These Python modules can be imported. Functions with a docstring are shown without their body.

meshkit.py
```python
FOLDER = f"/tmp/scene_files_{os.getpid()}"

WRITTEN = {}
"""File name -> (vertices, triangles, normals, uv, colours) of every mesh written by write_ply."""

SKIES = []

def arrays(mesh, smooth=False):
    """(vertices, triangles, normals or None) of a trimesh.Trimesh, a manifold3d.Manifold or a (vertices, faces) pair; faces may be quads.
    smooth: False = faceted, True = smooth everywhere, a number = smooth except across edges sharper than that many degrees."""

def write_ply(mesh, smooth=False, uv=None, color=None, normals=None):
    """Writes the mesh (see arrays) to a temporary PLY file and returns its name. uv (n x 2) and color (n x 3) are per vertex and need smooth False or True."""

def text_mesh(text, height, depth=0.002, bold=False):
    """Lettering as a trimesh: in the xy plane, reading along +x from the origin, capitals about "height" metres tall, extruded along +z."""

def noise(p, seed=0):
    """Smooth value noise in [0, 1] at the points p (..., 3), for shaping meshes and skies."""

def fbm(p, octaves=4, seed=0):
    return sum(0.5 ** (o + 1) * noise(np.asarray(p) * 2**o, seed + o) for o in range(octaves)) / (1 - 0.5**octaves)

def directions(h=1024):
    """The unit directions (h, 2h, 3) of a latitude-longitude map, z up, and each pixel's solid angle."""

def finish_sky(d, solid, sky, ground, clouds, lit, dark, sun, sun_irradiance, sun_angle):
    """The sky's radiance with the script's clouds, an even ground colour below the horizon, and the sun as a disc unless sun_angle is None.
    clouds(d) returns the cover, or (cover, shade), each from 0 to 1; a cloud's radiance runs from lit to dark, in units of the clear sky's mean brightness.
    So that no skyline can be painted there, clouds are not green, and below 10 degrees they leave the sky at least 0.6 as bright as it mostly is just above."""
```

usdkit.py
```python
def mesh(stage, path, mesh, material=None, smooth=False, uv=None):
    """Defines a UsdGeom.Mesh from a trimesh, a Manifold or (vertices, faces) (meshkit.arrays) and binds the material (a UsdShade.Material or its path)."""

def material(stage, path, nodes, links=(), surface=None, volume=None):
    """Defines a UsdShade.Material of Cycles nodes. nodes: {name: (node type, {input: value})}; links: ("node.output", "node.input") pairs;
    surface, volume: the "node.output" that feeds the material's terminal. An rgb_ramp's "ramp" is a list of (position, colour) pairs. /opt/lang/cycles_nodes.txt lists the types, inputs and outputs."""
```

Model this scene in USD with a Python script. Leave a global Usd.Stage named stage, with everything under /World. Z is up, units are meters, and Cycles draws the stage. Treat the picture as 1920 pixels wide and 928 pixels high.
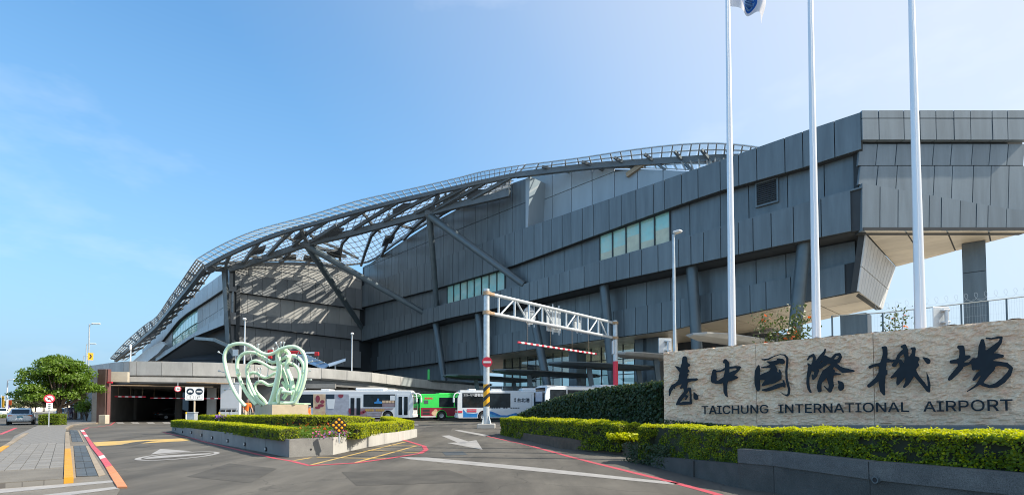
import math, random, glob
import numpy as np
import trimesh
import manifold3d as m3
import shapely
import shapely.geometry as sg
from shapely.ops import unary_union
from scipy.interpolate import PchipInterpolator
import usdkit, meshkit
from pxr import Usd, UsdGeom, UsdLux, UsdShade, Gf, Sdf, Vt

rng = np.random.default_rng(7)
random.seed(7)
stage = Usd.Stage.CreateInMemory()
UsdGeom.SetStageUpAxis(stage, UsdGeom.Tokens.z)
UsdGeom.SetStageMetersPerUnit(stage, 1.0)
UsdGeom.Xform.Define(stage, '/World')
UsdGeom.Scope.Define(stage, '/World/Looks')

# ------------------------------------------------------------------ camera
EYE, FPX, PITCH, HOR = 1.5, 960.0, 0.0325, 764.0
CY = HOR - FPX * math.tan(PITCH)
cam = UsdGeom.Camera.Define(stage, '/World/camera')
cam.AddTranslateOp().Set(Gf.Vec3d(0, 0, EYE))
cam.AddRotateXOp().Set(90 + math.degrees(PITCH))
cam.CreateHorizontalApertureAttr(36.0)
cam.CreateVerticalApertureAttr(36.0 * 928 / 1920)
cam.CreateFocalLengthAttr(36.0 * FPX / 1920)
cam.CreateVerticalApertureOffsetAttr((CY - 464.0) / 1920 * 36.0)
cam.CreateClippingRangeAttr(Gf.Vec2f(0.1, 3000))
cam.CreateExposureAttr(0.85)

# ------------------------------------------------------------------ sky and sun
SUN_AZ, SUN_EL = math.radians(97), math.radians(44)
SUN = np.array([math.sin(SUN_AZ) * math.cos(SUN_EL), math.cos(SUN_AZ) * math.cos(SUN_EL), math.sin(SUN_EL)])
skym = usdkit.material(stage, '/World/Looks/sky_look', {
    's': ('sky_texture', {'sky_type': 'single_scattering', 'sun_disc': False, 'sun_elevation': SUN_EL, 'sun_rotation': SUN_AZ,
                          'air_density': 1.0, 'aerosol_density': 0.7, 'ozone_density': 2.0, 'altitude': 60.0}),
    'tc': ('texture_coordinate', {}),
    'hs': ('hsv', {'hue': 0.492, 'saturation': 1.22, 'value': 1.08, 'fac': 1.0}),
    # pale ground haze all round the horizon
    'sx': ('separate_xyz', {}), 'hr': ('rgb_ramp', {'ramp': [(0.0, (0.96,) * 3), (0.08, (0.88,) * 3), (0.2, (0.62,) * 3), (0.36, (0.34,) * 3), (0.55, (0.12,) * 3), (0.8, (0, 0, 0)), (1.0, (0, 0, 0))]}),
    'hm': ('mix_color', {'blend_type': 'mix', 'b': (1.22, 2.08, 2.95), 'use_clamp': False}),
    # bright air round the sun
    'dt': ('vector_math', {'math_type': 'dot_product', 'vector2': tuple(SUN)}),
    'gr': ('rgb_ramp', {'ramp': [(0.0, (0, 0, 0)), (0.02, (0.0,) * 3), (0.15, (0.07,) * 3), (0.35, (0.24,) * 3), (0.50, (0.46,) * 3), (0.64, (0.66,) * 3), (0.85, (0.85,) * 3), (1.0, (1, 1, 1))]}),
    'gm': ('mix_color', {'blend_type': 'mix', 'b': (3.3, 3.38, 3.48), 'use_clamp': False}),
    # thin cloud
    'mp': ('mapping', {'mapping_type': 'point', 'scale': (1.6, 1.6, 4.2), 'location': (5.3, 1.7, 0.2)}),
    'n': ('noise_texture', {'scale': 1.5, 'detail': 8.0, 'roughness': 0.58}),
    'r': ('rgb_ramp', {'ramp': [(0.0, (0, 0, 0)), (0.57, (0, 0, 0)), (0.68, (0.13,) * 3), (0.80, (0.32,) * 3), (1.0, (0.7,) * 3)]}),
    'm': ('mix_color', {'blend_type': 'mix', 'b': (4.2, 4.4, 4.6), 'use_clamp': False}),
    'b': ('background_shader', {'strength': 0.15}),
}, [('tc.generated', 'mp.vector'), ('mp.vector', 'n.vector'), ('n.fac', 'r.fac'), ('tc.generated', 'sx.vector'), ('sx.z', 'hr.fac'), ('tc.generated', 'dt.vector1'), ('dt.value', 'gr.fac'),
    ('s.color', 'hs.color'), ('hs.color', 'hm.a'), ('hr.color', 'hm.fac'), ('hm.result', 'gm.a'), ('gr.color', 'gm.fac'), ('gm.result', 'm.a'), ('r.color', 'm.fac'), ('m.result', 'b.color')], surface='b.background')
dome = UsdLux.DomeLight.Define(stage, '/World/sky')
UsdShade.MaterialBindingAPI.Apply(dome.GetPrim()).Bind(skym)
dome.GetPrim().SetCustomDataByKey('kind', 'structure')
sunl = UsdLux.DistantLight.Define(stage, '/World/sun')
sunl.CreateIntensityAttr(1.1)
sunl.CreateAngleAttr(0.53)
sunl.CreateNormalizeAttr(True)
sunl.CreateColorAttr(Gf.Vec3f(1.0, 0.92, 0.80))
_x = np.cross([0, 0, 1.0], SUN); _x /= np.linalg.norm(_x); _y = np.cross(SUN, _x)
sunl.AddTransformOp().Set(Gf.Matrix4d(*_x, 0, *_y, 0, *SUN, 0, 0, 0, 0, 1))

# ------------------------------------------------------------------ measuring the place
CT, ST = math.cos(PITCH), math.sin(PITCH)
def ray(px, py):
    v = (CY - py) / FPX
    return np.array([(px - 960.0) / FPX, CT - v * ST, ST + v * CT])
def at(px, py, Y):
    d = ray(px, py)
    return np.array([0, 0, EYE]) + d * (Y / d[1])
def gnd(px, py, z=0.0):
    d = ray(px, py)
    return np.array([0, 0, EYE]) + d * ((z - EYE) / d[2])
def V(*a): return np.array(a, float)
def unit(v): v = np.asarray(v, float); return v / max(np.linalg.norm(v), 1e-12)

class Plane:
    """A vertical plane through two plan points; t runs along it, z up, out is the side that faces the viewer."""
    def __init__(s, p0, p1, inward=0.0):
        p0, p1 = np.asarray(p0, float)[:2], np.asarray(p1, float)[:2]
        s.u = unit(p1 - p0)
        n = V(-s.u[1], s.u[0])
        if n @ (-(p0 + p1) / 2) < 0: n = -n
        s.n = n
        s.p0 = p0 - n * inward
        s.len = np.linalg.norm(p1 - p0)
    def hit(s, px, py):
        d = ray(px, py)
        k = (s.p0 @ s.n) / (d[:2] @ s.n)
        q = d * k
        return V((q[:2] - s.p0) @ s.u, q[2] + EYE)
    def pt(s, t, z, off=0.0):
        q = s.p0 + s.u * t + s.n * off
        return V(q[0], q[1], z)
    def curve(s, pts):
        h = sorted([tuple(s.hit(*p)) for p in pts])
        a, b = np.array([x[0] for x in h]), np.array([x[1] for x in h])
        return lambda t: np.interp(t, a, b)
    def t(s, px): return s.hit(px, 600)[0]

# ------------------------------------------------------------------ mesh collecting
class MB:
    def __init__(s): s.v, s.f, s.n = [], [], 0
    def add(s, v, f):
        v, f = np.asarray(v, float), np.asarray(f, int)
        if f.ndim == 2 and f.shape[1] == 4: f = np.vstack([f[:, [0, 1, 2]], f[:, [0, 2, 3]]])
        s.v.append(v); s.f.append(f + s.n); s.n += len(v); return s
    def tm(s, m): return s.add(m.vertices, m.faces)
    def hexa(s, b, t):
        """b, t: four bottom and four top points, counter-clockwise seen from the top."""
        f = [[3, 2, 1, 0], [4, 5, 6, 7]] + [[i, (i + 1) % 4, 4 + (i + 1) % 4, 4 + i] for i in range(4)]
        v = np.vstack([b, t])
        c = v.mean(0); F = np.array(f)
        q = v[F[1]]
        if np.cross(q[1] - q[0], q[2] - q[0]) @ (q.mean(0) - c) < 0: F = F[:, ::-1]
        return s.add(v, F)
    def box(s, c, size, rz=0.0, M=None):
        h = np.asarray(size, float) / 2
        p = np.array([[x, y, z] for z in (-1, 1) for x, y in ((-1, -1), (1, -1), (1, 1), (-1, 1))]) * h
        if M is None:
            a, b = math.cos(rz), math.sin(rz)
            M = np.array([[a, -b, 0], [b, a, 0], [0, 0, 1]])
        p = p @ np.asarray(M).T + np.asarray(c, float)
        return s.hexa(p[:4], p[4:])
    def rbox(s, c, size, r=0.02, rz=0.0, M=None):
        """a box with chamfered edges"""
        h = np.asarray(size, float) / 2
        r = min(r, *(h * 0.9))
        p = np.array([[sx * (h[0] - r * (k != 0)), sy * (h[1] - r * (k != 1)), sz * (h[2] - r * (k != 2))] for sx in (-1, 1) for sy in (-1, 1) for sz in (-1, 1) for k in range(3)])
        m = trimesh.convex.convex_hull(p)
        if M is None:
            a, b = math.cos(rz), math.sin(rz)
            M = np.array([[a, -b, 0], [b, a, 0], [0, 0, 1]])
        return s.add(m.vertices @ np.asarray(M).T + np.asarray(c, float), m.faces)
    def beam(s, p, q, w, h, up=(0, 0, 1)):
        p, q = np.asarray(p, float), np.asarray(q, float)
        d = unit(q - p); x = np.cross(d, up)
        if np.linalg.norm(x) < 1e-6: x = np.cross(d, (1, 0, 0))
        x = unit(x) * w / 2; y = unit(np.cross(x, d)) * h / 2
        ring = lambda c: np.array([c - x - y, c + x - y, c + x + y, c - x + y])
        return s.hexa(ring(p), ring(q))
    def tube(s, pts, r, n=8, caps=True):
        pts = np.asarray(pts, float)
        rs = np.broadcast_to(np.asarray(r, float), (len(pts),))
        tang = np.gradient(pts, axis=0)
        ref = V(0, 0, 1) if abs(unit(pts[-1] - pts[0])[2]) < 0.9 else V(1, 0, 0)
        rings, a = [], np.linspace(0, 2 * np.pi, n, endpoint=False)
        x = None
        for p, d, rr in zip(pts, tang, rs):
            d = unit(d)
            x = unit(np.cross(ref, d)) if x is None else unit(x - d * (x @ d))
            y = np.cross(d, x)
            rings.append(p + rr * (np.cos(a)[:, None] * x + np.sin(a)[:, None] * y))
        v = np.vstack(rings); f = []
        for i in range(len(pts) - 1):
            for j in range(n):
                k = (j + 1) % n
                f.append([i * n + j, i * n + k, (i + 1) * n + k, (i + 1) * n + j])
        s.add(v, f)
        if caps:
            for base, c, o in ((0, pts[0], True), ((len(pts) - 1) * n, pts[-1], False)):
                vv = np.vstack([v[base:base + n], c]); t = [[j, (j + 1) % n, n] for j in range(n)]
                s.add(vv, np.array(t)[:, ::-1] if o else np.array(t))
        return s
    def cyl(s, p, q, r0, r1=None, n=12):
        return s.tube([p, q], [r0, r0 if r1 is None else r1], n)
    def ball(s, c, r, sub=1, scale=(1, 1, 1)):
        m = trimesh.creation.icosphere(sub, 1.0)
        return s.add(m.vertices * r * np.asarray(scale) + np.asarray(c, float), m.faces)
    def lathe(s, c, prof, n=16, axis=None):
        a = np.linspace(0, 2 * np.pi, n, endpoint=False)
        v = np.array([[r * math.cos(t), r * math.sin(t), z] for r, z in prof for t in a])
        f = [[i * n + j, i * n + (j + 1) % n, (i + 1) * n + (j + 1) % n, (i + 1) * n + j] for i in range(len(prof) - 1) for j in range(n)]
        if axis is not None: v = v @ np.array(frame_of(axis))
        return s.add(v + np.asarray(c, float), f)
    def prism(s, poly, o, u, v, depth, w=None):
        """a shapely polygon in the plane (o; u, v), grown by depth along u x v"""
        o, u, v = (np.asarray(x, float) for x in (o, u, v))
        w = np.cross(u, v) if w is None else np.asarray(w, float)
        for g in getattr(poly, 'geoms', [poly]):
            if g.is_empty or g.geom_type != 'Polygon' or g.area < 1e-9: continue
            m = trimesh.creation.extrude_polygon(g, abs(depth), engine='earcut')
            q = m.vertices
            k = 1 if depth > 0 else -1
            F = m.faces if k * np.dot(np.cross(u, v), w) > 0 else m.faces[:, ::-1]
            s.add(o + q[:, :1] * u + q[:, 1:2] * v + k * q[:, 2:] * w, F)
        return s
    def slab(s, pts, z0, z1):
        """a horizontal plate over plan points"""
        return s.prism(sg.Polygon([tuple(p[:2]) for p in pts]), (0, 0, z0), (1, 0, 0), (0, 1, 0), z1 - z0)
    def empty(s): return not s.v
    def arrays(s): return np.vstack(s.v), np.vstack(s.f)

def frame_of(axis):
    z = unit(axis); x = np.cross((0, 0, 1), z)
    x = unit(x) if np.linalg.norm(x) > 1e-6 else V(1, 0, 0)
    return x, np.cross(z, x), z
def circle(r, n=28, c=(0, 0)): return sg.Polygon([(c[0] + r * math.cos(a), c[1] + r * math.sin(a)) for a in np.linspace(0, 2 * np.pi, n, endpoint=False)])
def rect(x0, y0, x1, y1): return sg.box(min(x0, x1), min(y0, y1), max(x0, x1), max(y0, y1))
def spline(pts, n):
    pts = np.asarray(pts, float)
    d = np.r_[0, np.cumsum(np.linalg.norm(np.diff(pts, axis=0), axis=1))]
    from scipy.interpolate import CubicSpline
    return CubicSpline(d, pts)(np.linspace(0, d[-1], n))

_fonts = {}
def text_poly(text, height=1.0, cjk=False, bold=0):
    """Lettering as a shapely shape, base line at y = 0, starting at x = 0."""
    from PIL import Image, ImageDraw, ImageFont
    key = 'Noto Sans CJK Regular' if cjk else 'Inter'
    font = _fonts.setdefault(key, ImageFont.truetype(glob.glob(f'/opt/blender-*/*/datafiles/fonts/{key}.woff2')[0], 96))
    x0, y0, x1, y1 = font.getbbox(text, anchor='ls', stroke_width=bold)
    im = Image.new('L', (x1 - x0 + 8, y1 - y0 + 8))
    ImageDraw.Draw(im).text((4 - x0, 4 - y0), text, 255, font, anchor='ls', stroke_width=bold)
    on = np.pad(np.asarray(im) > 127, ((0, 0), (1, 1))).astype(np.int8)
    rows, starts = np.nonzero(np.diff(on, axis=1) == 1)
    ends = np.nonzero(np.diff(on, axis=1) == -1)[1]
    shape = shapely.union_all(shapely.box(starts, -rows - 1, ends, -rows)).buffer(0.6).buffer(-0.6).simplify(0.8)
    k = height / 70.0
    return shapely.affinity.affine_transform(shape, [k, 0, 0, k, -4 * k, (4 - y0) * k])

# ------------------------------------------------------------------ things and parts
_used = {}
def numbered(parent, name):
    k = _used.get((parent, name), 0); _used[(parent, name)] = k + 1
    return f'{parent}/{name}' + (f'_{k:03d}' if k else '')
def note(prim, label=None, cat=None, group=None, kind=None):
    for k, x in (('label', label), ('category', cat), ('group', group), ('kind', kind)):
        if x: prim.SetCustomDataByKey(k, x)
class Thing:
    def __init__(s, name, label=None, cat=None, loc=(0, 0, 0), rz=0.0, group=None, kind=None, local=False):
        s.path = numbered('/World', name)
        s.loc, s.local = np.asarray(loc, float), local
        x = UsdGeom.Xform.Define(stage, s.path)
        x.AddTranslateOp().Set(Gf.Vec3d(*map(float, loc)))
        if rz: x.AddRotateZOp().Set(math.degrees(rz))
        s.prim = x.GetPrim()
        s.name = name
        note(s.prim, label, cat, group, kind)
    def part(s, name, mb, material, label=None, parent=None, smooth=False, kind=None):
        if mb.empty(): return None
        v, f = mb.arrays()
        path = numbered(parent or s.path, name)
        m = usdkit.mesh(stage, path, (v if s.local else v - s.loc, f), material, smooth)
        note(m.GetPrim(), label, None, None, kind)
        return path
    def copy(s, label, loc, rz=0.0, group=None):
        path = numbered('/World', s.name)
        x = UsdGeom.Xform.Define(stage, path)
        x.GetPrim().GetReferences().AddInternalReference(s.path)
        x.ClearXformOpOrder()
        x.AddTranslateOp(opSuffix='here').Set(Gf.Vec3d(*map(float, loc)))
        if rz: x.AddRotateZOp(opSuffix='here').Set(math.degrees(rz))
        x.GetPrim().SetInstanceable(True)
        note(x.GetPrim(), label, s.prim.GetCustomDataByKey('category'), group or s.prim.GetCustomDataByKey('group'))
def single(name, mb, material, label=None, cat=None, group=None, kind=None, smooth=False, loc=None):
    v, f = mb.arrays()
    path = numbered('/World', name)
    if loc is None: loc = (0, 0, 0) if kind else (v[:, 0].mean(), v[:, 1].mean(), v[:, 2].min())
    m = usdkit.mesh(stage, path, (v - np.asarray(loc), f), material, smooth)
    if kind is None or np.any(loc): m.AddTranslateOp().Set(Gf.Vec3d(*map(float, loc)))
    note(m.GetPrim(), label, cat, group, kind)
    return path

# ------------------------------------------------------------------ materials
def pbr(name, c, rough=0.5, metal=0.0, var=0.12, scale=2.0, detail=5.0, bump=0.0, bscale=30.0, objvar=0.0, coat=0.0, stretch=(1, 1, 1), tint=None, tscale=0.4, tamount=0.5, spec=None, fine=0.0, fscale=120.0, bdist=0.02):
    c = np.asarray(c, float)
    nodes = {'g': ('geometry', {}), 'mp': ('mapping', {'mapping_type': 'point', 'scale': stretch}),
             'n': ('noise_texture', {'scale': scale, 'detail': detail, 'roughness': 0.6}),
             'r': ('rgb_ramp', {'ramp': [(0.28, c * (1 - var)), (0.72, np.minimum(c * (1 + var), 1))]}),
             'p': ('principled_bsdf', {'roughness': rough, 'metallic': metal, 'coat_weight': coat, 'specular_ior_level': 0.5 if spec is None else spec})}
    links = [('g.position', 'mp.vector'), ('mp.vector', 'n.vector'), ('n.fac', 'r.fac')]
    out = 'r.color'
    if tint is not None:
        nodes['tn'] = ('noise_texture', {'scale': tscale, 'detail': 6.0, 'roughness': 0.65})
        nodes['tr'] = ('rgb_ramp', {'ramp': [(0.42, (0, 0, 0)), (0.68, (tamount,) * 3)]})
        nodes['tm'] = ('mix_color', {'b': tuple(tint)})
        links += [('mp.vector', 'tn.vector'), ('tn.fac', 'tr.fac'), ('tr.color', 'tm.fac'), (out, 'tm.a')]
        out = 'tm.result'
    if fine:
        nodes['fn'] = ('noise_texture', {'scale': fscale, 'detail': 2.0, 'roughness': 0.7})
        nodes['fr'] = ('map_range', {'from_min': 0.3, 'from_max': 0.7, 'to_min': 1 - fine, 'to_max': 1 + fine})
        nodes['fm'] = ('hsv', {'hue': 0.5, 'saturation': 1.0, 'fac': 1.0})
        links += [('g.position', 'fn.vector'), ('fn.fac', 'fr.value'), ('fr.result', 'fm.value'), (out, 'fm.color')]
        out = 'fm.color'
    if objvar:
        nodes['oi'] = ('object_info', {})
        nodes['om'] = ('map_range', {'from_min': 0.0, 'from_max': 1.0, 'to_min': 1 - objvar, 'to_max': 1 + objvar})
        nodes['oh'] = ('hsv', {'hue': 0.5, 'saturation': 1.0, 'fac': 1.0})
        links += [('oi.random', 'om.value'), ('om.result', 'oh.value'), (out, 'oh.color')]
        out = 'oh.color'
    links.append((out, 'p.base_color'))
    if bump:
        nodes['bn'] = ('noise_texture', {'scale': bscale, 'detail': 4.0, 'roughness': 0.6})
        nodes['b'] = ('bump', {'strength': bump, 'distance': bdist})
        links += [('g.position', 'bn.vector'), ('bn.fac', 'b.height'), ('b.normal', 'p.normal')]
    return usdkit.material(stage, f'/World/Looks/{name}', nodes, links, surface='p.BSDF')

def leafm(name, c1, c2, trans=0.35, rough=0.45, scale=1.5):
    c1, c2 = np.asarray(c1, float), np.asarray(c2, float)
    return usdkit.material(stage, f'/World/Looks/{name}', {
        'g': ('geometry', {}), 'n': ('noise_texture', {'scale': scale, 'detail': 3.0}),
        'a': ('math', {'math_type': 'multiply_add', 'value2': 0.5}),
        's': ('math', {'math_type': 'multiply', 'value2': 0.5}),
        'r': ('rgb_ramp', {'ramp': [(0.2, c1), (0.55, (c1 + c2) / 2), (0.8, c2)]}),
        'p': ('principled_bsdf', {'roughness': rough}), 't': ('translucent_bsdf', {}), 'm': ('mix_closure', {'fac': trans}),
    }, [('g.position', 'n.vector'), ('n.fac', 's.value1'), ('g.random_per_island', 'a.value1'), ('s.value', 'a.value3'), ('a.value', 'r.fac'),
        ('r.color', 'p.base_color'), ('r.color', 't.color'), ('p.BSDF', 'm.closure1'), ('t.BSDF', 'm.closure2')], surface='m.closure')

def panem(name, tint=(0.9, 0.95, 0.97), gloss=0.12, rough=0.02):
    return usdkit.material(stage, f'/World/Looks/{name}', {
        't': ('transparent_bsdf', {'color': tint}), 'g': ('glossy_bsdf', {'roughness': rough, 'color': (0.9, 0.95, 1.0)}), 'm': ('mix_closure', {'fac': gloss})},
        [('t.BSDF', 'm.closure1'), ('g.BSDF', 'm.closure2')], surface='m.closure')

M = {}
M['panel'] = pbr('cladding_metal', (0.132, 0.150, 0.156), 0.38, 0.35, var=0.20, scale=1.5, objvar=0.07, stretch=(1, 1, 0.10), fine=0.06, fscale=14)
M['panel_light'] = pbr('cladding_pale', (0.33, 0.375, 0.40), 0.5, 0.1, var=0.08, scale=0.8, objvar=0.09, stretch=(1, 1, 0.25), fine=0.05, fscale=14)
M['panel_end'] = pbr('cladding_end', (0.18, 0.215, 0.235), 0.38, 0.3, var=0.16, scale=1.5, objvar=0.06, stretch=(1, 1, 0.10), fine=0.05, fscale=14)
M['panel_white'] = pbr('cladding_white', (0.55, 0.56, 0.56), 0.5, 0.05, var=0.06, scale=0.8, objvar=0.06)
M['panel_court'] = pbr('cladding_court', (0.20, 0.205, 0.205), 0.5, 0.1, var=0.10, scale=0.8, objvar=0.07, stretch=(1, 1, 0.25), fine=0.05, fscale=14)
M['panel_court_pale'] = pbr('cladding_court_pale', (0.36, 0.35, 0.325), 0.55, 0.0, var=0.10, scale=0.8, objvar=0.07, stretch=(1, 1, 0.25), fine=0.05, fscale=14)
M['forecourt'] = pbr('forecourt_paving', (0.40, 0.37, 0.31), 0.8, var=0.1, scale=0.5)  # pale colour for the unseen ground sheet that bounces light upwards
M['post_edge'] = pbr('post_edge', (0.14, 0.065, 0.06), 0.6)
M['joint'] = pbr('joint_dark', (0.035, 0.04, 0.043), 0.7)
M['soffit'] = pbr('soffit_boards', (0.58, 0.51, 0.40), 0.45, 0.0, var=0.08, objvar=0.10, scale=0.6)
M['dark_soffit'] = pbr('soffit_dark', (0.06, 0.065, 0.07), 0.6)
M['steel'] = pbr('steel_paint', (0.13, 0.14, 0.145), 0.45, 0.3, var=0.15, scale=1.2, fine=0.05, fscale=20)
M['rib'] = pbr('rib_metal', (0.40, 0.39, 0.37), 0.45, 0.3, var=0.1)
M['roof_glass'] = panem('roof_glass', (0.86, 0.91, 0.93), 0.06)
M['frit_glass'] = usdkit.material(stage, '/World/Looks/frit_glass', {'t': ('transparent_bsdf', {'color': (0.96, 0.98, 0.99)}), 'l': ('translucent_bsdf', {'color': (0.85, 0.88, 0.90)}), 'g': ('glossy_bsdf', {'roughness': 0.03, 'color': (0.9, 0.95, 1.0)}),
    'm1': ('mix_closure', {'fac': 0.07}), 'm2': ('mix_closure', {'fac': 0.05})}, [('t.BSDF', 'm1.closure1'), ('l.BSDF', 'm1.closure2'), ('m1.closure', 'm2.closure1'), ('g.BSDF', 'm2.closure2')], surface='m2.closure')
M['granite'] = pbr('granite_wash', (0.115, 0.115, 0.11), .85, var=.25, scale=3, fine=.45, fscale=85, bump=.6, bscale=90, tint=(0.07, 0.07, 0.07), tscale=1.1, tamount=.6)
M['granite_low'] = pbr('granite_low', (0.085, 0.08, 0.072), .85, var=.25, scale=2, fine=.35, fscale=85, bump=.6, bscale=90, tint=(0.05, 0.05, 0.045), tscale=1.3, tamount=.7)
M['curtain_glass'] = panem('curtain_glass', (0.62, 0.72, 0.72), 0.18)
M['window'] = pbr('window_green', (0.30, 0.58, 0.52), 0.12, 0.0, var=0.10, scale=0.7, coat=0.8, tint=(0.55, 0.50, 0.34), tscale=0.45, tamount=0.55)
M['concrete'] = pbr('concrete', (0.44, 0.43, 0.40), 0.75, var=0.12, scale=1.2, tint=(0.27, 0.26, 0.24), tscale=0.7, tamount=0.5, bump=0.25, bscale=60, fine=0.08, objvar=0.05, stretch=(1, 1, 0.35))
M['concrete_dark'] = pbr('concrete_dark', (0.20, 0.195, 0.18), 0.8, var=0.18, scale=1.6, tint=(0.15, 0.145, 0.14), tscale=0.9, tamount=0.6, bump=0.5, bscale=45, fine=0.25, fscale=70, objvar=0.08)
M['concrete_pale'] = pbr('concrete_pale', (0.50, 0.45, 0.36), 0.75, var=0.1, scale=1.5, bump=0.2, bscale=50, fine=0.06, tint=(0.36, 0.31, 0.23), tscale=0.8, tamount=0.5)
M['white'] = pbr('white_paint', (0.74, 0.75, 0.75), 0.35, var=0.04)
M['white_metal'] = pbr('white_metal', (0.70, 0.73, 0.76), 0.3, 0.25, var=0.06, scale=0.7, stretch=(1, 1, 0.2))
M['galv'] = pbr('galvanised', (0.52, 0.56, 0.58), 0.42, 0.45, var=0.16, scale=4.0, fine=0.08, fscale=30)
M['rust'] = pbr('rusty_metal', (0.38, 0.27, 0.17), 0.6, 0.3, var=0.3, scale=9.0)
M['brown_post'] = pbr('brown_cladding', (0.105, 0.062, 0.052), 0.6, var=0.25, scale=2.5, stretch=(1, 1, 0.3), tint=(0.16, 0.11, 0.10), tscale=1.4)
M['black'] = pbr('black_rubber', (0.02, 0.02, 0.021), 0.75, var=0.2, scale=8)
M['black_gloss'] = pbr('black_glass', (0.010, 0.013, 0.016), 0.08, var=0.1, spec=0.3)
M['letter'] = pbr('letter_paint', (0.012, 0.020, 0.028), 0.5, var=0.25, scale=3, spec=0.18)
M['red'] = pbr('red_paint', (0.62, 0.03, 0.06), 0.45, var=0.12, scale=5)
M['yellow'] = pbr('yellow_paint', (0.78, 0.42, 0.02), 0.5, var=0.12, scale=5)
M['amber'] = pbr('amber_lens', (0.85, 0.36, 0.01), 0.25, var=0.1, scale=20)
M['blue'] = pbr('blue_paint', (0.03, 0.22, 0.55), 0.4, var=0.1)
M['navy'] = pbr('navy_paint', (0.012, 0.028, 0.05), 0.4, var=0.1)
M['green_paint'] = pbr('green_paint', (0.05, 0.62, 0.10), 0.3, var=0.06, coat=0.4)
M['mint'] = pbr('mint_enamel', (0.66, 0.86, 0.64), 0.28, var=0.05, scale=2, coat=0.35, tint=(0.46, 0.66, 0.46), tscale=2.5, tamount=0.5)
M['marble'] = pbr('granite_block', (0.50, 0.42, 0.29), 0.6, var=0.1, scale=3, fine=0.1, fscale=60)
M['soil'] = pbr('soil', (0.09, 0.065, 0.045), 0.9, var=0.3, scale=5, bump=0.5, bscale=20)
M['wood_bark'] = pbr('bark', (0.12, 0.085, 0.06), 0.85, var=0.3, scale=7, stretch=(1, 1, 0.3), bump=0.6, bscale=18)
M['core_green'] = pbr('hedge_inside', (0.018, 0.022, 0.008), 0.9, var=0.4, scale=9)
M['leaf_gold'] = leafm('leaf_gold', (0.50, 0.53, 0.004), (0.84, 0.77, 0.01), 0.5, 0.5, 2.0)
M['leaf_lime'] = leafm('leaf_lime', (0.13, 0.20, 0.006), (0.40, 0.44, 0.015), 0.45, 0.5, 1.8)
M['leaf_dark'] = leafm('leaf_ivy', (0.028, 0.060, 0.018), (0.075, 0.125, 0.035), 0.25, 0.42, 1.2)
M['leaf_tree'] = leafm('leaf_tree', (0.10, 0.19, 0.016), (0.42, 0.50, 0.05), 0.45, 0.4, 0.9)
M['leaf_olive'] = leafm('leaf_olive', (0.07, 0.09, 0.03), (0.17, 0.17, 0.06), 0.3, 0.5, 0.5)
M['leaf_bush'] = leafm('leaf_bush', (0.06, 0.10, 0.02), (0.26, 0.25, 0.05), 0.35, 0.45, 2.0)
M['petal_orange'] = leafm('petal_orange', (0.70, 0.10, 0.01), (0.85, 0.25, 0.02), 0.4, 0.5)
M['petal_purple'] = leafm('petal_purple', (0.25, 0.08, 0.55), (0.50, 0.22, 0.75), 0.35, 0.5)
M['petal_pink'] = leafm('petal_pink', (0.70, 0.06, 0.25), (0.85, 0.60, 0.70), 0.35, 0.5, 5)
M['terminal_red'] = pbr('red_panels', (0.42, 0.015, 0.02), 0.5)
M['canopy_glass'] = pbr('canopy_glass', (0.22, 0.30, 0.40), 0.15, 0.3, var=0.1, coat=0.5)
M['slate'] = pbr('canopy_metal', (0.11, 0.135, 0.145), 0.4, 0.4, var=0.12, scale=0.8)
M['skin'] = pbr('skin', (0.52, 0.33, 0.24), 0.5)
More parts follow.
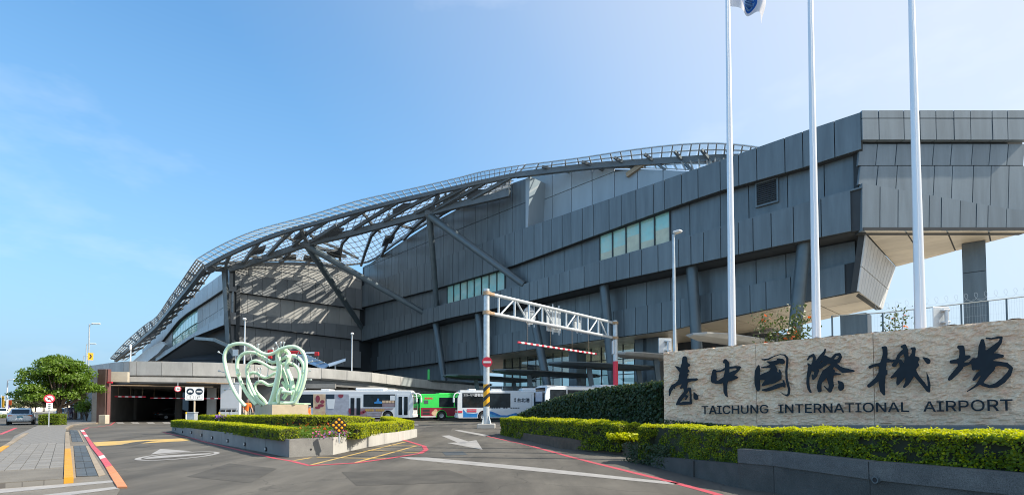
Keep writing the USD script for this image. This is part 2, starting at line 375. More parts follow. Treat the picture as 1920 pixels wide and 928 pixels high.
M['orange_cloth'] = pbr('orange_cloth', (0.85, 0.17, 0.02), 0.7)
M['grey_cloth'] = pbr('grey_cloth', (0.30, 0.30, 0.32), 0.8)
M['beige_cloth'] = pbr('beige_cloth', (0.50, 0.42, 0.30), 0.8)
M['dark_cloth'] = pbr('dark_cloth', (0.05, 0.04, 0.07), 0.8)
M['hair'] = pbr('hair', (0.015, 0.012, 0.010), 0.5)
M['tail_lens'] = pbr('tail_lens', (0.70, 0.05, 0.02), 0.2, coat=0.5)
M['lamp_lens'] = pbr('lamp_lens', (0.75, 0.75, 0.68), 0.2)
M['car_silver'] = pbr('car_silver', (0.62, 0.66, 0.70), 0.28, 0.35, var=0.03, coat=0.8)
M['car_white'] = pbr('car_white', (0.78, 0.78, 0.77), 0.28, 0.0, var=0.03, coat=0.8)
M['car_dark'] = pbr('car_dark', (0.04, 0.045, 0.055), 0.25, 0.2, var=0.03, coat=0.8)
M['bus_white'] = pbr('bus_white', (0.72, 0.75, 0.77), 0.3, 0.05, var=0.04, scale=1.0, coat=0.5)
M['bus_glass'] = pbr('bus_glass', (0.012, 0.018, 0.022), 0.07, var=0.5, scale=2.2, coat=0.0, spec=0.28)
M['bus_blue'] = pbr('bus_blue', (0.02, 0.20, 0.52), 0.35, var=0.25, scale=2, coat=0.4)
M['bus_sky'] = pbr('bus_sky', (0.10, 0.42, 0.66), 0.35, var=0.2, scale=2, coat=0.4)
M['maroon'] = pbr('maroon_paint', (0.24, 0.025, 0.045), 0.35, var=0.1, coat=0.4)
M['mauve'] = pbr('mauve_print', (0.25, 0.19, 0.21), 0.35, var=0.3, scale=1.1, coat=0.4)
M['cream'] = pbr('cream_print', (0.62, 0.47, 0.30), 0.35, var=0.2, scale=2.5, coat=0.4, tint=(0.5, 0.2, 0.12), tscale=1.8)
M['pale_blue'] = pbr('pale_blue_print', (0.36, 0.38, 0.44), 0.35, var=0.2, scale=2.5, coat=0.4)
M['gold'] = pbr('gold_print', (0.45, 0.28, 0.06), 0.4)
M['plate_blue'] = pbr('plate_green', (0.10, 0.28, 0.38), 0.4)
M['grate'] = pbr('grate_metal', (0.085, 0.095, 0.10), 0.6, 0.3, var=0.2, scale=3, objvar=0.15)
M['grass'] = leafm('grass', (0.10, 0.14, 0.03), (0.22, 0.26, 0.06), 0.3)
M['orange_worn'] = pbr('kerb_orange', (0.50, 0.20, 0.09), 0.7, var=0.15, scale=4, objvar=0.1)
M['kerb_red'] = pbr('kerb_red', (0.52, 0.075, 0.10), 0.65, var=0.15, scale=5, objvar=0.12, tint=(0.36, 0.13, 0.12), tscale=2.5, tamount=0.5)
M['kerb_white'] = pbr('kerb_white', (0.55, 0.55, 0.53), 0.65, var=0.12, scale=4, tint=(0.35, 0.32, 0.30), tscale=3)
M['kerb_yellow'] = pbr('kerb_yellow', (0.50, 0.25, 0.015), 0.65, var=0.15, scale=5, objvar=0.1, tint=(0.42, 0.22, 0.06), tscale=2.5)
M['kerb_stone'] = pbr('kerb_stone', (0.25, 0.205, 0.15), 0.8, var=0.15, scale=4, objvar=0.1, fine=0.1)
M['mark_white'] = pbr('road_white', (0.31, 0.30, 0.285), 0.65, var=0.1, scale=3, tint=(0.22, 0.215, 0.21), tscale=2.2, tamount=0.8, fine=0.1, fscale=40)
M['mark_yellow'] = pbr('road_yellow', (0.52, 0.34, 0.09), 0.65, var=0.12, scale=3, tint=(0.25, 0.2, 0.12), tscale=2.0, tamount=0.7, fine=0.1, fscale=40)
M['mark_red'] = pbr('road_red', (0.46, 0.06, 0.085), 0.65, var=0.14, scale=3, tint=(0.22, 0.10, 0.09), tscale=2.0, tamount=0.6, fine=0.08, fscale=40)
M['tile'] = pbr('paver', (0.185, 0.178, 0.165), 0.8, var=0.08, scale=2, objvar=0.10, fine=0.12, fscale=80)
M['asphalt'] = usdkit.material(stage, '/World/Looks/asphalt', {
    'g': ('geometry', {}),
    'n1': ('noise_texture', {'scale': 0.28, 'detail': 7.0, 'roughness': 0.62}), 'n2': ('noise_texture', {'scale': 60.0, 'detail': 3.0, 'roughness': 0.75}),
    'mp': ('mapping', {'mapping_type': 'point', 'scale': (0.6, 0.12, 1.0), 'rotation': (0, 0, 0.35)}), 'n3': ('noise_texture', {'scale': 1.5, 'detail': 5.0, 'roughness': 0.6}),
    'r1': ('rgb_ramp', {'ramp': [(0.3, (0.064, 0.058, 0.048)), (0.5, (0.092, 0.084, 0.070)), (0.7, (0.124, 0.114, 0.095))]}),
    'r2': ('map_range', {'from_min': 0.25, 'from_max': 0.75, 'to_min': 0.72, 'to_max': 1.28}),
    'r3': ('map_range', {'from_min': 0.36, 'from_max': 0.60, 'to_min': 0.66, 'to_max': 1.12, 'clamp': True}),
    'v': ('voronoi_texture', {'feature': 'distance_to_edge', 'scale': 0.22, 'randomness': 1.0}), 'vn': ('noise_texture', {'scale': 1.1, 'detail': 4.0}), 'vm': ('mix_color', {'blend_type': 'add', 'fac': 0.9, 'use_clamp': False}),
    'vr': ('map_range', {'from_min': 0.0, 'from_max': 0.006, 'to_min': 0.62, 'to_max': 1.0, 'clamp': True}),
    'm1': ('math', {'math_type': 'multiply'}), 'm2': ('math', {'math_type': 'multiply'}), 'h': ('hsv', {'hue': 0.5, 'saturation': 1.0, 'fac': 1.0}),
    'b': ('bump', {'strength': 0.35, 'distance': 0.01}), 'p': ('principled_bsdf', {'roughness': 0.82}),
}, [('g.position', 'n1.vector'), ('g.position', 'n2.vector'), ('g.position', 'mp.vector'), ('mp.vector', 'n3.vector'), ('g.position', 'vn.vector'), ('g.position', 'vm.a'), ('vn.color', 'vm.b'), ('vm.result', 'v.vector'),
    ('v.distance', 'vr.value'), ('n1.fac', 'r1.fac'), ('n2.fac', 'r2.value'), ('n3.fac', 'r3.value'), ('r2.result', 'm1.value1'), ('r3.result', 'm1.value2'), ('m1.value', 'm2.value1'), ('vr.result', 'm2.value2'),
    ('r1.color', 'h.color'), ('m2.value', 'h.value'), ('h.color', 'p.base_color'), ('n2.fac', 'b.height'), ('b.normal', 'p.normal')], surface='p.BSDF')
M['blind'] = pbr('blind_fabric', (0.50, 0.50, 0.36), 0.35, var=.12, scale=1.2, coat=.4)
M['asphalt_patch'] = pbr('asphalt_patch', (0.062, 0.057, 0.048), 0.85, var=.3, scale=1.6, fine=.3, fscale=60)
M['ground'] = pbr('ground_far', (0.27, 0.25, 0.22), 0.9, var=0.2, scale=0.08)
M['apron'] = pbr('apron_concrete', (0.155, 0.142, 0.120), 0.85, var=0.12, scale=1.2, tint=(0.10, 0.09, 0.075), tscale=0.9, tamount=0.7, fine=0.2, fscale=70, bump=0.2, bscale=60)
M['paver_far'] = usdkit.material(stage, '/World/Looks/paver_far', {
    'g': ('geometry', {}), 'mp': ('mapping', {'mapping_type': 'point', 'rotation': (0, 0, -0.85)}),
    't': ('brick_texture', {'offset': 0.0, 'color1': (0.185, 0.178, 0.165), 'color2': (0.165, 0.16, 0.15), 'mortar': (0.10, 0.095, 0.09), 'scale': 1.0, 'mortar_size': 0.008, 'brick_width': 0.30, 'row_height': 0.22}),
    'p': ('principled_bsdf', {'roughness': 0.8})}, [('g.position', 'mp.vector'), ('mp.vector', 't.vector'), ('t.color', 'p.base_color')], surface='p.BSDF')
M['stone'] = usdkit.material(stage, '/World/Looks/split_stone', {
    'g': ('geometry', {}), 'mp': ('mapping', {'mapping_type': 'point', 'scale': (1, 1, 1.7)}),
    'n': ('noise_texture', {'scale': 3.2, 'detail': 9.0, 'roughness': 0.72}), 'n2': ('noise_texture', {'scale': 26.0, 'detail': 5.0, 'roughness': 0.75}),
    'r': ('rgb_ramp', {'ramp': [(0.24, (0.70, 0.36, 0.24)), (0.38, (0.82, 0.55, 0.38)), (0.54, (0.86, 0.66, 0.47)), (0.72, (0.88, 0.74, 0.57))]}),
    'm': ('map_range', {'from_min': 0.25, 'from_max': 0.75, 'to_min': 0.72, 'to_max': 1.2}), 'h': ('hsv', {'hue': 0.5, 'saturation': 1.0, 'fac': 1.0}), 'oi': ('object_info', {}), 'om': ('map_range', {'from_min': 0.0, 'from_max': 1.0, 'to_min': 0.93, 'to_max': 1.05}), 'mm': ('math', {'math_type': 'multiply'}),
    'sx': ('separate_xyz', {}), 'sn': ('noise_texture', {'scale': 1.3, 'detail': 5.0}), 'sa': ('math', {'math_type': 'multiply_add', 'value2': 0.7, 'value3': 0.0}), 'sr': ('map_range', {'from_min': 1.15, 'from_max': 1.75, 'to_min': 0.8, 'to_max': 1.0, 'clamp': True}), 'sm': ('math', {'math_type': 'multiply'}),
    'b': ('bump', {'strength': 0.9, 'distance': 0.03}), 'p': ('principled_bsdf', {'roughness': 0.85})},
    [('g.position', 'mp.vector'), ('mp.vector', 'n.vector'), ('mp.vector', 'n2.vector'), ('n.fac', 'r.fac'), ('n2.fac', 'm.value'), ('oi.random', 'om.value'), ('m.result', 'mm.value1'), ('om.result', 'mm.value2'),
     ('g.position', 'sx.vector'), ('g.position', 'sn.vector'), ('sn.fac', 'sa.value1'), ('sx.z', 'sa.value3'), ('sa.value', 'sr.value'), ('mm.value', 'sm.value1'), ('sr.result', 'sm.value2'),
     ('sm.value', 'h.value'), ('r.color', 'h.color'), ('h.color', 'p.base_color'), ('n2.fac', 'b.height'), ('b.normal', 'p.normal')], surface='p.BSDF')
M['hazard'] = usdkit.material(stage, '/World/Looks/hazard_stripes', {
    'g': ('geometry', {}), 's': ('separate_xyz', {}), 'a': ('math', {'math_type': 'multiply_add', 'value2': -0.9}), 'k': ('math', {'math_type': 'multiply', 'value2': 1.45}), 'f': ('math', {'math_type': 'fract' if False else 'fraction'}),
    'r': ('rgb_ramp', {'interpolate': False, 'ramp': [(0.0, (0.75, 0.36, 0.01)), (0.55, (0.02, 0.02, 0.02)), (1.0, (0.02, 0.02, 0.02))]}), 'p': ('principled_bsdf', {'roughness': 0.4})},
    [('g.position', 's.vector'), ('s.x', 'a.value1'), ('s.z', 'a.value3'), ('a.value', 'k.value1'), ('k.value', 'f.value1'), ('f.value', 'r.fac'), ('r.color', 'p.base_color')], surface='p.BSDF')

# ------------------------------------------------------------------ ground, road, kerbs, markings
def sheet(name, pts, z, m, thick=0.0, parent=None, thing=None, label=None):
    mb = MB()
    P = sg.Polygon([tuple(p[:2]) for p in pts]).buffer(0)
    if thick: mb.prism(P, (0, 0, z - thick), (1, 0, 0), (0, 1, 0), thick)
    else:
        for g in getattr(P, 'geoms', [P]):
            v, f = trimesh.creation.triangulate_polygon(g, engine='earcut')
            q = np.c_[v, np.full(len(v), z)]
            a = np.cross(q[f[:, 1]] - q[f[:, 0]], q[f[:, 2]] - q[f[:, 0]])[:, 2]
            f[a < 0] = f[a < 0][:, ::-1]
            mb.add(q, f)
    if thing: return thing.part(name, mb, m, label)
    return single(name, mb, m, label, kind='structure')
GP = lambda *pts: [gnd(*p) for p in pts]
sheet('ground', [(-900, -60), (900, -60), (900, 1500), (-900, 1500)], -0.03, M['ground'])
road = Thing('road', kind='structure')
sheet('asphalt', [(-140, 2), (60, 2), (60, 130), (-140, 260)], 0.0, M['asphalt'], thing=road)

sheet('forecourt', [(13.5, 30), (60, 30), (60, 129), (13.5, 129)], 0.004, M['forecourt'], thing=road)  # unseen sheet, added to throw light up onto the soffit and ceiling

def ribbon(pts, w, z):
    """ground line through photographed points, w metres wide, as a polygon"""
    return [tuple(q) for q in sg.LineString([tuple(gnd(*p)[:2]) for p in pts]).buffer(w / 2, cap_style='flat', join_style='round').exterior.coords]
def mark(name, shape, m, z=0.004): sheet(name, shape, z, m, thing=road)
# markings
mark('red_line', ribbon([(910, 816.5), (990, 834), (1066, 855), (1125, 870), (1190, 886), (1260, 903), (1330, 922), (1400, 943)], 0.17, 0), M['mark_red'])
mark('white_line', GP((748, 856.5), (800, 857), (1000, 875.5), (1275, 905), (1262, 908), (1000, 882.5), (900, 872.8), (770, 860.8)), M['mark_white'])
mark('arrow', GP((828, 816.5), (842, 815.5), (878, 827), (893, 824.5), (905, 842.5), (838, 829.8), (858, 829)), M['mark_white'])
mark('stop_line', GP((852, 806.5), (860, 805.5), (918, 815.5), (912, 818)), M['mark_white'])
mark('lane_dash', GP((746, 796.3), (784, 795.2), (785, 796.7), (747, 797.8)), M['mark_white'])
for x in (217, 245, 274, 304): mark('crossing_dash', GP((x, 791.2), (x + 13, 791.2), (x + 17, 793.4), (x + 4, 793.4)), M['mark_white'])
mark('red_line', ribbon([(307, 810), (331, 815.6), (361, 821), (387.5, 829), (517, 859), (543, 863), (581, 872.5)], 0.13, 0), M['mark_red'])
mark('red_line', ribbon([(581, 872.5), (667.6, 867.5), (726, 859.5), (788, 849.5), (799, 843), (795, 836), (762, 826), (746, 822.5)], 0.17, 0), M['mark_red'], 0.008)
for a, b in (((583, 871), (760, 827.8)), ((667, 866.5), (780, 835.5)), ((594, 857.5), (730, 859)), ((690, 843.3), (788, 848.5)), ((728, 833.8), (785, 835.3)), ((550, 863), (583, 857.5))):
    mark('hatch_line', ribbon([a, b], 0.11, 0), M['mark_yellow'], 0.004 if a[1] > 862 or a[0] > 700 else 0.006)
mark('hump_strip', GP((174, 828.5), (260, 824.5), (350, 821), (358, 825.5), (270, 830.5), (180, 836)), M['mark_yellow'])
for ps in ([(212, 826), (250, 819), (256, 817)], [(236, 834), (262, 828.5), (285, 826)], [(255, 839), (276, 834)]): mark('tyre_mark', ribbon(ps, .55, 0), M['asphalt_patch'], .0062)
mark('arrow', GP((301, 841), (361, 845.4), (322, 848.2), (283, 851.2)), M['mark_white'])
mark('arrow', GP((268, 858), (300, 854), (392, 849), (398, 850.5), (330, 856), (275, 860)), M['mark_white'])
_el = [(332 + 80 * math.cos(a), 854.6 - 0.075 * 80 * math.cos(a) - 6.0 * math.sin(a)) for a in np.linspace(0, 2 * np.pi, 49)]
_r = sg.Polygon([tuple(gnd(*p)[:2]) for p in _el])
_r = _r.difference(_r.buffer(-0.15))
_mb = MB()
_v, _f = trimesh.creation.triangulate_polygon(_r, engine='earcut')
_q = np.c_[_v, np.full(len(_v), 0.006)]
_a = np.cross(_q[_f[:, 1]] - _q[_f[:, 0]], _q[_f[:, 2]] - _q[_f[:, 0]])[:, 2]; _f[_a < 0] = _f[_a < 0][:, ::-1]
road.part('marking_ring', _mb.add(_q, _f), M['mark_white'])
mark('asphalt_patch', GP((640, 884), (840, 880), (905, 903), (668, 910)), M['asphalt_patch'], 0.003)
mark('asphalt_patch', GP((430, 868), (520, 878), (470, 905), (350, 893)), M['asphalt_patch'], 0.003)
mark('asphalt_patch', GP((800, 800), (850, 799.5), (845, 808), (785, 809)), M['asphalt_patch'], 0.003)
mark('service_cover', GP((829, 847), (868, 845.6), (876, 852), (836, 853.5)), M['grate'])
mark('red_line', ribbon([(0, 814), (20, 806), (30, 801.5)], 0.2, 0), M['mark_red'])
mark('crosswalk_stripe', GP((-60, 924.5), (0, 917), (213, 900.5), (216, 904), (0, 925), (-60, 932)), M['mark_white'], 0.012)
mark('crosswalk_stripe', GP((30, 934), (219, 912.5), (222, 916.5), (90, 934)), M['mark_white'], 0.012)
# concrete apron on the left with the pavement, kerbs and gutter
sheet('concrete_apron', GP((-140, 960), (-60, 905), (0, 893), (112, 884), (118, 835), (137, 805), (152, 806), (170, 836), (196, 876), (225, 918), (200, 960)), 0.008, M['apron'])
h = unit(gnd(122, 835) - gnd(120, 904)); r_ = V(h[1], -h[0], 0)
K0 = gnd(119, 904); HEAD = h
P2 = lambda a, b, z=0.0: K0 + h * a + r_ * b + V(0, 0, z)
pave = Thing('pavement', kind='structure')
sheet('pavement_slab', [P2(-0.3, -1.52), P2(-0.3, 0), P2(26, 0), gnd(128, 800), gnd(190, 793.3), gnd(205, 788.8), gnd(150, 784), gnd(90, 783), gnd(76, 797), P2(22, -1.9), P2(10, -1.55)], 0.10, M['paver_far'], 0.10, thing=pave)
for i in range(38):
    for j in range(6):
        a0, b0 = 2.2 + i * 0.30, -1.48 + j * 0.245
        mb = MB()
        dz = rng.uniform(-0.003, 0.003)
        c = [(a0 + 0.006, b0 + 0.006), (a0 + 0.294, b0 + 0.006), (a0 + 0.294, b0 + 0.239), (a0 + 0.006, b0 + 0.239)]
        mb.hexa(np.array([P2(*q, 0.102) for q in c]), np.array([P2(*q, 0.118 + dz) for q in c]))
        pave.part('paver', mb, M['tile'])
apr = MB(); apr.hexa(np.array([P2(*q, 0.101) for q in ((-0.3, -1.5), (2.15, -1.5), (2.15, -0.02), (-0.3, -0.02))]), np.array([P2(*q, 0.112) for q in ((-0.3, -1.5), (2.15, -1.5), (2.15, -0.02), (-0.3, -0.02))]))
pave.part('concrete_strip', apr, M['apron'])
kerb = Thing('pavement_kerb', kind='structure')
for i in range(16):
    a0 = -0.3 + i * 1.6
    for side, b0, b1 in ((1, 0.004, 0.15), (-1, -1.70, -1.53)):
        mb = MB(); c = [(a0 + 0.01, b0), (a0 + 1.59, b0), (a0 + 1.59, b1), (a0 + 0.01, b1)]
        mb.hexa(np.array([P2(*q, 0.0) for q in c]), np.array([P2(*q, 0.125) for q in c]))
        yel = (side > 0 and i < 6) or (side < 0 and 2 < i < 8)
        kerb.part('kerb_stone', mb, M['kerb_yellow'] if yel else M['kerb_stone'], 'yellow painted kerbstone' if yel else None)
# the kerbstones that turn towards the car park
turn = [gnd(*p) for p in ((124, 806), (128, 802), (135, 799), (150, 796.6), (170, 794.9), (192, 793.6))]
for a, b in zip(turn[:-1], turn[1:]):
    mb = MB(); mb.beam(a + V(0, 0, 0.06), b + V(0, 0, 0.06), 0.16, 0.13); kerb.part('kerb_stone', mb, M['kerb_stone'])
# painted kerb between gutter and roadway
L_ = [(154, 810), (150.7, 807.1), (153.5, 810.5)]
lk = [(150.7, 807), (159.5, 820), (170.5, 839), (183.5, 855), (196, 874), (207.5, 895), (220, 915.5)]
rk = [(157, 806.5), (166, 820), (177, 836), (193, 852), (207.5, 871), (223.5, 891.5), (239, 915.5)]
_t = np.linspace(0, 1, 7); Lk = np.array([gnd(*p) for p in lk]); Rk = np.array([gnd(*p) for p in rk])
cuts = [0, 0.05, 0.12, 0.16, 0.27, 0.35, 0.45, 0.52, 0.57, 0.64, 0.70, 0.80, 0.90, 1.0]
kinds = ['kerb_white', 'kerb_red', 'kerb_white', 'kerb_red', 'kerb_red', 'kerb_red', 'kerb_red', 'kerb_white', 'kerb_red', 'kerb_red', 'orange_worn', 'orange_worn', 'orange_worn']
ev = lambda A, t: np.array([np.interp(t, _t, A[:, k]) for k in range(3)])
for t0, t1, kd in zip(cuts[:-1], cuts[1:], kinds):
    t1 -= 0.004
    b = np.array([ev(Lk, t0), ev(Rk, t0), ev(Rk, t1), ev(Lk, t1)])
    kerb.part('painted_kerb', MB().hexa(b, b + V(0, 0, 0.035)), M[kd], {'kerb_white': 'white stretch', 'kerb_red': 'red stretch', 'orange_worn': 'worn orange stretch'}[kd])
mark('red_line', ribbon([(151, 806.6), (167, 801), (183, 800), (207, 796.8), (217, 789.5)], 0.12, 0), M['mark_red'], 0.012)
gut = Thing('gutter', kind='structure')
def quad_part(pts, z0, z1, name, m): 
    b = np.array([gnd(*p) for p in pts]); gut.part(name, MB().hexa(b + V(0, 0, z0), b + V(0, 0, z1)), m)
gl = [((131, 806), (144.5, 806.5)), ((135.5, 829), (155.5, 828.5)), ((138.5, 836.5), (159.5, 835.5)), ((143.5, 895.5), (183.5, 894))]
for (l0, r0), (l1, r1), n in ((gl[0], gl[1], 4), (gl[2], gl[3], 6)):
    A0, B0, A1, B1 = gnd(*l0), gnd(*r0), gnd(*l1), gnd(*r1)
    for i in range(n):
        f0, f1 = i / n, (i + 1) / n - 0.012
        for g0, g1 in ((0, 0.49), (0.51, 1.0)):
            mm = lambda f, g: (A0 * (1 - f) + A1 * f) * (1 - g) + (B0 * (1 - f) + B1 * f) * g
            b = np.array([mm(f0, g0), mm(f0, g1), mm(f1, g1), mm(f1, g0)])
            gut.part('drain_grate', MB().hexa(b + V(0, 0, 0.009), b + V(0, 0, 0.026)), M['grate'])
quad_part([(129, 836.5), (137, 836.5), (142.5, 897), (129.5, 898)], 0.009, 0.02, 'concrete_edge', M['kerb_stone'])
quad_part([(160.5, 836), (165.5, 836), (197.5, 890), (185, 893.5)], 0.009, 0.02, 'concrete_edge', M['kerb_stone'])
quad_part([(145.5, 806.5), (149, 808), (158, 829), (156.5, 829)], 0.009, 0.02, 'concrete_edge', M['kerb_stone'])

# ------------------------------------------------------------------ the terminal: plan and walls
NA, PC, PL, PE = at(1619, 430, 44.6)[:2], at(678, 640, 110.8)[:2], at(430, 545, 90.1)[:2], at(249, 675, 158.0)[:2]
A, B, C = Plane(NA, PC), Plane(PL, PC), Plane(PL, PE)
D = Plane(NA, NA + V(14.8, 0))
term = Thing('airport_terminal', 'long grey clad airport terminal with a latticed steel roof over its front court', 'terminal building', (*NA, 0))

def wall_strip(pl, ts, zlo, zhi, off, thick):
    """a wall sheet that follows two curves; its outer face lies off metres in front of the plane"""
    mb = MB(); ts = np.asarray(ts, float)
    for t0, t1 in zip(ts[:-1], ts[1:]):
        q = [(t0, off), (t1, off), (t1, off - thick), (t0, off - thick)]
        mb.hexa(np.array([pl.pt(t, zlo(t), o) for t, o in q]), np.array([pl.pt(t, zhi(t), o) for t, o in q]))
    return mb
def cuts_of(t0, t1, w, jit=0.25, seed=0):
    g = np.random.default_rng(seed); out = [t0]
    while out[-1] < t1 - w * 0.6: out.append(out[-1] + w * (1 + g.uniform(-jit, jit)))
    out[-1] = t1
    return out
def clad(parent, pl, ts, rows, off, m, thick=0.16, gap=0.075, slant=0.0, name='cladding_panel', skip=()):
    """one panel per bay and row; rows are curves z(t) from bottom to top"""
    for i, (t0, t1) in enumerate(zip(ts[:-1], ts[1:])):
        if any(a < (t0 + t1) / 2 < b for a, b in skip): continue
        for lo, hi in zip(rows[:-1], rows[1:]):
            a, b = t0 + gap / 2, t1 - gap / 2
            if hi((a + b) / 2) - lo((a + b) / 2) < 0.25: continue
            o = off + rng.uniform(-0.012, 0.012)
            bot = [(a + slant, o), (b + slant, o), (b + slant, o - thick), (a + slant, o - thick)]
            top = [(a, o), (b, o), (b, o - thick), (a, o - thick)]
            mb = MB().hexa(np.array([pl.pt(t, lo(t - slant) + gap / 2, q) for t, q in bot]), np.array([pl.pt(t, hi(t) - gap / 2, q) for t, q in top]))
            term.part(name, mb, m, parent=parent)
const = lambda z: (lambda t: z)
mixc = lambda a, b, k: (lambda t: a(t) * (1 - k) + b(t) * k)
T1 = A.len
U_top = A.curve([(1620, 208), (1500, 248), (1360, 297), (1150, 370), (990, 425), (672, 538)])
U_bot = A.curve([(1586, 289), (1516, 312), (1340, 361), (1247.5, 393.5), (957, 500), (821, 540), (672, 578)])
L_top = A.curve([(1593, 356), (1460, 393.5), (1253.7, 453), (1120.6, 490), (981, 533), (830, 571), (679, 612)])
L_bot = A.curve([(1600, 433), (1460, 461), (1260, 504), (1124.7, 532.7), (999, 563), (838, 597), (681, 639)])
ts = np.linspace(0, T1 + 1.2, 24)
ub = term.part('upper_band', wall_strip(A, ts, U_bot, U_top, -0.18, 0.9), M['joint'])
tU = cuts_of(0.0, T1, 2.05, 0.32, 1)
clad(ub, A, tU, [U_bot, U_top], 0.0, M['panel'])
mb_ = term.part('recessed_band', wall_strip(A, ts, mixc(L_top, L_bot, 0.2), mixc(U_bot, U_top, 0.1), -0.98, 0.4), M['joint'])
win = [(A.t(1252), A.t(1119)), (A.t(940), A.t(832))]
lou = (A.t(1456), A.t(1418))
clad(mb_, A, [x for x in cuts_of(0.0, win[0][0], 3.4, 0.15, 2)], [mixc(L_top, L_bot, 0.1), mixc(U_bot, U_top, 0.05)], -0.8, M['panel'], skip=())
clad(mb_, A, cuts_of(win[0][1], win[1][0], 3.4, 0.15, 3), [mixc(L_top, L_bot, 0.1), mixc(U_bot, U_top, 0.05)], -0.8, M['panel'])
clad(mb_, A, cuts_of(win[1][1], T1, 3.6, 0.15, 4), [mixc(L_top, L_bot, 0.1), mixc(U_bot, U_top, 0.05)], -0.8, M['panel'])
for (a, b), n in zip(win, (5, 8)):
    tw = np.linspace(a, b, n + 1)
    clad(mb_, A, tw, [mixc(L_top, L_bot, 0.1), mixc(U_bot, U_top, 0.08)], -0.80, M['window'], 0.12, 0.10, name='window_pane')
    for k, tt in enumerate(tw):
        term.part('window_mullion', MB().hexa(np.array([A.pt(a, L_top(tt) - .2, o) for a, o in ((tt - .07, -.66), (tt + .07, -.66), (tt + .07, -.95), (tt - .07, -.95))]), np.array([A.pt(a, U_bot(tt) + .3, o) for a, o in ((tt - .07, -.66), (tt + .07, -.66), (tt + .07, -.95), (tt - .07, -.95))])), M['joint'], parent=mb_)
        if n == 5 and k < n:
            f = (.52, .30, .62, .40, .34)[k]
            zf = lambda t: L_top(t) + (U_bot(t) - L_top(t)) * f
            term.part('window_blind', MB().hexa(np.array([A.pt(a, L_top(a) - .1, o) for a, o in ((tt + .12, -.765), (tw[k + 1] - .12, -.765), (tw[k + 1] - .12, -.79), (tt + .12, -.79))]), np.array([A.pt(a, zf(a), o) for a, o in ((tt + .12, -.765), (tw[k + 1] - .12, -.765), (tw[k + 1] - .12, -.79), (tt + .12, -.79))])), M['blind'], parent=mb_)
# louvre
za, zb = A.hit(1437, 377)[1], A.hit(1437, 336)[1]
lm = MB()
for k in range(11):
    z = za + (zb - za) * (k + 0.5) / 11
    lm.hexa(np.array([A.pt(t, z - 0.09, o) for t, o in ((lou[0], -0.62), (lou[1], -0.62), (lou[1], -0.78), (lou[0], -0.78))]), np.array([A.pt(t, z + 0.03, o) for t, o in ((lou[0], -0.66), (lou[1], -0.66), (lou[1], -0.78), (lou[0], -0.78))]))
fr = MB()
for a, b, z0, z1 in ((lou[0] - 0.15, lou[0], za, zb), (lou[1], lou[1] + 0.15, za, zb), (lou[0] - 0.15, lou[1] + 0.15, za - 0.15, za), (lou[0] - 0.15, lou[1] + 0.15, zb, zb + 0.15)):
    fr.hexa(np.array([A.pt(t, z0, o) for t, o in ((a, -0.58), (b, -0.58), (b, -0.78), (a, -0.78))]), np.array([A.pt(t, z1, o) for t, o in ((a, -0.58), (b, -0.58), (b, -0.78), (a, -0.78))]))
vent = term.part('louvre', lm, M['joint']); term.part('louvre_frame', fr, M['panel'], parent=vent)
lb = term.part('lower_band', wall_strip(A, ts, L_bot, L_top, -0.18, 0.6), M['joint'])
clad(lb, A, cuts_of(0.9, T1, 2.0, 0.30, 5), [L_bot, L_top], 0.0, M['panel'])
ledge = MB()
for t0, t1 in zip(ts[:-1], ts[1:]):
    q = [(t0, -0.02), (t1, -0.02), (t1, -1.0), (t0, -1.0)]
    ledge.hexa(np.array([A.pt(t, L_top(t) - 0.12, o) for t, o in q]), np.array([A.pt(t, L_top(t) + 0.02, o) for t, o in q]))
term.part('ledge', ledge, M['panel'])
# solid upper storeys and the soffit under them
back = lambda t, d: A.pt(t, 0, -d)
zU = U_top(T1 / 2)
EL = at(1680, 503, 56.2)[:2]
body = MB()
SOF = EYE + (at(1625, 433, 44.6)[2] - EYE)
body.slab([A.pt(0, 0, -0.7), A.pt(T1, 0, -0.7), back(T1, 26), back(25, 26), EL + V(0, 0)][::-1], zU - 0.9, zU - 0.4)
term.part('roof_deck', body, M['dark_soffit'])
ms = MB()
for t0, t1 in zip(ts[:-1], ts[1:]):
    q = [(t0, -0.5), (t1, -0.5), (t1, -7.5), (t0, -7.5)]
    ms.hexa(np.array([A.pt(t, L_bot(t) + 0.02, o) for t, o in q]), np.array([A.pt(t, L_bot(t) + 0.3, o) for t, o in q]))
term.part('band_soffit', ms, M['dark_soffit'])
# lower storey, set back
AN = Plane(A.pt(0, 0, -2.6)[:2], A.pt(T1, 0, -2.6)[:2])
N_top = AN.curve([(1601, 490), (1495, 516), (1260, 563), (1145, 584), (1000, 614), (800, 655)])
N_bot = AN.curve([(1604, 547), (1340, 600), (1260, 619), (1158, 632), (960, 660), (761, 688)])
tn0 = AN.t(1610)
ts2 = np.linspace(tn0, T1 + 3, 20)
nb = term.part('lower_storey', wall_strip(AN, ts2, N_bot, lambda t: L_bot(t) + 0.2, -0.5, 0.5), M['joint'])
clad(nb, AN, cuts_of(tn0 + 0.2, T1 - 2, 3.1, 0.2, 6), [mixc(N_top, N_bot, 0.05), lambda t: L_bot(t) - 0.1], -0.33, M['panel'])
nb2 = term.part('lower_storey_band', wall_strip(AN, ts2, N_bot, N_top, -0.18, 0.3), M['joint'])
clad(nb2, AN, cuts_of(tn0 + 1.0, T1 - 2, 2.0, 0.35, 7), [N_bot, N_top], 0.0, M['panel'])
NS = N_bot(20.0)
def tilt(mb):
    for v in mb.v:
        t = (v[:, :2] - AN.p0) @ AN.u
        v[:, 2] += np.interp(t, [tn0 - 12, tn0, 10, 20, 56], [e1z, N_bot(tn0), N_bot(10.), NS, N_bot(56.)]) - NS
    return mb
e1z = at(1655, 580, 54.4)[2]
e1 = at(1655, 580, 54.4)
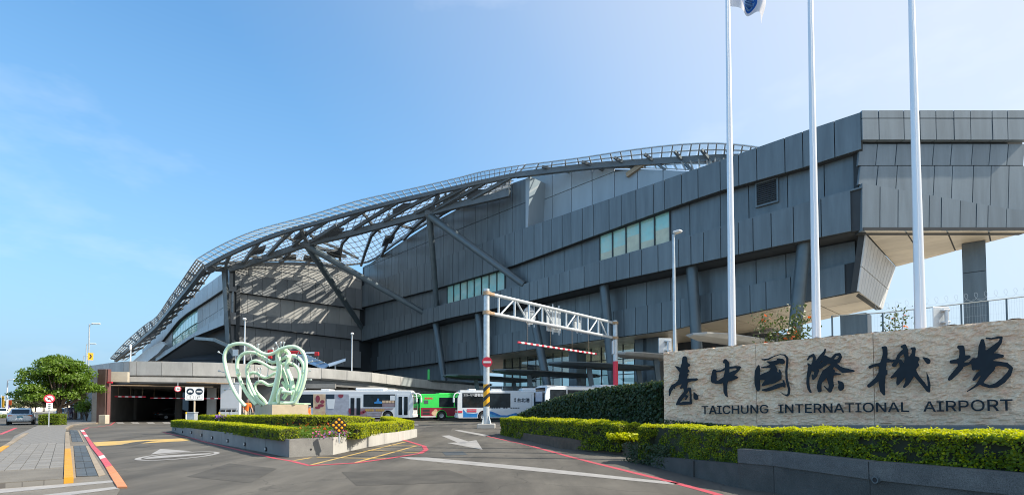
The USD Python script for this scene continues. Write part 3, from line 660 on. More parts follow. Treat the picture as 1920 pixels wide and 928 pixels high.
UCP = [AN.pt(tn0, 0, -0.25), AN.pt(56, 0, -0.25), AN.pt(56, 0, -1.8), AN.pt(84, 0, -1.8), AN.pt(84, 0, -62), V(12, 126, 0), V(36.5, 60, 0), e1]
us = tilt(MB().slab(UCP[::-1], NS + 0.05, NS + 0.35))
usp = term.part('undercroft_ceiling', us, M['joint'])
def inside_clip(pts): return sg.Polygon([tuple(p[:2]) for p in pts])
UC = inside_clip(UCP).buffer(-0.04)
for i in range(-4, 21):
    for j in range(14):
        t0, o0 = tn0 + i * 4.0, -0.3 - j * 4.6
        q = sg.Polygon([tuple(AN.pt(t, 0, o)[:2]) for t, o in ((t0 + 0.05, o0 - 0.05), (t0 + 3.95, o0 - 0.05), (t0 + 3.95, o0 - 4.55), (t0 + 0.05, o0 - 4.55))]).intersection(UC)
        if q.area > 1 and q.geom_type == 'Polygon': term.part('ceiling_panel', tilt(MB().prism(q, (0, 0, NS - 0.01), (1, 0, 0), (0, 1, 0), 0.05)), M['soffit'], parent=usp)
term.part('dark_wall', wall_strip(AN, [56, T1 + 3], const(0), const(NS + 0.2), -1.2, 0.5), M['panel'])
# glazed screen with mullions below the lower storey
scr = MB(); mul = MB()
term_gl = term.part('glass_screen', wall_strip(AN, [27, 55.9], const(3.0), const(NS), -6.0, 0.05), M['curtain_glass'])
for t in np.arange(27, 56, 1.9):
    mul = MB().hexa(np.array([AN.pt(a, 3.0, o) for a, o in ((t - 0.05, -5.95), (t + 0.05, -5.95), (t + 0.05, -6.2), (t - 0.05, -6.2))]), np.array([AN.pt(a, NS, o) for a, o in ((t - 0.05, -5.95), (t + 0.05, -5.95), (t + 0.05, -6.2), (t - 0.05, -6.2))]))
    term.part('mullion', mul, M['joint'], parent=term_gl)
for z in (6.2, 8.4):
    mul = MB().hexa(np.array([AN.pt(a, z, o) for a, o in ((27, -5.93), (55.9, -5.93), (55.9, -6.17), (27, -6.17))]), np.array([AN.pt(a, z + 0.1, o) for a, o in ((27, -5.93), (55.9, -5.93), (55.9, -6.17), (27, -6.17))]))
    term.part('transom', mul, M['joint'], parent=term_gl)
for px, w in ((925, 1.6), (957, 1.6), (1047, 1.5), (1175, 1.8), (1195, 2.4), (1583, 2.2)):
    t = AN.t(px); o = -3.2 if px > 1000 else -9
    if px == 1580: o = -4.6
    mb = MB().hexa(np.array([AN.pt(a, 0, q) for a, q in ((t - w / 2, o), (t + w / 2, o), (t + w / 2, o - 2.2), (t - w / 2, o - 2.2))]), np.array([AN.pt(a, NS + 0.02, q) for a, q in ((t - w / 2, o), (t + w / 2, o), (t + w / 2, o - 2.2), (t - w / 2, o - 2.2))]))
    term.part('pier', mb, M['panel'])
term.part('inner_core', MB().slab([AN.pt(12, 0, -11), AN.pt(25, 0, -11), AN.pt(25, 0, -15), AN.pt(12, 0, -15)][::-1], 0, NS + 0.03), M['dark_soffit'])
# raking columns in front of the lower storey
for tp, bt in (((818, 612), (833, 716)), ((897, 588), (908, 716)), ((1003, 606), (1026, 720)), ((1133, 538), (1150, 725)), ((1297, 500), (1309, 690)), ((1508, 455), (1488, 640))):
    AC = Plane(A.pt(0, 0, -1.2)[:2], A.pt(T1, 0, -1.2)[:2])
    a, b = AC.hit(*tp), AC.hit(*bt)
    k = (b[0] - a[0]) / (b[1] - a[1])
    zt = L_bot(a[0]) + 0.05
    p, q = AC.pt(a[0] + k * (zt - a[1]), zt), AC.pt(a[0] + k * (0 - a[1]), 0.0)
    term.part('raking_column', MB().cyl(q, p, 0.58, 0.62, 20), M['slate'], smooth=40)

# end block facing the viewer on the right
Dz = lambda px, py: D.hit(px, py)[1]
ztop, zjoint, zmid0, zmid1 = Dz(1619, 208), Dz(1619, 264), Dz(1619, 343), Dz(1919, 395)
t9 = D.len
zm = lambda t: np.interp(t, [0, D.t(1919)], [zmid0, zmid1])
db = term.part('end_wall', wall_strip(D, [0, t9], const(SOF), const(ztop - 0.05), -0.55, 0.6), M['joint'])
tD = cuts_of(0.05, t9, 1.72, 0.10, 11)
clad(db, D, cuts_of(0.0, t9, 1.75, 0.3, 12), [const(zjoint), const(ztop - 0.75), const(ztop)], 0.12, M['panel_end'], 0.5, 0.07)
clad(db, D, tD, [zm, const(zjoint - 2.1), const(zjoint - 0.12)], -0.30, M['panel_end'], 0.25, 0.07, slant=-0.22)
clad(db, D, cuts_of(0.0, t9, 1.35, 0.25, 13), [const(SOF), lambda t: zm(t) + 0.05], -0.05, M['panel_end'], 0.45, 0.07, slant=-0.12)
pr = MB().slab([D.pt(0, 0, -0.9), D.pt(t9, 0, -0.9), EL][::-1] if False else [D.pt(0, 0, -0.9), D.pt(t9, 0, -0.9), EL], SOF + 0.3, ztop - 0.3)
term.part('end_block', pr, M['panel_end'])
SP = sg.Polygon([tuple(D.pt(0.0, 0, -0.02)[:2]), tuple(D.pt(t9 + 0.1, 0, -0.02)[:2]), tuple(EL)])
sf = term.part('end_soffit', MB().prism(SP.buffer(0.02), (0, 0, SOF + 0.07), (1, 0, 0), (0, 1, 0), 0.25), M['joint'])
dl = unit(EL - D.pt(0, 0)[:2]); dn = V(dl[1], -dl[0])
for i in range(-1, 8):
    for j in range(12):
        c0 = D.pt(0, 0)[:2] + dn * (i * 2.6) + dl * (j * 1.35)
        q = sg.Polygon([tuple(c0 + dn * a + dl * b) for a, b in ((0.06, 0.012), (2.54, 0.012), (2.54, 1.338), (0.06, 1.338))]).intersection(SP.buffer(-0.03))
        if q.area > 0.05 and q.geom_type == 'Polygon': term.part('soffit_board', MB().prism(q, (0, 0, SOF + 0.02), (1, 0, 0), (0, 1, 0), 0.05), M['soffit'], parent=sf)
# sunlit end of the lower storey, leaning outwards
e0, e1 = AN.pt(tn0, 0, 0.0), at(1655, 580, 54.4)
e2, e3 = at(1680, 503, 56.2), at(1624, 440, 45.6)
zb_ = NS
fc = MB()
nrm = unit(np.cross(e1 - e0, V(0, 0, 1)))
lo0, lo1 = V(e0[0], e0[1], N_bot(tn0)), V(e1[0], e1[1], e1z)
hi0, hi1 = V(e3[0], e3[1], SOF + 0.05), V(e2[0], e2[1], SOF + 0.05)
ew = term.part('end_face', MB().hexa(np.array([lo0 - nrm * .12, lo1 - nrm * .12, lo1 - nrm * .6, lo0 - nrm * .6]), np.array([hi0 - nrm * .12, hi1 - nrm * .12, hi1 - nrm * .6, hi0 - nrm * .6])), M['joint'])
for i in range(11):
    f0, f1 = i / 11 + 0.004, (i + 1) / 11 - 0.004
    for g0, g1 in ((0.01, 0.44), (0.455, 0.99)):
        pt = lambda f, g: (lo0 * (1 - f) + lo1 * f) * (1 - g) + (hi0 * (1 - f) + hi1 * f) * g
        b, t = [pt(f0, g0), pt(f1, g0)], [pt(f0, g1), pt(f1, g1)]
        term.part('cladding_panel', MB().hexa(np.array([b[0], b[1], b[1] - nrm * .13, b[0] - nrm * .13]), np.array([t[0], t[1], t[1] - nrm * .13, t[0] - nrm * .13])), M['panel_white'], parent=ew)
# big square column under the end block
cx = at(1827, 520, 48.2)
crz = math.radians(-42)
colp = term.part('square_column', MB().box((cx[0], cx[1], SOF / 2 + 0.03), (1.52, 1.52, SOF + 0.06), crz), M['joint'])
for k in range(6):
    z0, z1 = SOF * k / 6 + 0.03, SOF * (k + 1) / 6 - 0.03
    term.part('column_casing', MB().box((cx[0], cx[1], (z0 + z1) / 2), (1.66, 1.66, z1 - z0), crz), M['panel'], parent=colp)

# court wall (B) and outer wall (C)
b11 = B.curve([(430, 497), (500, 491), (560, 490), (640, 499), (673, 514)]); bU = B.curve([(428, 511), (667, 540)]); bUb = B.curve([(425, 545), (672, 579)])
bLt = B.curve([(437, 585), (679, 612)]); bLb = B.curve([(435, 608), (680, 638)]); bN = B.curve([(442, 637), (661, 657)])
TB = B.len
tsB = np.linspace(0, TB + 6, 9)
cw = term.part('court_wall', wall_strip(B, tsB, const(0), lambda t: b11(t) - 0.1, -1.0, 0.6), M['joint'])
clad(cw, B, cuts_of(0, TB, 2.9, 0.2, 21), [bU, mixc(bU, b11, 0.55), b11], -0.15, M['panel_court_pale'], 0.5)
clad(cw, B, cuts_of(0, TB, 2.3, 0.3, 22), [bUb, bU], 0.0, M['panel_court'], 0.3)
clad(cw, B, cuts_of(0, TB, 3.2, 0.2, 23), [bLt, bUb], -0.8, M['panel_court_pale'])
clad(cw, B, cuts_of(0, TB, 2.3, 0.3, 24), [bLb, bLt], 0.0, M['panel_court'], 0.3)
clad(cw, B, cuts_of(0, TB, 3.0, 0.2, 25), [bN, bLb], -0.8, M['panel_court'])
clad(cw, B, cuts_of(0, TB, 2.6, 0.3, 26), [lambda t: bN(t) - 3.6, bN], -0.1, M['panel_court'], 0.3)
for a, b in ((bUb, 0), (bLb, 0)):
    mb = MB()
    for t0, t1 in zip(tsB[:-1], tsB[1:]):
        q = [(t0, -0.05), (t1, -0.05), (t1, -0.95), (t0, -0.95)]
        mb.hexa(np.array([B.pt(t, a(t) + 0.03, o) for t, o in q]), np.array([B.pt(t, a(t) + 0.18, o) for t, o in q]))
    term.part('court_wall_soffit', mb, M['dark_soffit'])
cT = C.curve([(415.8, 513), (380, 539), (347, 569.6), (318.6, 603), (262, 660)]); cB = C.curve([(419, 542), (385, 565), (352, 586), (333, 601.6), (302, 641), (262, 676)])
cLt = C.curve([(427, 590), (364, 629), (330, 650), (283, 676)]); cLb = C.curve([(423, 612), (366, 634), (302, 676)])
TC = C.t(268)
tsC = np.linspace(0.05, TC, 14)
ow = term.part('outer_wall', wall_strip(C, tsC, const(0), lambda t: np.maximum(cB(t), 0.5) + 0.3, -1.2, 0.6), M['joint'])
obt = term.part('outer_band', wall_strip(C, tsC, cB, cT, -0.12, 0.8), M['joint'])
clad(obt, C, cuts_of(0.1, TC, 3.4, 0.1, 31), [cB, cT], 0.0, M['panel_light'], 0.3, 0.08)
tg0, tg1 = C.t(364), C.t(318)
clad(ow, C, cuts_of(0.1, tg0, 2.4, 0.15, 32), [cLt, mixc(cLt, cB, 0.45), cB], -0.6, M['panel_light'], gap=0.08)
clad(ow, C, np.linspace(tg0, tg1, 10), [cLt, mixc(cLt, cB, 0.5), cB], -0.7, M['window'], gap=0.22, name='window_pane')
clad(ow, C, cuts_of(tg1, TC, 4.0, 0.1, 33), [cLt, cB], -0.6, M['panel_light'])
olb = term.part('outer_ledge', wall_strip(C, np.linspace(0.05, C.t(300), 8), cLb, cLt, 0.6, 0.9), M['joint'])
clad(olb, C, cuts_of(0.1, C.t(300), 5.0, 0.2, 34), [cLb, cLt], 0.75, M['panel_light'], 0.3, 0.06)
term.part('corner_column', MB().beam(V(*B.pt(0.3, 0, 0.9)[:2], 4.5), at(421, 505, 89.6), .7, .7, (0, 1, 0)), M['panel'])

# high wall behind the court and above the bands
W_top = A.curve([(690, 493), (740, 459), (800, 420), (866, 384), (955, 342), (985, 332)])
tw0 = A.t(985)
tsW = np.linspace(tw0, T1 + 1.0, 14)
uw = term.part('upper_wall', wall_strip(A, tsW, lambda t: U_top(t) - 0.5, lambda t: W_top(t) - 0.1, -0.62, 0.5), M['joint'])
clad(uw, A, cuts_of(tw0, T1, 2.9, 0.1, 41), [U_top, lambda t: np.minimum(U_top(t) + 4.0, W_top(t) - 0.02), W_top], -0.45, M['panel'], gap=0.08)
Vp = Plane(A.pt(0, 0, -3.4)[:2], A.pt(T1, 0, -3.4)[:2])
V_top = Vp.curve([(990, 327), (1060, 320), (1150, 315.5), (1250, 318), (1330, 324), (1420, 333)])
tv1, tv0 = Vp.t(990), Vp.t(1420)
tsV = np.linspace(tv0, tv1, 10)
vw = term.part('clerestory_wall', wall_strip(Vp, tsV, lambda t: 26.0, lambda t: V_top(t) - 0.08, -0.2, 0.5), M['joint'])
zV = 27.5
clad(vw, Vp, cuts_of(tv0, tv1, 3.6, 0.03, 42), [const(26.5), lambda t: np.minimum(29.4, V_top(t) - .02), lambda t: np.minimum(33.0, V_top(t) - .01), V_top], 0.0, M['panel_light'], gap=0.09)
term.part('wall_return', MB().hexa(np.array([A.pt(t, 26.6, o) for t, o in ((tw0 - 0.35, -0.1), (tw0 + 0.02, -0.1), (tw0 + 0.02, -3.6), (tw0 - 0.35, -3.6))]), np.array([A.pt(t, W_top(tw0) - 0.2, o) for t, o in ((tw0 - 0.9, -0.1), (tw0 + 0.02, -0.1), (tw0 + 0.02, -3.6), (tw0 - 0.9, -3.6))])), M['panel_light'])

# ------------------------------------------------------------------ lattice roof
R0 = [(368, 486, 85), (425, 454, 83.5), (482, 431, 82), (577, 405, 80.5), (672, 376, 79), (767, 355, 77.5), (861, 333, 75.5), (909, 321, 74.5), (985, 309, 73)]
R1 = [(385, 498, 86.5), (444, 467, 86), (520, 436, 85), (600, 413, 84), (690, 388, 82.5), (767, 369, 81), (861, 348, 78.5), (905, 338, 77), (968, 325, 74.6)]
R2 = [(428, 499, 89.4), (470, 487, 90), (530, 467, 89.5), (577, 451, 88.5), (660, 431, 86.5), (730, 413, 84.5), (805, 393, 82.5), (870, 376, 80), (955, 356, 76)]
R3b, R3a = [(430, 495), (500, 489), (560, 488), (640, 497)], [(690, 491), (740, 457), (800, 418), (866, 382), (958, 339)]
rows = [np.array([at(*p) for p in R]) for R in (R0, R1, R2)]
rows.append(np.array([B.pt(*B.hit(*p), 0.3) for p in R3b] + [A.pt(*A.hit(*p), 0.1) for p in R3a]))
uk = np.linspace(0, 1, 9)
rf = [PchipInterpolator(uk, R, axis=0) for R in rows]
def S(u, v, lift=0.0):
    i = min(int(v), 2); k = v - i
    p = rf[i](u) * (1 - k) + rf[i + 1](u) * k
    return p + V(0, 0, lift)
lat = term.part('lattice_roof', MB().tube([S(u, 1) for u in np.linspace(0, 1, 40)], 0.02, 4), M['steel'])
def member(name, pts, w, h, m, lab=None):
    mb = MB(); pts = [np.asarray(p) for p in pts]
    for p, q in zip(pts[:-1], pts[1:]): mb.beam(p, q + unit(q - p) * w * 0.15, w, h)
    term.part(name, mb, m, lab, parent=lat)
us_ = np.linspace(0, 1, 25)
member('edge_beam', [S(u, 1, -0.3) for u in us_], 0.5, 0.62, M['steel'])
member('main_beam', [S(u, 2, -0.55) for u in us_], 0.62, 1.0, M['steel'])
for v, w in ((0.02, .10), (0.5, .09)): member('purlin', [S(u, v) for u in us_], w, w, M['rib'])
for v in (1.2, 1.4, 1.6, 1.8, 2.15, 2.3, 2.45, 2.6, 2.75, 2.88): member('purlin', [S(u, v, -0.1) for u in us_], 0.09, 0.10, M['rib'])
member('purlin', [S(u, 2.99, -0.1) for u in us_], 0.35, 0.35, M['steel'])
NR = 56
for i in range(NR + 1):
    u0 = i / NR
    pts = [S(min(u0 + d, 1), v, -0.02) for v, d in ((0, 0), (0.5, 0.006), (1, 0.012), (1.5, 0.024), (2, 0.035), (2.5, 0.05), (3, 0.065)) if u0 + d <= 1.0]
    if len(pts) > 1: member('rib', pts, 0.085, 0.10, M['rib'])
for i in range(11):
    u1 = 0.10 + i * 0.098
    vs = [(v, u1 - (v - 1) * 0.11) for v in (1, 1.4, 1.8, 2.2, 2.6, 3.0)]
    pts = [S(u, v, -0.45) for v, u in vs if 0 <= u <= 1]
    if len(pts) > 1: member('diagonal_strut', pts, 0.46, 0.50, M['steel'])
for i in range(9):
    u1 = 0.02 + i * 0.115
    v0 = 1.0 if i % 2 == 0 else 1.55
    pts = [S(u1 + (v - v0) * 0.09, v, -0.38) for v in (v0, v0 + 0.4, v0 + 0.8, v0 + 1.2) if u1 + (v - v0) * 0.09 <= 1 and v <= 3]
    if len(pts) > 1: member('cross_strut', pts, 0.34, 0.40, M['steel'])
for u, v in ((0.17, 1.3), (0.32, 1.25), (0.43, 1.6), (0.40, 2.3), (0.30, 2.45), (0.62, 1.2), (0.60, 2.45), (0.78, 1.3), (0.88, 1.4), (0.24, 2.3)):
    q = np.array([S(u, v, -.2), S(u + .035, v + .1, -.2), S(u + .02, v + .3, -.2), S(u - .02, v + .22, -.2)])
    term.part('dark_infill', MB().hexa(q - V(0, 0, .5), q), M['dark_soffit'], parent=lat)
for i in range(NR):
    u0, u1 = i / NR + 0.002, (i + 1) / NR - 0.002
    for v0, v1, d0, d1 in ((0.0, 0.98, 0, 0.012), (1.02, 1.98, .012, .035), (2.02, 2.97, .035, .065)):
        if u1 + d1 > 1: continue
        q = np.array([S(u0 + d0, v0, .09), S(u1 + d0, v0, .09), S(u1 + d1, v1, .09), S(u0 + d1, v1, .09)])
        term.part('glass_pane', MB().hexa(q, q + V(0, 0, .04)), M['roof_glass'] if v0 == 0 else M['frit_glass'], parent=lat)
# brackets at the two tree-shaped supports, and their raking legs
n1, n2 = S(uk[3], 2, -1.0), S(uk[6], 2, -1.0)
def leg(n, px, py, r):
    t, z = A.hit(px, py); q = A.pt(t, z, -0.35)
    term.part('raking_strut', MB().cyl(q, n, r * 0.85, r, 16), M['slate'], smooth=40)
leg(n1, 677, 616, .62); leg(n1, 791, 585, .58); leg(n2, 816, 574, .55); leg(n2, 980, 533, .62)
for n, u in ((n1, uk[3]), (n2, uk[6])):
    term.part('strut_head', MB().rbox(n + V(0, 0, .3), (1.5, 1.4, 1.3), .3, .2), M['steel'], parent=lat)
    for du, v in ((-.05, 1.1), (.06, 1.4), (.06, 2.6), (-.05, 2.6)): member('bracket', [n + V(0, 0, .4), S(u + du, v, -.5)], .5, .55, M['steel'])
member('bracket', [at(421, 505, 89.4), S(0.0, 1, -.4)], .8, .8, M['steel'])
# strip of roof that runs on above the clerestory
Q0 = [(985, 309, 73), (1096, 295, 67.2), (1186, 281, 63.2), (1276, 271, 59.6), (1350, 269, 57.2), (1425, 277, 55.8)]
Q1 = [(968, 325, 74.6), (1096, 309.5, 69), (1186, 302, 65), (1268, 297, 61.5), (1345, 293, 59.2), (1415, 292, 57.8)]
Q2 = [(990, 326), (1096, 318), (1186, 315), (1276, 318), (1340, 322), (1415, 330)]
qr = [np.array([at(*p) for p in Q]) for Q in (Q0, Q1)] + [np.array([Vp.pt(*Vp.hit(*p), -0.1) for p in Q2])]
qf = [PchipInterpolator(np.linspace(0, 1, 6), R, axis=0) for R in qr]
def S2(u, v, lift=0.0):
    i = min(int(v), 1); k = v - i
    return qf[i](u) * (1 - k) + qf[i + 1](u) * k + V(0, 0, lift)
u2 = np.linspace(0, 1, 15)
member('edge_beam', [S2(u, 1, -.3) for u in u2], .6, .75, M['steel'])
for v in (0.02, .5, 1.5, 1.97): member('purlin', [S2(u, v) for u in u2], .11, .11, M['rib'])
for i in range(24):
    u = i / 23
    member('rib', [S2(u, 0), S2(min(u + .008, 1), 1), S2(min(u + .016, 1), 2)], .14, .16, M['rib'])
    if i < 23:
        for v0, v1 in ((0, 1), (1.02, 1.96)):
            q = np.array([S2(u + .003, v0, .08), S2(u + .040, v0, .08), S2(u + .040, v1, .08), S2(u + .003, v1, .08)])
            term.part('glass_pane', MB().hexa(q, q + V(0, 0, .04)), M['roof_glass'], parent=lat)
for i in range(7):
    u = .06 + i * .13
    member('cross_strut', [S2(u, .35, -.2), S2(u + .05, 1.1, -.25), S2(u + .08, 1.9, -.2)], .28, .32, M['steel'])
member('bracket', [Vp.pt(*Vp.hit(1177, 330), .2), S2(.45, 1, -.4)], .4, .6, M['rust'])
# the roof folds down along the outer wall
s0 = [(368, 487, 85.1), (356, 504, 88), (342, 525, 93), (318, 558, 103), (290, 597, 116), (276, 606, 120), (247, 630, 132), (207, 671, 148)]
s1 = [(385, 498, 86.4), (369, 519, 90), (352, 541, 95), (318.6, 581, 106), (290, 614.6, 118), (275, 627, 123), (257, 643, 134), (217, 674, 150)]
s2 = [(400, 505, 88), (383, 528, 92), (366, 551, 97), (340, 578, 106), (312, 611, 118), (300, 622, 123), (279, 642, 135), (236, 675, 151)]
wr = [np.array([at(*p) for p in Q]) for Q in (s0, s1, s2)]
wf = [PchipInterpolator(np.array([0, .07, .2, .37, .56, .64, .80, 1.0]), R, axis=0) for R in wr]
def S3(u, v, lift=0.0):
    i = min(int(v), 1); k = v - i
    return wf[i](u) * (1 - k) + wf[i + 1](u) * k + V(0, 0, lift)
u3 = np.linspace(0, 1, 20)
scn = term.part('side_screen', MB().tube([S3(u, 1) for u in u3], 0.02, 4), M['steel'])
lat_, lat = lat, scn
member('edge_beam', [S3(u, 1, -.3) for u in u3], .7, .7, M['steel'])
for v in (0.01, .25, .5, .75, 1.33, 1.66, 1.97): member('purlin', [S3(u, v) for u in u3], .16, .16, M['rib'])
for i in range(58):
    u = i / 57
    member('rib', [S3(u, 0), S3(u, 1), S3(min(u + .01, 1), 2)], .15, .16, M['rib'])
for i in range(57):
    u = i / 57
    if i % 2 == 0:
        for v0, v1 in ((0.02, .98), (1.02, 1.96)):
            q = np.array([S3(u + .002, v0, .1), S3(u + .033, v0, .1), S3(u + .033, v1, .1), S3(u + .002, v1, .1)])
            term.part('glass_pane', MB().hexa(q, q + V(0, 0, .05)), M['frit_glass'], parent=lat)
for i in range(14):
    u = i / 14
    member('cross_strut', [S3(u, 2, -.2), S3(min(u + .06, 1), 1, -.3), S3(min(u + .1, 1), .1, -.1)], .4, .4, M['steel'])
lat = lat_
# entrance canopy on the upper deck: dark underside, pale curved rim
cp = [(366, 634, 90), (401.6, 636.5, 84), (428, 648, 82), (440, 668, 82), (420, 678, 86), (302, 678, 96)]
rim = [at(*p) for p in cp]
cmb = MB()
K = np.mean(rim, axis=0) + V(0, 6, 0.5)
V_, F_ = np.array(rim + [K]), [[i, (i + 1) % 6, 6] for i in range(6)]
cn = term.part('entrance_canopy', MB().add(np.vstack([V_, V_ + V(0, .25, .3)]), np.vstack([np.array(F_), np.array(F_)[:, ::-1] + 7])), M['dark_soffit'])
for a, b in zip(rim[:3], rim[1:4]): term.part('canopy_rim', MB().beam(a, b, .3, .5), M['panel'], parent=cn)
pw = [(302, 640), (275, 655), (245, 680), (268, 684), (296, 662), (310, 646)]
Pp = Plane(C.pt(0, 0, 1.4)[:2], C.pt(50, 0, 1.4)[:2])
hp = [Pp.hit(*p) for p in pw]
term.part('curved_fin', MB().prism(sg.Polygon([tuple(x) for x in hp]).buffer(0), Pp.pt(0, 0), V(*Pp.u, 0), V(0, 0, 1), 0.6, w=V(*(-Pp.n), 0)), M['panel_white'])

# ------------------------------------------------------------------ elevated deck and car park under it
ramp = Thing('elevated_road', 'pale concrete elevated road with curved parapet above the car park mouth', 'elevated road', (-30, 56, 0))
pp = [(140, 697, 74), (150, 691, 66), (167, 685.5, 58.6), (206, 680, 54.6), (232, 677.3, 53.0), (243, 677, 52.9), (257, 677, 53.0), (304, 677.3, 53.3), (362, 678.5, 53.9), (424, 680, 54.8), (478, 683, 56.3), (530, 686, 57.6), (603, 690, 59.5), (697, 698, 62.5), (777, 709, 68.5), (850, 718, 75), (905, 724, 80)]
tops = [at(*p) for p in pp]
hts = np.interp([p[0] for p in pp], [140, 243, 430, 603, 697, 905], [1.45, 1.45, 1.45, 1.15, 1.15, 1.15])
def inward(i):
    a, b = tops[max(i - 1, 0)], tops[min(i + 1, len(tops) - 1)]
    d = unit((b - a)[:2]); return V(-d[1], d[0], 0)
nxt = [inward(i) for i in range(len(tops))]
dense = []
for i in range(len(tops) - 1):
    n = max(1, int(round(np.linalg.norm(tops[i + 1] - tops[i]) / 2.6)))
    for k in range(n): dense.append((tops[i] + (tops[i + 1] - tops[i]) * k / n, tops[i] + (tops[i + 1] - tops[i]) * (k + 1) / n - unit(tops[i + 1] - tops[i]) * 0.05, hts[i] + (hts[i + 1] - hts[i]) * k / n, nxt[i] * (1 - k / n) + nxt[i + 1] * k / n, nxt[i] * (1 - (k + 1) / n) + nxt[i + 1] * (k + 1) / n))
for a, b, hh, na, nb_ in dense:
    dz = V(0, 0, hh)
    ramp.part('parapet_panel', MB().hexa(np.array([a - dz, b - dz, b - dz + nb_ * .3, a - dz + na * .3]), np.array([a, b, b + nb_ * .3, a + na * .3])), M['concrete'])
    d2 = V(0, 0, hh + .42)
    ramp.part('fascia_panel', MB().hexa(np.array([a - d2 + na * 1.2, b - d2 + nb_ * 1.2, b - d2 + nb_ * 1.6, a - d2 + na * 1.6]), np.array([a - dz + na * .05 - V(0, 0, .01), b - dz + nb_ * .05 - V(0, 0, .01), b - dz + nb_ * .6 - V(0, 0, .01), a - dz + na * .6 - V(0, 0, .01)])), M['concrete'])
low = [t - V(0, 0, h_ + .3) + n * .4 for t, h_, n in zip(tops, hts, nxt)]
far = [V(q[0] - (q[0] + 30) * 0.1, 112 if i > 4 else 112 + (5 - i) * 4, q[2]) for i, q in enumerate(low)]
dm = MB()
for i in range(len(low) - 1):
    b = np.array([low[i], low[i + 1], far[i + 1], far[i]])
    dm.hexa(b - V(0, 0, .55), b)
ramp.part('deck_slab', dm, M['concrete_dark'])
for k, (px, w) in enumerate(((250, .8), (335, .8), (640, .9), (735, .9), (800, .9))):
    q = at(px, 760, 63 if k < 2 else 72)
    ramp.part('deck_column', MB().cyl(V(q[0], q[1], 0), V(q[0], q[1], 4.3 if k < 2 else 3.0), w / 2, None, 18), M['concrete_dark'], smooth=40)
# car park mouth
cp_ = Thing('car_park_entrance', 'dark car park mouth with a pale concrete lintel under the elevated road', 'car park entrance', (-33, 50, 0))
lz = at(300, 716, 52.0)[2]
a0, a1 = at(203, 716, 50.5), at(417, 716, 53.2)
cp_.part('lintel', MB().beam(V(*a0[:2], at(222, 706, 50.5)[2]), V(*at(241, 706, 51)[:2], at(222, 706, 50.5)[2]), .5, 1.0), M['concrete_pale'])
cp_.part('header_beam', MB().beam(V(*at(241, 700, 51.8)[:2], lz + .28), V(*at(440, 700, 54.5)[:2], lz + .28), .4, .50), M['concrete'])
cp_.part('pipe', MB().tube([at(350, 716.5, 52.5), at(385, 717.5, 52.7), at(440, 719.5, 53.4)], .07, 8), M['rust'])
cp_.part('pipe', MB().tube([at(204, 722, 52.2), at(300, 723.5, 53), at(400, 725, 54)], .06, 8), M['rust'])
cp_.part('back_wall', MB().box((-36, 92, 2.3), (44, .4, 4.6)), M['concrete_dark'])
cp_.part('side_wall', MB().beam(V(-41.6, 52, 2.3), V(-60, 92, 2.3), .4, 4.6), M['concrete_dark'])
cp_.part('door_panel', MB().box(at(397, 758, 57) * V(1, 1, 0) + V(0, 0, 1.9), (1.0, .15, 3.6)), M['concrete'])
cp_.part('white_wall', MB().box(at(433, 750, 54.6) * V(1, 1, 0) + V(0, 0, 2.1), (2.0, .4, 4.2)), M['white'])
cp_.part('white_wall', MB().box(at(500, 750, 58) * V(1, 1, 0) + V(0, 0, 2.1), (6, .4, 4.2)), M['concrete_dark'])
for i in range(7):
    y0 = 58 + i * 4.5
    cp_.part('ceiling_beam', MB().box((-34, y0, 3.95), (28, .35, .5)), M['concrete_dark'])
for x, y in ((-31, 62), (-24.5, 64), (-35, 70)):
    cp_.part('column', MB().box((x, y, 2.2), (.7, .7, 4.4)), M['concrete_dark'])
post = Thing('gate_post', 'tall brown clad post at the left side of the car park mouth', 'post', (*gnd(190, 790)[:2], 0))
px0, px1 = at(181, 740, 48.5), at(200.5, 740, 48.5)
zt = at(190, 691.5, 48.5)[2]
post.part('core', MB().rbox(((px0[0] + px1[0]) / 2 - .06, 48.75, zt / 2), (px1[0] - px0[0] - .14, .5, zt), .03), M['brown_post'])
post.part('edge_strip', MB().box((px1[0] - .03, 48.75, zt / 2 + .02), (.07, .4, zt - .04)), M['post_edge'])
post.part('plinth_block', MB().rbox(V(at(192, 780, 47.9)[0], 48.1, .42), (.62, .5, .85), .02), M['concrete_pale'])
post.part('signal_arm', MB().box(at(206, 716.5, 48.6), (.45, .16, .14)), M['red'])
# striped height bars hanging in the mouth
def striped_bar(name, label, p, q, n, r=.05, chains=(), top=None, group=None):
    t = Thing(name, label, 'height bar', tuple(p), group=group)
    p, q = np.asarray(p), np.asarray(q)
    for i in range(n): t.part('stripe', MB().cyl(p + (q - p) * i / n, p + (q - p) * (i + 1) / n, r, None, 10), M['red'] if i % 2 == 0 else M['white'])
    for f in chains:
        c = p + (q - p) * f
        ch = MB()
        zt = top(c) if callable(top) else top
        for z in np.arange(c[2] + r, zt, .16): ch.rbox((c[0], c[1], z + .07), (.022, .022, .15), .006)
        t.part('chain', ch, M['rust'])
striped_bar('height_bar', 'red and white bar hanging in the left half of the car park mouth', at(216, 743, 54), at(273, 743.7, 54), 9, .07, (.1, .5, .9), 3.7)
striped_bar('height_bar', 'longer red and white bar hanging behind the two circle signboard', at(282, 745.8, 55.5), at(416, 746.8, 55.5), 19, .06, (.05, .35, .65, .95), 3.7)

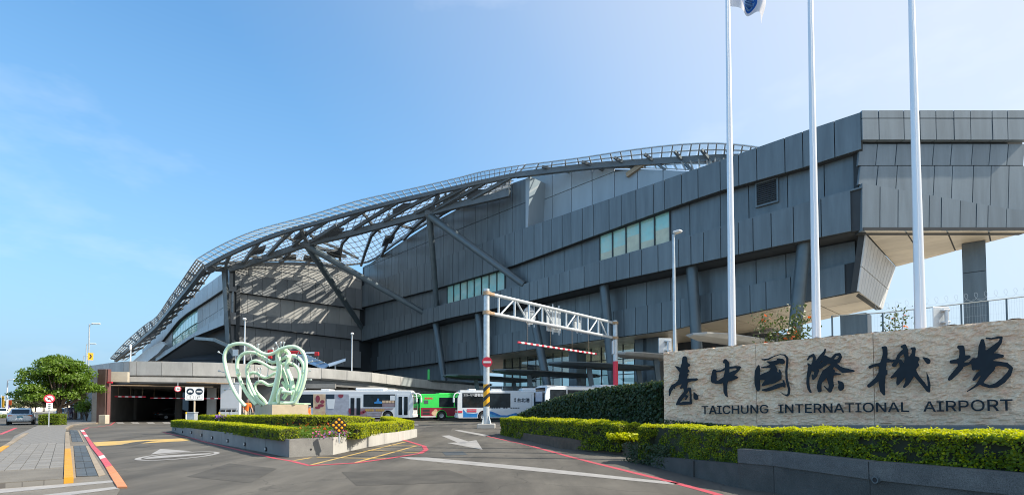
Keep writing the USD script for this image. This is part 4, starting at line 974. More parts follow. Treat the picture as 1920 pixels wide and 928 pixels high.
# wall and planting along the pavement under the tree
gw = Thing('boundary_wall', 'dark grey wall with piers along the shaded pavement', 'wall', (*gnd(170, 786)[:2], 0))
w0, w1 = at(180, 770, 52)[:2], at(133, 770, 95)[:2]
for i in range(6):
    a, b = w0 + (w1 - w0) * i / 6, w0 + (w1 - w0) * (i + 1) / 6
    gw.part('wall_panel', MB().beam(V(*a, 2.3), V(*(a + (b - a) * .97), 2.3), .3, 4.6), M['concrete_dark'])
    gw.part('pier', MB().box((*a, 2.4), (.5, .5, 4.8)), M['concrete_dark'])

# ------------------------------------------------------------------ leaves
def leaf_mesh(p, n, size, spread=0.9, aspect=0.6, seed=0):
    """one small folded leaf at every point, turned about the given normals"""
    g = np.random.default_rng(seed)
    p = np.asarray(p, float); N = len(p)
    d = np.asarray(n, float) + g.normal(0, spread, (N, 3)); d /= np.linalg.norm(d, axis=1, keepdims=True)
    a = np.cross(d, g.normal(0, 1, (N, 3))); a /= np.linalg.norm(a, axis=1, keepdims=True)
    b = np.cross(d, a)
    s = (np.asarray(size) * g.uniform(.65, 1.35, N))[:, None]
    q = np.stack([p - a * s * .5, p + b * s * .5 * aspect + d * s * .08, p + a * s * .5, p - b * s * .5 * aspect + d * s * .08], 1).reshape(-1, 3)
    i = np.arange(N)[:, None] * 4
    return MB().add(q, np.vstack([i + [0, 1, 2], i + [0, 2, 3]]))
def along(path, n, g):
    """random stations on a polyline: points and left-hand normals"""
    P = np.asarray(path, float); L = np.linalg.norm(np.diff(P[:, :2], axis=0), axis=1); c = np.r_[0, np.cumsum(L)]
    s = g.uniform(0, c[-1], n); k = np.clip(np.searchsorted(c, s, 'right') - 1, 0, len(L) - 1); f = (s - c[k]) / L[k]
    q = P[k] + (P[k + 1] - P[k]) * f[:, None]; d = (P[1:] - P[:-1])[:, :2] / L[:, None]
    e = np.vstack([d[:1], (d[1:] + d[:-1]) / 2, d[-1:]]); e = e[k] * (1 - f)[:, None] + e[k + 1] * f[:, None]; e /= np.linalg.norm(e, axis=1, keepdims=True)
    return q, np.c_[-e[:, 1], e[:, 0]], s
def hedge(name, label, path, w, leaf, density, gold, green, cat='hedge', seed=0, group=None, rough=.05, side_gold=.25):
    """path: (x, y, z bottom, z top)"""
    g = np.random.default_rng(seed); P = np.asarray(path, float)
    t = Thing(name, label, cat, (P[0, 0], P[0, 1], P[0, 2]), group=group)
    core = MB()
    nn = []
    for i in range(len(P)):
        a, b = P[max(i - 1, 0), :2], P[min(i + 1, len(P) - 1), :2]; d = unit(b - a); nn.append(V(-d[1], d[0]))
    for i in range(len(P) - 1):
        q = [(P[i], nn[i], -1), (P[i + 1], nn[i + 1], -1), (P[i + 1], nn[i + 1], 1), (P[i], nn[i], 1)]
        hw = w / 2 - leaf * 1.0
        core.hexa(np.array([V(*(p[:2] + m * s * hw), p[2]) for p, m, s in q]), np.array([V(*(p[:2] + m * s * hw), p[3] - leaf * 1.1) for p, m, s in q]))
    t.part('branches', core, M['core_green'])
    L = np.linalg.norm(np.diff(P[:, :2], axis=0), axis=1).sum(); H = (P[:, 3] - P[:, 2]).mean()
    wob = lambda p: (meshkit.fbm(p * 3.0, 3, seed) - .5) * rough * 2.4
    # top
    n = int(L * w * density); q, m, _ = along(P, n, g); e = g.uniform(-1, 1, n)
    p = np.c_[q[:, :2] + m * (e * w / 2)[:, None], q[:, 3] - np.abs(e) ** 6 * leaf - g.exponential(leaf * .45, n) + leaf * .3]
    p[:, 2] += wob(p) + (g.uniform(0, 1, n) < .05) * np.minimum(g.exponential(leaf * .45, n), leaf)
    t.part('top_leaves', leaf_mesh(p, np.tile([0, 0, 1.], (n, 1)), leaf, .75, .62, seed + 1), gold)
    # sides and ends
    n = int(L * H * density); allp, alln = [], []
    for s in (-1, 1):
        q, m, _ = along(P, n, g); k = g.uniform(0, 1, n)
        z = q[:, 2] + (q[:, 3] - q[:, 2]) * k
        p = np.c_[q[:, :2] + m * s * (w / 2 - g.exponential(leaf * .5, n) + leaf * .3)[:, None], z]
        p[:, :2] += m * (s * wob(p))[:, None]
        allp.append(p); alln.append(np.c_[m * s, np.full(n, .45)])
    for i, s in ((0, -1), (-1, 1)):
        n2 = int(w * H * density); e = g.uniform(-.5, .5, n2) * w; k = g.uniform(0, 1, n2)
        d = unit(P[min(i + 1, len(P) - 1) if i == 0 else -1, :2] - (P[0, :2] if i == 0 else P[-2, :2])); m = V(-d[1], d[0])
        p = np.c_[P[i, :2] + m * e[:, None] + d * s * leaf * .2, P[i, 2] + (P[i, 3] - P[i, 2]) * k]
        allp.append(p); alln.append(np.tile([*(d * s), .4], (n2, 1)))
    p, nv = np.vstack(allp), np.vstack(alln)
    keep = meshkit.fbm(p * V(4.5, 4.5, 6), 3, seed + 9) < g.uniform(.54, .70, len(p)); p, nv = p[keep], nv[keep]
    isg = g.uniform(0, 1, len(p)) < side_gold
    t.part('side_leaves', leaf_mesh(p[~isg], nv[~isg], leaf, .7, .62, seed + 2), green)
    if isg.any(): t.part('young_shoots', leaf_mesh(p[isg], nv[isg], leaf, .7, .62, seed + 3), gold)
    return t

# ------------------------------------------------------------------ traffic island with its planter
isl = Thing('island_planter', 'grey concrete planter wall of the traffic island under the mint sculpture', 'planter', (*gnd(542, 857)[:2], 0))
wb = [(322, 808, 797.5), (380, 826, 805.6), (460, 840.8, 814), (542, 857, 823), (624.5, 852, 819.5), (690, 837.5, 814), (747, 827, 809.5)]
ring = []
for x, yb, yt in wb:
    b = gnd(x, yb); z = at(x, yt, b[1])[2]; ring.append((b[0], b[1], z))
ring += [(-4.9, 26.5, .40), (-7.5, 33, .40), (-12.5, 37.5, .38), (-19, 38.5, .36), (-22.3, 36, .36)]
RG = np.array(ring); RC = RG[:, :2].mean(0)
inn = np.array([q + (RC - q) * .18 / np.linalg.norm(RC - q) for q in RG[:, :2]])
nR = len(RG)
for i in range(nR):
    k = (i + 1) % nR
    m = 2 if i in (0, 1, 2, 4, 5) else 1
    for j in range(m):
        f = lambda A_, e: A_[i] * (1 - e) + A_[k] * e
        e0, e1_ = j / m, (j + 1) / m - (.004 if m > 1 else 0)
        a, b, c, d = f(RG, e0), f(RG, e1_), f(inn, e1_), f(inn, e0)
        isl.part('wall_section', MB().hexa(np.array([[*a[:2], 0], [*b[:2], 0], [*c, 0], [*d, 0]]), np.array([[*a[:2], a[2]], [*b[:2], b[2]], [*c, b[2]], [*d, a[2]]])), M['concrete_dark'] if i < 4 else M['concrete'])  # shade of the left sections painted in with darker concrete
soil = MB(); cc = V(*RC, .55)
soil.add(np.vstack([np.c_[inn, RG[:, 2] - .06], cc]), [[i, (i + 1) % nR, nR] for i in range(nR)])
isl.part('soil', soil, M['soil'])
for x, y in ((329, 804), (343, 809), (360, 810), (379, 815), (399, 820), (428, 825.6), (460, 832), (499.6, 841.5)):
    t = np.interp(x, [322, 380, 460, 542], [0, 1, 2, 3]); i = min(int(t), 2); k = t - i
    # on the outer face of the wall
    PW = Plane(RG[i, :2], RG[i + 1, :2]); tt, z = PW.hit(x, y)
    c = PW.pt(tt, z, .015)
    l = isl.part('wall_light', MB().lathe(c, [(.0, .03), (.055, .03), (.075, 0.0), (.075, -.03)], 14, axis=V(*PW.n, 0)), M['black'])
    isl.part('lens', MB().lathe(c + V(*PW.n, 0) * .03, [(0, .012), (.035, .008), (.04, 0)], 12, axis=V(*PW.n, 0)), M['lamp_lens'], parent=l)
PW = Plane(RG[3, :2], RG[4, :2]); tt, z = PW.hit(583, 842)
isl.part('drain_hole', MB().lathe(PW.pt(tt, z, .004), [(0, 0), (.035, 0.0), (.035, -.05)], 12, axis=V(*PW.n, 0)), M['black'])
def inset(i, d): return RG[i, :2] + unit(RC - RG[i, :2]) * d
def hp_(i, d, zt): return (*inset(i, d), RG[i, 2] - .05, zt)
zh = lambda px, py, Y: at(px, py, Y)[2]
hl = [(*inset(0, .55), RG[0, 2] - .05, zh(323, 787, 32.5)), (*inset(1, .45), RG[1, 2] - .05, zh(380, 790.6, 23.6)), (*inset(2, .45), RG[2, 2] - .05, zh(460, 796, 18.9)), (*inset(3, .40), RG[3, 2] - .05, zh(545, 802.5, 15.9)), ]
e_ = at(576, 812, 15.75)
hedge('planter_hedge', 'clipped golden hedge along the long left edge of the island planter', hl, .62, .05, 1500, M['leaf_gold'], M['leaf_lime'], seed=11, side_gold=.12)
hr = [(*(at(655, 812, 17.3)[:2] + V(-.1, .25)), .43, zh(655, 796, 17.4)), (*inset(5, .42), RG[5, 2] - .05, zh(690, 794.5, 19.6)), (*inset(6, .5), RG[6, 2] - .05, zh(738, 790.5, 23)), (*inset(7, .5), .35, 1.5 - 25 * 26 / 960), (*inset(8, .9), .35, 1.5 - 16.5 * 32 / 960)]
hedge('planter_hedge', 'clipped golden hedge round the right end of the island planter', hr, .66, .055, 1300, M['leaf_gold'], M['leaf_lime'], seed=12, side_gold=.45)
hi = [(*at(385, 790, 30)[:2], .42, zh(385, 778, 30)), (*at(470, 790, 25.5)[:2], .45, zh(470, 778.5, 25.5)), (*at(560, 790, 23.3)[:2], .45, zh(560, 777.5, 23.3)), (*at(640, 792, 23.3)[:2], .45, zh(640, 779, 23.3)), (*at(690, 790, 25.5)[:2], .40, zh(690, 783, 25.5))]
hedge('planter_hedge', 'inner golden hedge in front of the mint sculpture', hi, .75, .055, 1300, M['leaf_gold'], M['leaf_lime'], seed=13, side_gold=.35)
g_ = np.random.default_rng(5)
def bed(name, label, pts, z, n, leaf, m, cat, spread=.9, seed=0, hgt=.16):
    P = sg.Polygon([tuple(p[:2]) for p in pts]); x0, y0, x1, y1 = P.bounds; out = []
    g = np.random.default_rng(seed)
    while len(out) < n:
        q = g.uniform((x0, y0), (x1, y1))
        if P.contains(sg.Point(q)): out.append((*q, z + g.uniform(-.3, 1) * hgt))
    single(name, leaf_mesh(np.array(out), np.tile([0, 0, 1.], (n, 1)), leaf, spread, .7, seed), m, label, cat, kind='stuff')
bp = [at(578, 815, 15.9), at(655, 814, 17.0), at(700, 800, 20.5), at(640, 800, 22.5), at(560, 800, 22.6), at(500, 800, 21.5), at(560, 812, 17)]
bed('flower_foliage', 'green bedding plants between the hedges of the island', bp, .56, 6500, .08, M['leaf_tree'], 'bedding plants', seed=3)
bf = [at(580, 818, 15.7), at(655, 816, 16.7), at(655, 809, 17.6), at(590, 811, 16.6)]
bed('pink_flowers', 'pink and white flowers behind the planter wall', bf, .60, 110, .055, M['petal_pink'], 'flowers', seed=4)
bed('violet_flowers', 'small violet flowers among the pink ones', bf, .61, 70, .055, M['petal_purple'], 'flowers', seed=5)
bed('orange_flowers', 'orange flowers scattered in the island bedding', bp, .69, 110, .08, M['petal_orange'], 'flowers', seed=6)
bed('purple_flowers', 'purple flower row in front of the sculpture block', [at(404, 780, 27), at(592, 780, 24.6), at(592, 776, 26.2), at(404, 776, 29.5)], .98, 1900, .085, M['petal_purple'], 'flowers', seed=7, hgt=.12)
# diamond reflector board
db_ = Thing('hazard_marker', 'black diamond board with nine amber reflectors in front of the island flowers', 'hazard marker', (*gnd(636, 851)[:2], .4))
c0 = at(635.5, 796.5, 16.0)
u_, v_ = unit(V(1, .25, 0)), V(0, 0, 1); nf = V(.24, -.97, 0)
hd = 16.0 * 16.0 / 960
dia = sg.Polygon([(0, hd), (hd, 0), (0, -hd), (-hd, 0)]).buffer(-.03).buffer(.03)
bd = db_.part('board', MB().prism(dia, c0, u_, v_, .02, w=-nf), M['black'])
s_ = hd * .32
for i in (-1, 0, 1):
    for j in (-1, 0, 1):
        x, y = (i + j) * s_, (i - j) * s_
        c = c0 + u_ * x + v_ * y
        db_.part('reflector', MB().lathe(c, [(0, .022), (.022, .02), (.036, .012), (.042, 0)], 16, axis=nf), M['amber'], parent=bd)
db_.part('stake', MB().cyl(V(c0[0], c0[1] + .05, .4), c0 + V(0, .05, 0), .02), M['galv'])
# thin marker rods in the planter
for k, (x, yt, yb, Y) in enumerate(((349, 773, 787, 31.5), (411, 773, 790.5, 27.5))):
    t = Thing('marker_rod', ('white rod with a yellow cap behind the left tip of the planter hedge', 'white rod with a yellow cap in the middle of the left planter hedge')[k], 'marker', (*at(x, yb, Y)[:2], .4))
    q = at(x, yt, Y)
    t.part('rod', MB().cyl(V(q[0], q[1], .4), q - V(0, 0, .08), .03), M['white']); t.part('cap', MB().cyl(q - V(0, 0, .08), q + V(0, 0, .03), .05, .045), M['yellow'])

# ------------------------------------------------------------------ mint tube sculpture
scp = Thing('tube_sculpture', 'mint green sculpture of heart shaped bent tubes and a seated figure', 'sculpture', (*at(545, 757, 29.0)[:2], zh(545, 757.5, 29)))
Ys = 29.0
def tz(pts, dy=0.0): return np.array([at(410 + x / 5.8, 640 + y / 5.8, Ys + dy + (e[0] if e else 0)) for x, y, *e in pts])
tubes = [
    ([(290, 700), (200, 590), (110, 400), (70, 250), (68, 130), (120, 50), (215, 22), (320, 35), (420, 95), (520, 140), (600, 125), (660, 90), (745, 60), (835, 58), (910, 110), (945, 190), (950, 290), (935, 410), (900, 530), (830, 665)], -.5, .096),
    ([(405, 685), (330, 600), (260, 480), (212, 350), (203, 230), (245, 150), (330, 117), (430, 135), (520, 195), (590, 228), (660, 205), (740, 165), (805, 150), (870, 180), (915, 240), (922, 330), (895, 460), (840, 620)], .0, .096),
    ([(505, 690), (400, 590), (345, 470), (308, 340), (325, 252), (400, 210), (470, 230), (540, 270), (610, 300), (700, 245), (770, 235), (840, 268), (878, 340), (868, 440), (825, 590)], .5, .092),
    ([(470, 690), (375, 600), (325, 500), (318, 410), (345, 350), (400, 340), (460, 372), (510, 390), (580, 362), (640, 340)], .9, .09),
    ([(520, 680), (440, 580), (398, 500), (412, 452), (470, 435), (540, 472), (590, 465), (645, 430)], 1.2, .09)]
for pts, dy, r in tubes: scp.part('bent_tube', MB().tube(spline(tz(pts, dy), 60), r, 12), M['mint'], smooth=True)
fig = [([(560, 685), (605, 560), (640, 410), (660, 260), (652, 140), (690, 90), (735, 105)], -.2, .15), ([(735, 105), (768, 165), (742, 250), (785, 400), (805, 520), (815, 655)], -.1, .12),
       ([(690, 290), (735, 430), (745, 520), (700, 620)], .25, .10), ([(660, 655), (650, 570), (690, 508), (745, 560), (800, 545), (800, 640)], -.45, .10), ([(675, 660), (750, 668), (828, 660)], -.5, .09), ([(690, 545), (745, 548), (795, 560)], -.6, .085),
       ([(760, 480), (800, 510), (812, 600), (790, 660)], .1, .11), ([(580, 668), (620, 672), (668, 668)], -.3, .10), ([(640, 560), (622, 620), (640, 668)], 0, .09), ([(690, 440), (720, 500), (690, 560)], .2, .08)]
for pts, dy, r in fig: scp.part('figure_tube', MB().tube(spline(tz(pts, dy), 40), r, 12), M['mint'], smooth=True)
scp.part('base_plate', MB().rbox(at(553, 757, 29.3), (1.5, .9, .08), .03), M['mint'])
rods = [((60, 150), (5, 118), -.5), ((310, 95), (295, 45), -.5), ((425, 90), (432, 40), -.5), ((530, 145), (526, 220), -.4), ((360, 200), (345, 140), .2), ((655, 70), (625, 20), -.2), ((680, 75), (678, 15), -.2), ((700, 75), (712, 18), -.2), ((610, 125), (590, 80), -.3),
        ((870, 110), (855, 160), -.5), ((945, 235), (1010, 215), -.4), ((935, 345), (990, 320), -.4), ((930, 415), (1000, 415), -.2), ((145, 520), (70, 522), -.4), ((240, 470), (170, 460), 0), ((355, 320), (345, 275), .4), ((450, 375), (458, 298), .8), ((435, 440), (432, 300), 1.1), ((540, 290), (532, 370), .5), ((80, 340), (8, 322), -.4), ((820, 190), (805, 240), 0), ((860, 610), (935, 515), -.2)]
for a, b, dy in rods:
    p, q = tz([a, b], dy); d = unit(q - p)
    rp = scp.part('lamp_rod', MB().cyl(p, q, .022, .02, 6), M['galv'])
    scp.part('spot_lamp', MB().lathe(q, [(0, -.05), (.035, -.04), (.055, .05), (.045, .07), (0, .06)], 10, axis=d), M['galv'], parent=rp)
for q in tubes[0][0][2:18:3] + tubes[1][0][3:16:4]:
    c = tz([q], -.25)[0]; scp.part('collar', MB().ball(c, .125, 1), M['mint'], smooth=True)
blk = Thing('sculpture_plinth', 'tan stone block that carries the mint sculpture', 'plinth', (*at(545, 777, 29)[:2], .45))
zt = zh(545, 758.2, 28.6); cb = at(510, 770, 27.9)[:2]; cr = at(578, 770, 28.9)[:2]; cl = at(478, 770, 31.3)[:2]; ck = cr + (cl - cb)
blk.part('stone_block', MB().hexa(np.array([[*q, .45] for q in (cb, cr, ck, cl)]), np.array([[*q, zt] for q in (cb, cr, ck, cl)])), M['marble'])
blk.part('stone_base', MB().hexa(np.array([[*q, .40] for q in (cb + (cb - ck) * .04, cr + (cr - cl) * .04, ck + (ck - cb) * .04, cl + (cl - cr) * .04)]), np.array([[*q, .62] for q in (cb + (cb - ck) * .04, cr + (cr - cl) * .04, ck + (ck - cb) * .04, cl + (cl - cr) * .04)])), M['marble'])

# ------------------------------------------------------------------ the name wall on the right
SA, SB = at(1245, 798, 17.0), at(1920, 799, 11.56)
SW = Plane(SA, SB)
zb0, zb1 = SW.hit(1245, 798)[1], SW.hit(1915, 799)[1]; zt0, zt1 = SW.hit(1245, 660)[1], SW.hit(1915, 597.5)[1]
tE = SW.t(1915)
zB = lambda t: zb0 + (zb1 - zb0) * t / tE
zT = lambda t: zt0 + (zt1 - zt0) * t / tE
sign = Thing('name_wall', 'long split stone wall carrying the black airport name', 'name wall', (*SA[:2], .5))
seams = [0, SW.t(1416), SW.t(1636), tE + .35, tE + 2.6]
for a, b in zip(seams[:-1], seams[1:]):
    nx, nz = max(int((b - a) / .032), 4), 84
    T_, Z_ = np.meshgrid(np.linspace(a + .006, b - .006, nx), np.linspace(0, 1, nz))
    P_ = np.array([SW.pt(t, zB(t) + (zT(t) - zB(t)) * k) for t, k in zip(T_.ravel(), Z_.ravel())])
    q = np.c_[T_.ravel() * 1.3, P_[:, 2] * 5.5, np.zeros(P_.shape[0])]
    w_ = np.c_[T_.ravel() * 4.5 + 3 * meshkit.noise(np.c_[T_.ravel() * .8, P_[:, 2] * .8, q[:, 2]], 4), P_[:, 2] * 13.0, q[:, 2]]
    rid = 1 - np.abs(meshkit.fbm(w_, 4, 3) * 2 - 1) * 2
    d = rid * .040 + (meshkit.fbm(np.c_[T_.ravel() * 10, P_[:, 2] * 17, q[:, 2]], 4, 8) - .5) * .085 - .03
    edge = np.minimum(1, np.minimum(T_.ravel() - a, b - T_.ravel()) / .06 + .3)
    P_[:, :2] += SW.n * (d * edge)[:, None]
    F = [[j * nx + i, j * nx + i + 1, (j + 1) * nx + i + 1, (j + 1) * nx + i] for j in range(nz - 1) for i in range(nx - 1)]
    mb = MB(); F = np.array(F)
    nn_ = np.cross(P_[F[0][1]] - P_[F[0][0]], P_[F[0][2]] - P_[F[0][0]])
    mb.add(P_, F if nn_[:2] @ SW.n > 0 else F[:, ::-1])
    q = [(a + .006, -.02), (b - .006, -.02), (b - .006, -.42), (a + .006, -.42)]
    mb.hexa(np.array([SW.pt(t, zB(t), o) for t, o in q]), np.array([SW.pt(t, zT(t) - .004, o) for t, o in q]))
    # rough top arris
    tt = np.linspace(a + .01, b - .01, nx)
    top = []
    for k, t in enumerate(tt):
        e = (meshkit.noise(V(t * 9, 0, 0)) - .5) * .05
        top.append((SW.pt(t, zT(t) + e + .0, P_[-nx + k, :2] @ SW.n - SW.p0 @ SW.n), SW.pt(t, zT(t) + e * .6, -.44)))
    for (p, r), (p2, r2) in zip(top[:-1], top[1:]): mb.add([p, p2, r2, r], [[0, 1, 2, 3], [3, 2, 1, 0]])
    sign.part('stone_slab', mb, M['stone'])
sign.part('plinth', MB().hexa(np.array([SW.pt(t, .2, o) for t, o in ((-.02, .16), (seams[-1], .16), (seams[-1], -.5), (-.02, -.5))]), np.array([SW.pt(t, zB(t) + .0, o) for t, o in ((-.02, .16), (seams[-1], .16), (seams[-1], -.5), (-.02, -.5))])), M['slate'])
sign.part('ledge_strip', MB().hexa(np.array([SW.pt(t, zB(t) + .001, o) for t, o in ((SW.t(1420), .14), (seams[-1], .14), (seams[-1], .03), (SW.t(1420), .03))]), np.array([SW.pt(t, zB(t) + .035, o) for t, o in ((SW.t(1420), .14), (seams[-1], .14), (seams[-1], .03), (SW.t(1420), .03))])), M['concrete_dark'])
def brush(strokes, sc, ox, oy):
    """brush strokes, given as (x, y, half width) on an enlarged view, to one shape in wall metres"""
    out = []
    for s in strokes:
        c = [sg.Point(*SW.hit(ox + x / sc, oy + y / sc)).buffer(r / sc * 1.0 * (SW.hit(ox + x / sc, oy + y / sc + .5)[1] - SW.hit(ox + x / sc, oy + y / sc - .5)[1]) * -1.0, 12) for x, y, r in s]
        c = [shapely.affinity.scale(q, SW_ratio(ox + p[0] / sc), 1.0) for q, p in zip(c, s)]
        out += [unary_union([a, b]).convex_hull for a, b in zip(c[:-1], c[1:])] if len(c) > 1 else c
    return unary_union(out).buffer(.008).buffer(-.008).simplify(.004)
def SW_ratio(px):
    a, b = SW.hit(px - .5, 720), SW.hit(px + .5, 720); c, d = SW.hit(px, 720.5), SW.hit(px, 719.5)
    return (b[0] - a[0]) / (d[1] - c[1])
chars = [
 ((8.4375, 1245, 660), [[(345, 100, 36), (345, 190, 48), (330, 290, 62), (320, 400, 66), (290, 455, 50)], [(200, 225, 7), (240, 250, 20), (300, 300, 40)], [(370, 205, 40), (410, 205, 22)], [(360, 295, 40), (395, 300, 24)], [(350, 360, 40), (385, 360, 22)],
   [(530, 430, 20), (420, 443, 26), (330, 468, 32), (230, 500, 22), (160, 540, 28), (118, 600, 22), (105, 682, 9)], [(150, 540, 22), (190, 573, 7)], [(205, 490, 5), (240, 470, 16)], [(375, 505, 14), (320, 535, 30), (285, 565, 14)], [(380, 490, 12), (350, 565, 28), (345, 605, 14)],
   [(410, 575, 20), (345, 650, 28), (275, 740, 28), (225, 815, 14)], [(222, 824, 13), (330, 806, 26), (440, 802, 20)], [(425, 575, 18), (440, 680, 13), (440, 800, 16)], [(345, 690, 22), (390, 696, 12), (360, 745, 10)], [(495, 645, 12), (520, 700, 34), (525, 722, 34)], [(555, 685, 9), (582, 684, 3)]]),
 ((8.4375, 1245, 660), [[(812, 298, 28), (805, 400, 46), (802, 450, 42), (850, 482, 22)], [(850, 305, 14), (920, 296, 12), (985, 265, 18)], [(962, 165, 12), (985, 140, 30), (1015, 180, 32), (1015, 300, 34), (992, 430, 40), (985, 520, 31), (985, 620, 28), (1002, 680, 18), (1020, 704, 6)],
   [(850, 485, 20), (920, 462, 36), (1000, 420, 46), (1100, 420, 28), (1175, 402, 12)], [(1050, 250, 14), (1140, 238, 20), (1210, 243, 22), (1170, 300, 20), (1110, 330, 32), (1060, 365, 42)], [(1100, 380, 26), (1168, 396, 12)]]),
 ((8.838, 1405, 650), [[(170, 315, 14), (150, 400, 42), (142, 500, 44), (145, 600, 44), (158, 690, 36), (160, 715, 24)], [(225, 212, 9), (270, 217, 15), (330, 205, 11), (420, 160, 8), (530, 125, 6), (600, 140, 13), (642, 190, 18), (640, 280, 17), (625, 400, 18), (630, 520, 18), (650, 620, 20), (672, 700, 19), (665, 780, 19), (640, 806, 15), (590, 790, 7), (525, 745, 3)],
   [(310, 247, 9), (370, 268, 28), (440, 268, 36), (520, 240, 34), (560, 250, 42)], [(490, 215, 20), (560, 228, 28)], [(220, 345, 11), (300, 338, 12), (400, 310, 38), (420, 380, 56), (380, 460, 66), (290, 490, 64), (200, 510, 40)], [(460, 470, 60), (490, 515, 45), (420, 560, 48), (300, 590, 42), (240, 632, 20)], [(512, 385, 12), (530, 440, 18), (520, 520, 28)],
   [(230, 715, 12), (290, 716, 26), (380, 690, 30), (480, 650, 36), (575, 622, 30), (598, 660, 16)], [(575, 560, 12), (600, 625, 15)]]),
 ((8.838, 1405, 650), [[(977, 218, 11), (1010, 165, 17), (1070, 142, 25), (1090, 180, 23), (1080, 260, 27), (1062, 330, 38)], [(985, 285, 15), (1010, 310, 21), (1010, 400, 32), (985, 500, 25), (980, 600, 25), (995, 690, 23), (1020, 738, 20), (1040, 758, 7)], [(1080, 360, 48), (1130, 395, 36), (1105, 480, 28), (1070, 530, 20), (1058, 470, 13)],
   [(1268, 45, 12), (1255, 90, 18), (1200, 170, 34), (1150, 250, 38), (1090, 340, 42)], [(1200, 190, 48), (1270, 195, 48), (1335, 225, 42), (1250, 280, 42), (1180, 330, 38)], [(1385, 195, 28), (1440, 132, 20), (1500, 128, 26), (1522, 175, 24), (1480, 235, 34), (1400, 265, 42), (1330, 240, 38)], [(1420, 292, 38), (1500, 352, 33), (1560, 390, 43), (1650, 396, 32), (1738, 402, 16)],
   [(1400, 305, 28), (1335, 370, 46), (1270, 430, 56), (1220, 520, 50), (1180, 580, 36), (1165, 660, 38), (1175, 718, 36)], [(1400, 400, 28), (1345, 470, 64), (1350, 560, 46), (1370, 640, 43), (1345, 728, 30), (1290, 690, 10), (1250, 650, 7)], [(1400, 450, 28), (1520, 452, 9)], [(1478, 565, 8), (1530, 620, 43), (1530, 668, 52), (1520, 690, 38)]]),
 ((6.4, 1615, 630), [[(257, 140, 12), (285, 150, 30), (290, 220, 30), (275, 300, 34), (255, 400, 46), (252, 500, 42), (250, 580, 36), (256, 650, 30), (276, 697, 14)], [(107, 375, 18), (150, 355, 17), (230, 340, 19), (300, 290, 28), (370, 302, 12), (430, 290, 16)], [(240, 440, 28), (190, 520, 28), (130, 570, 26), (95, 597, 21)], [(312, 410, 6), (298, 450, 20)],
   [(492, 130, 18), (520, 120, 22), (535, 180, 33), (545, 260, 24), (565, 330, 50)], [(500, 190, 24), (450, 240, 20), (430, 300, 22), (400, 345, 26), (387, 350, 20)], [(602, 150, 12), (635, 155, 22), (625, 220, 24), (605, 262, 34), (680, 275, 22), (625, 312, 46), (682, 350, 16), (600, 375, 58)], [(470, 300, 22), (490, 350, 30)],
   [(560, 400, 84), (480, 430, 56), (400, 472, 20), (367, 496, 13)], [(480, 480, 48), (442, 560, 22), (435, 582, 10)], [(580, 480, 48), (550, 570, 24), (515, 607, 15)], [(600, 330, 38), (640, 440, 30), (680, 500, 26), (750, 580, 24), (800, 650, 20), (815, 665, 12), (815, 590, 17), (800, 500, 14), (783, 435, 3)], [(742, 260, 7), (790, 290, 27), (803, 305, 31)]]),
 ((6.4, 1615, 630), [[(1167, 135, 20), (1205, 145, 32), (1210, 220, 36), (1200, 300, 38), (1190, 370, 34), (1130, 440, 32), (1070, 502, 26), (1055, 517, 18)], [(1080, 310, 22), (1150, 305, 26), (1230, 270, 36), (1290, 250, 20)], [(1230, 345, 24), (1290, 330, 13), (1350, 295, 28)], [(1450, 60, 22), (1445, 140, 44), (1440, 220, 44), (1430, 300, 48)],
   [(1495, 30, 9), (1560, 35, 9), (1640, 20, 13), (1680, 20, 13), (1660, 80, 23), (1600, 140, 36), (1530, 200, 43), (1470, 230, 43)], [(1400, 300, 43), (1500, 270, 58), (1600, 242, 36), (1690, 242, 17)], [(1350, 300, 38), (1345, 392, 22), (1420, 362, 38), (1520, 342, 48), (1640, 330, 26), (1740, 345, 26), (1795, 385, 20), (1770, 450, 30), (1700, 530, 33), (1620, 587, 29), (1540, 606, 18), (1460, 582, 20), (1430, 550, 28)],
   [(1560, 382, 42), (1500, 450, 38), (1440, 530, 34), (1380, 590, 14), (1320, 630, 10), (1270, 662, 6)], [(1480, 400, 33), (1400, 460, 26), (1360, 512, 20), (1345, 522, 15)]])]
for (sc, ox, oy), st in chars:
    g = brush(st, sc, ox, oy)
    sign.part('brush_character', MB().prism(g, SW.pt(0, 0, .075), V(*SW.u, 0), V(0, 0, 1), .035, w=V(*SW.n, 0)), M['letter'])
for word, x0, x1, (yb0, yt0), (yb1, yt1) in (('TAICHUNG', 1315.5, 1439.5, (776, 760.5), (774, 758)), ('INTERNATIONAL', 1458, 1701, (774, 757.5), (771.2, 753)), ('AIRPORT', 1727, 1893, (771.2, 752), (769, 747.5))):
    ta, tb = SW.t(x0), SW.t(x1); za, zb_ = SW.hit(x0, yb0)[1], SW.hit(x1, yb1)[1]; ha, hb = SW.hit(x0, yt0)[1] - za, SW.hit(x1, yt1)[1] - zb_
    full = text_poly(word, 1.0, bold=1).bounds
    cur = 0.0
    adv = [text_poly(word[:i + 1], 1.0, bold=1).bounds[2] for i in range(len(word))]
    for i, ch in enumerate(word):
        g = text_poly(ch, 1.0, bold=1); gx0, _, gx1, _ = g.bounds
        g = shapely.affinity.translate(g, adv[i] - gx1, 0)
        k = (tb - ta) / (full[2] - full[0]); f = (adv[i] - full[0]) / (full[2] - full[0])
        hh = ha + (hb - ha) * f
        g = shapely.affinity.affine_transform(g, [k, 0, 0, hh * .97, ta - full[0] * k, za + (zb_ - za) * f])
        sign.part('letter', MB().prism(g, SW.pt(0, 0, .07), V(*SW.u, 0), V(0, 0, 1), .03, w=V(*SW.n, 0)), M['letter'])

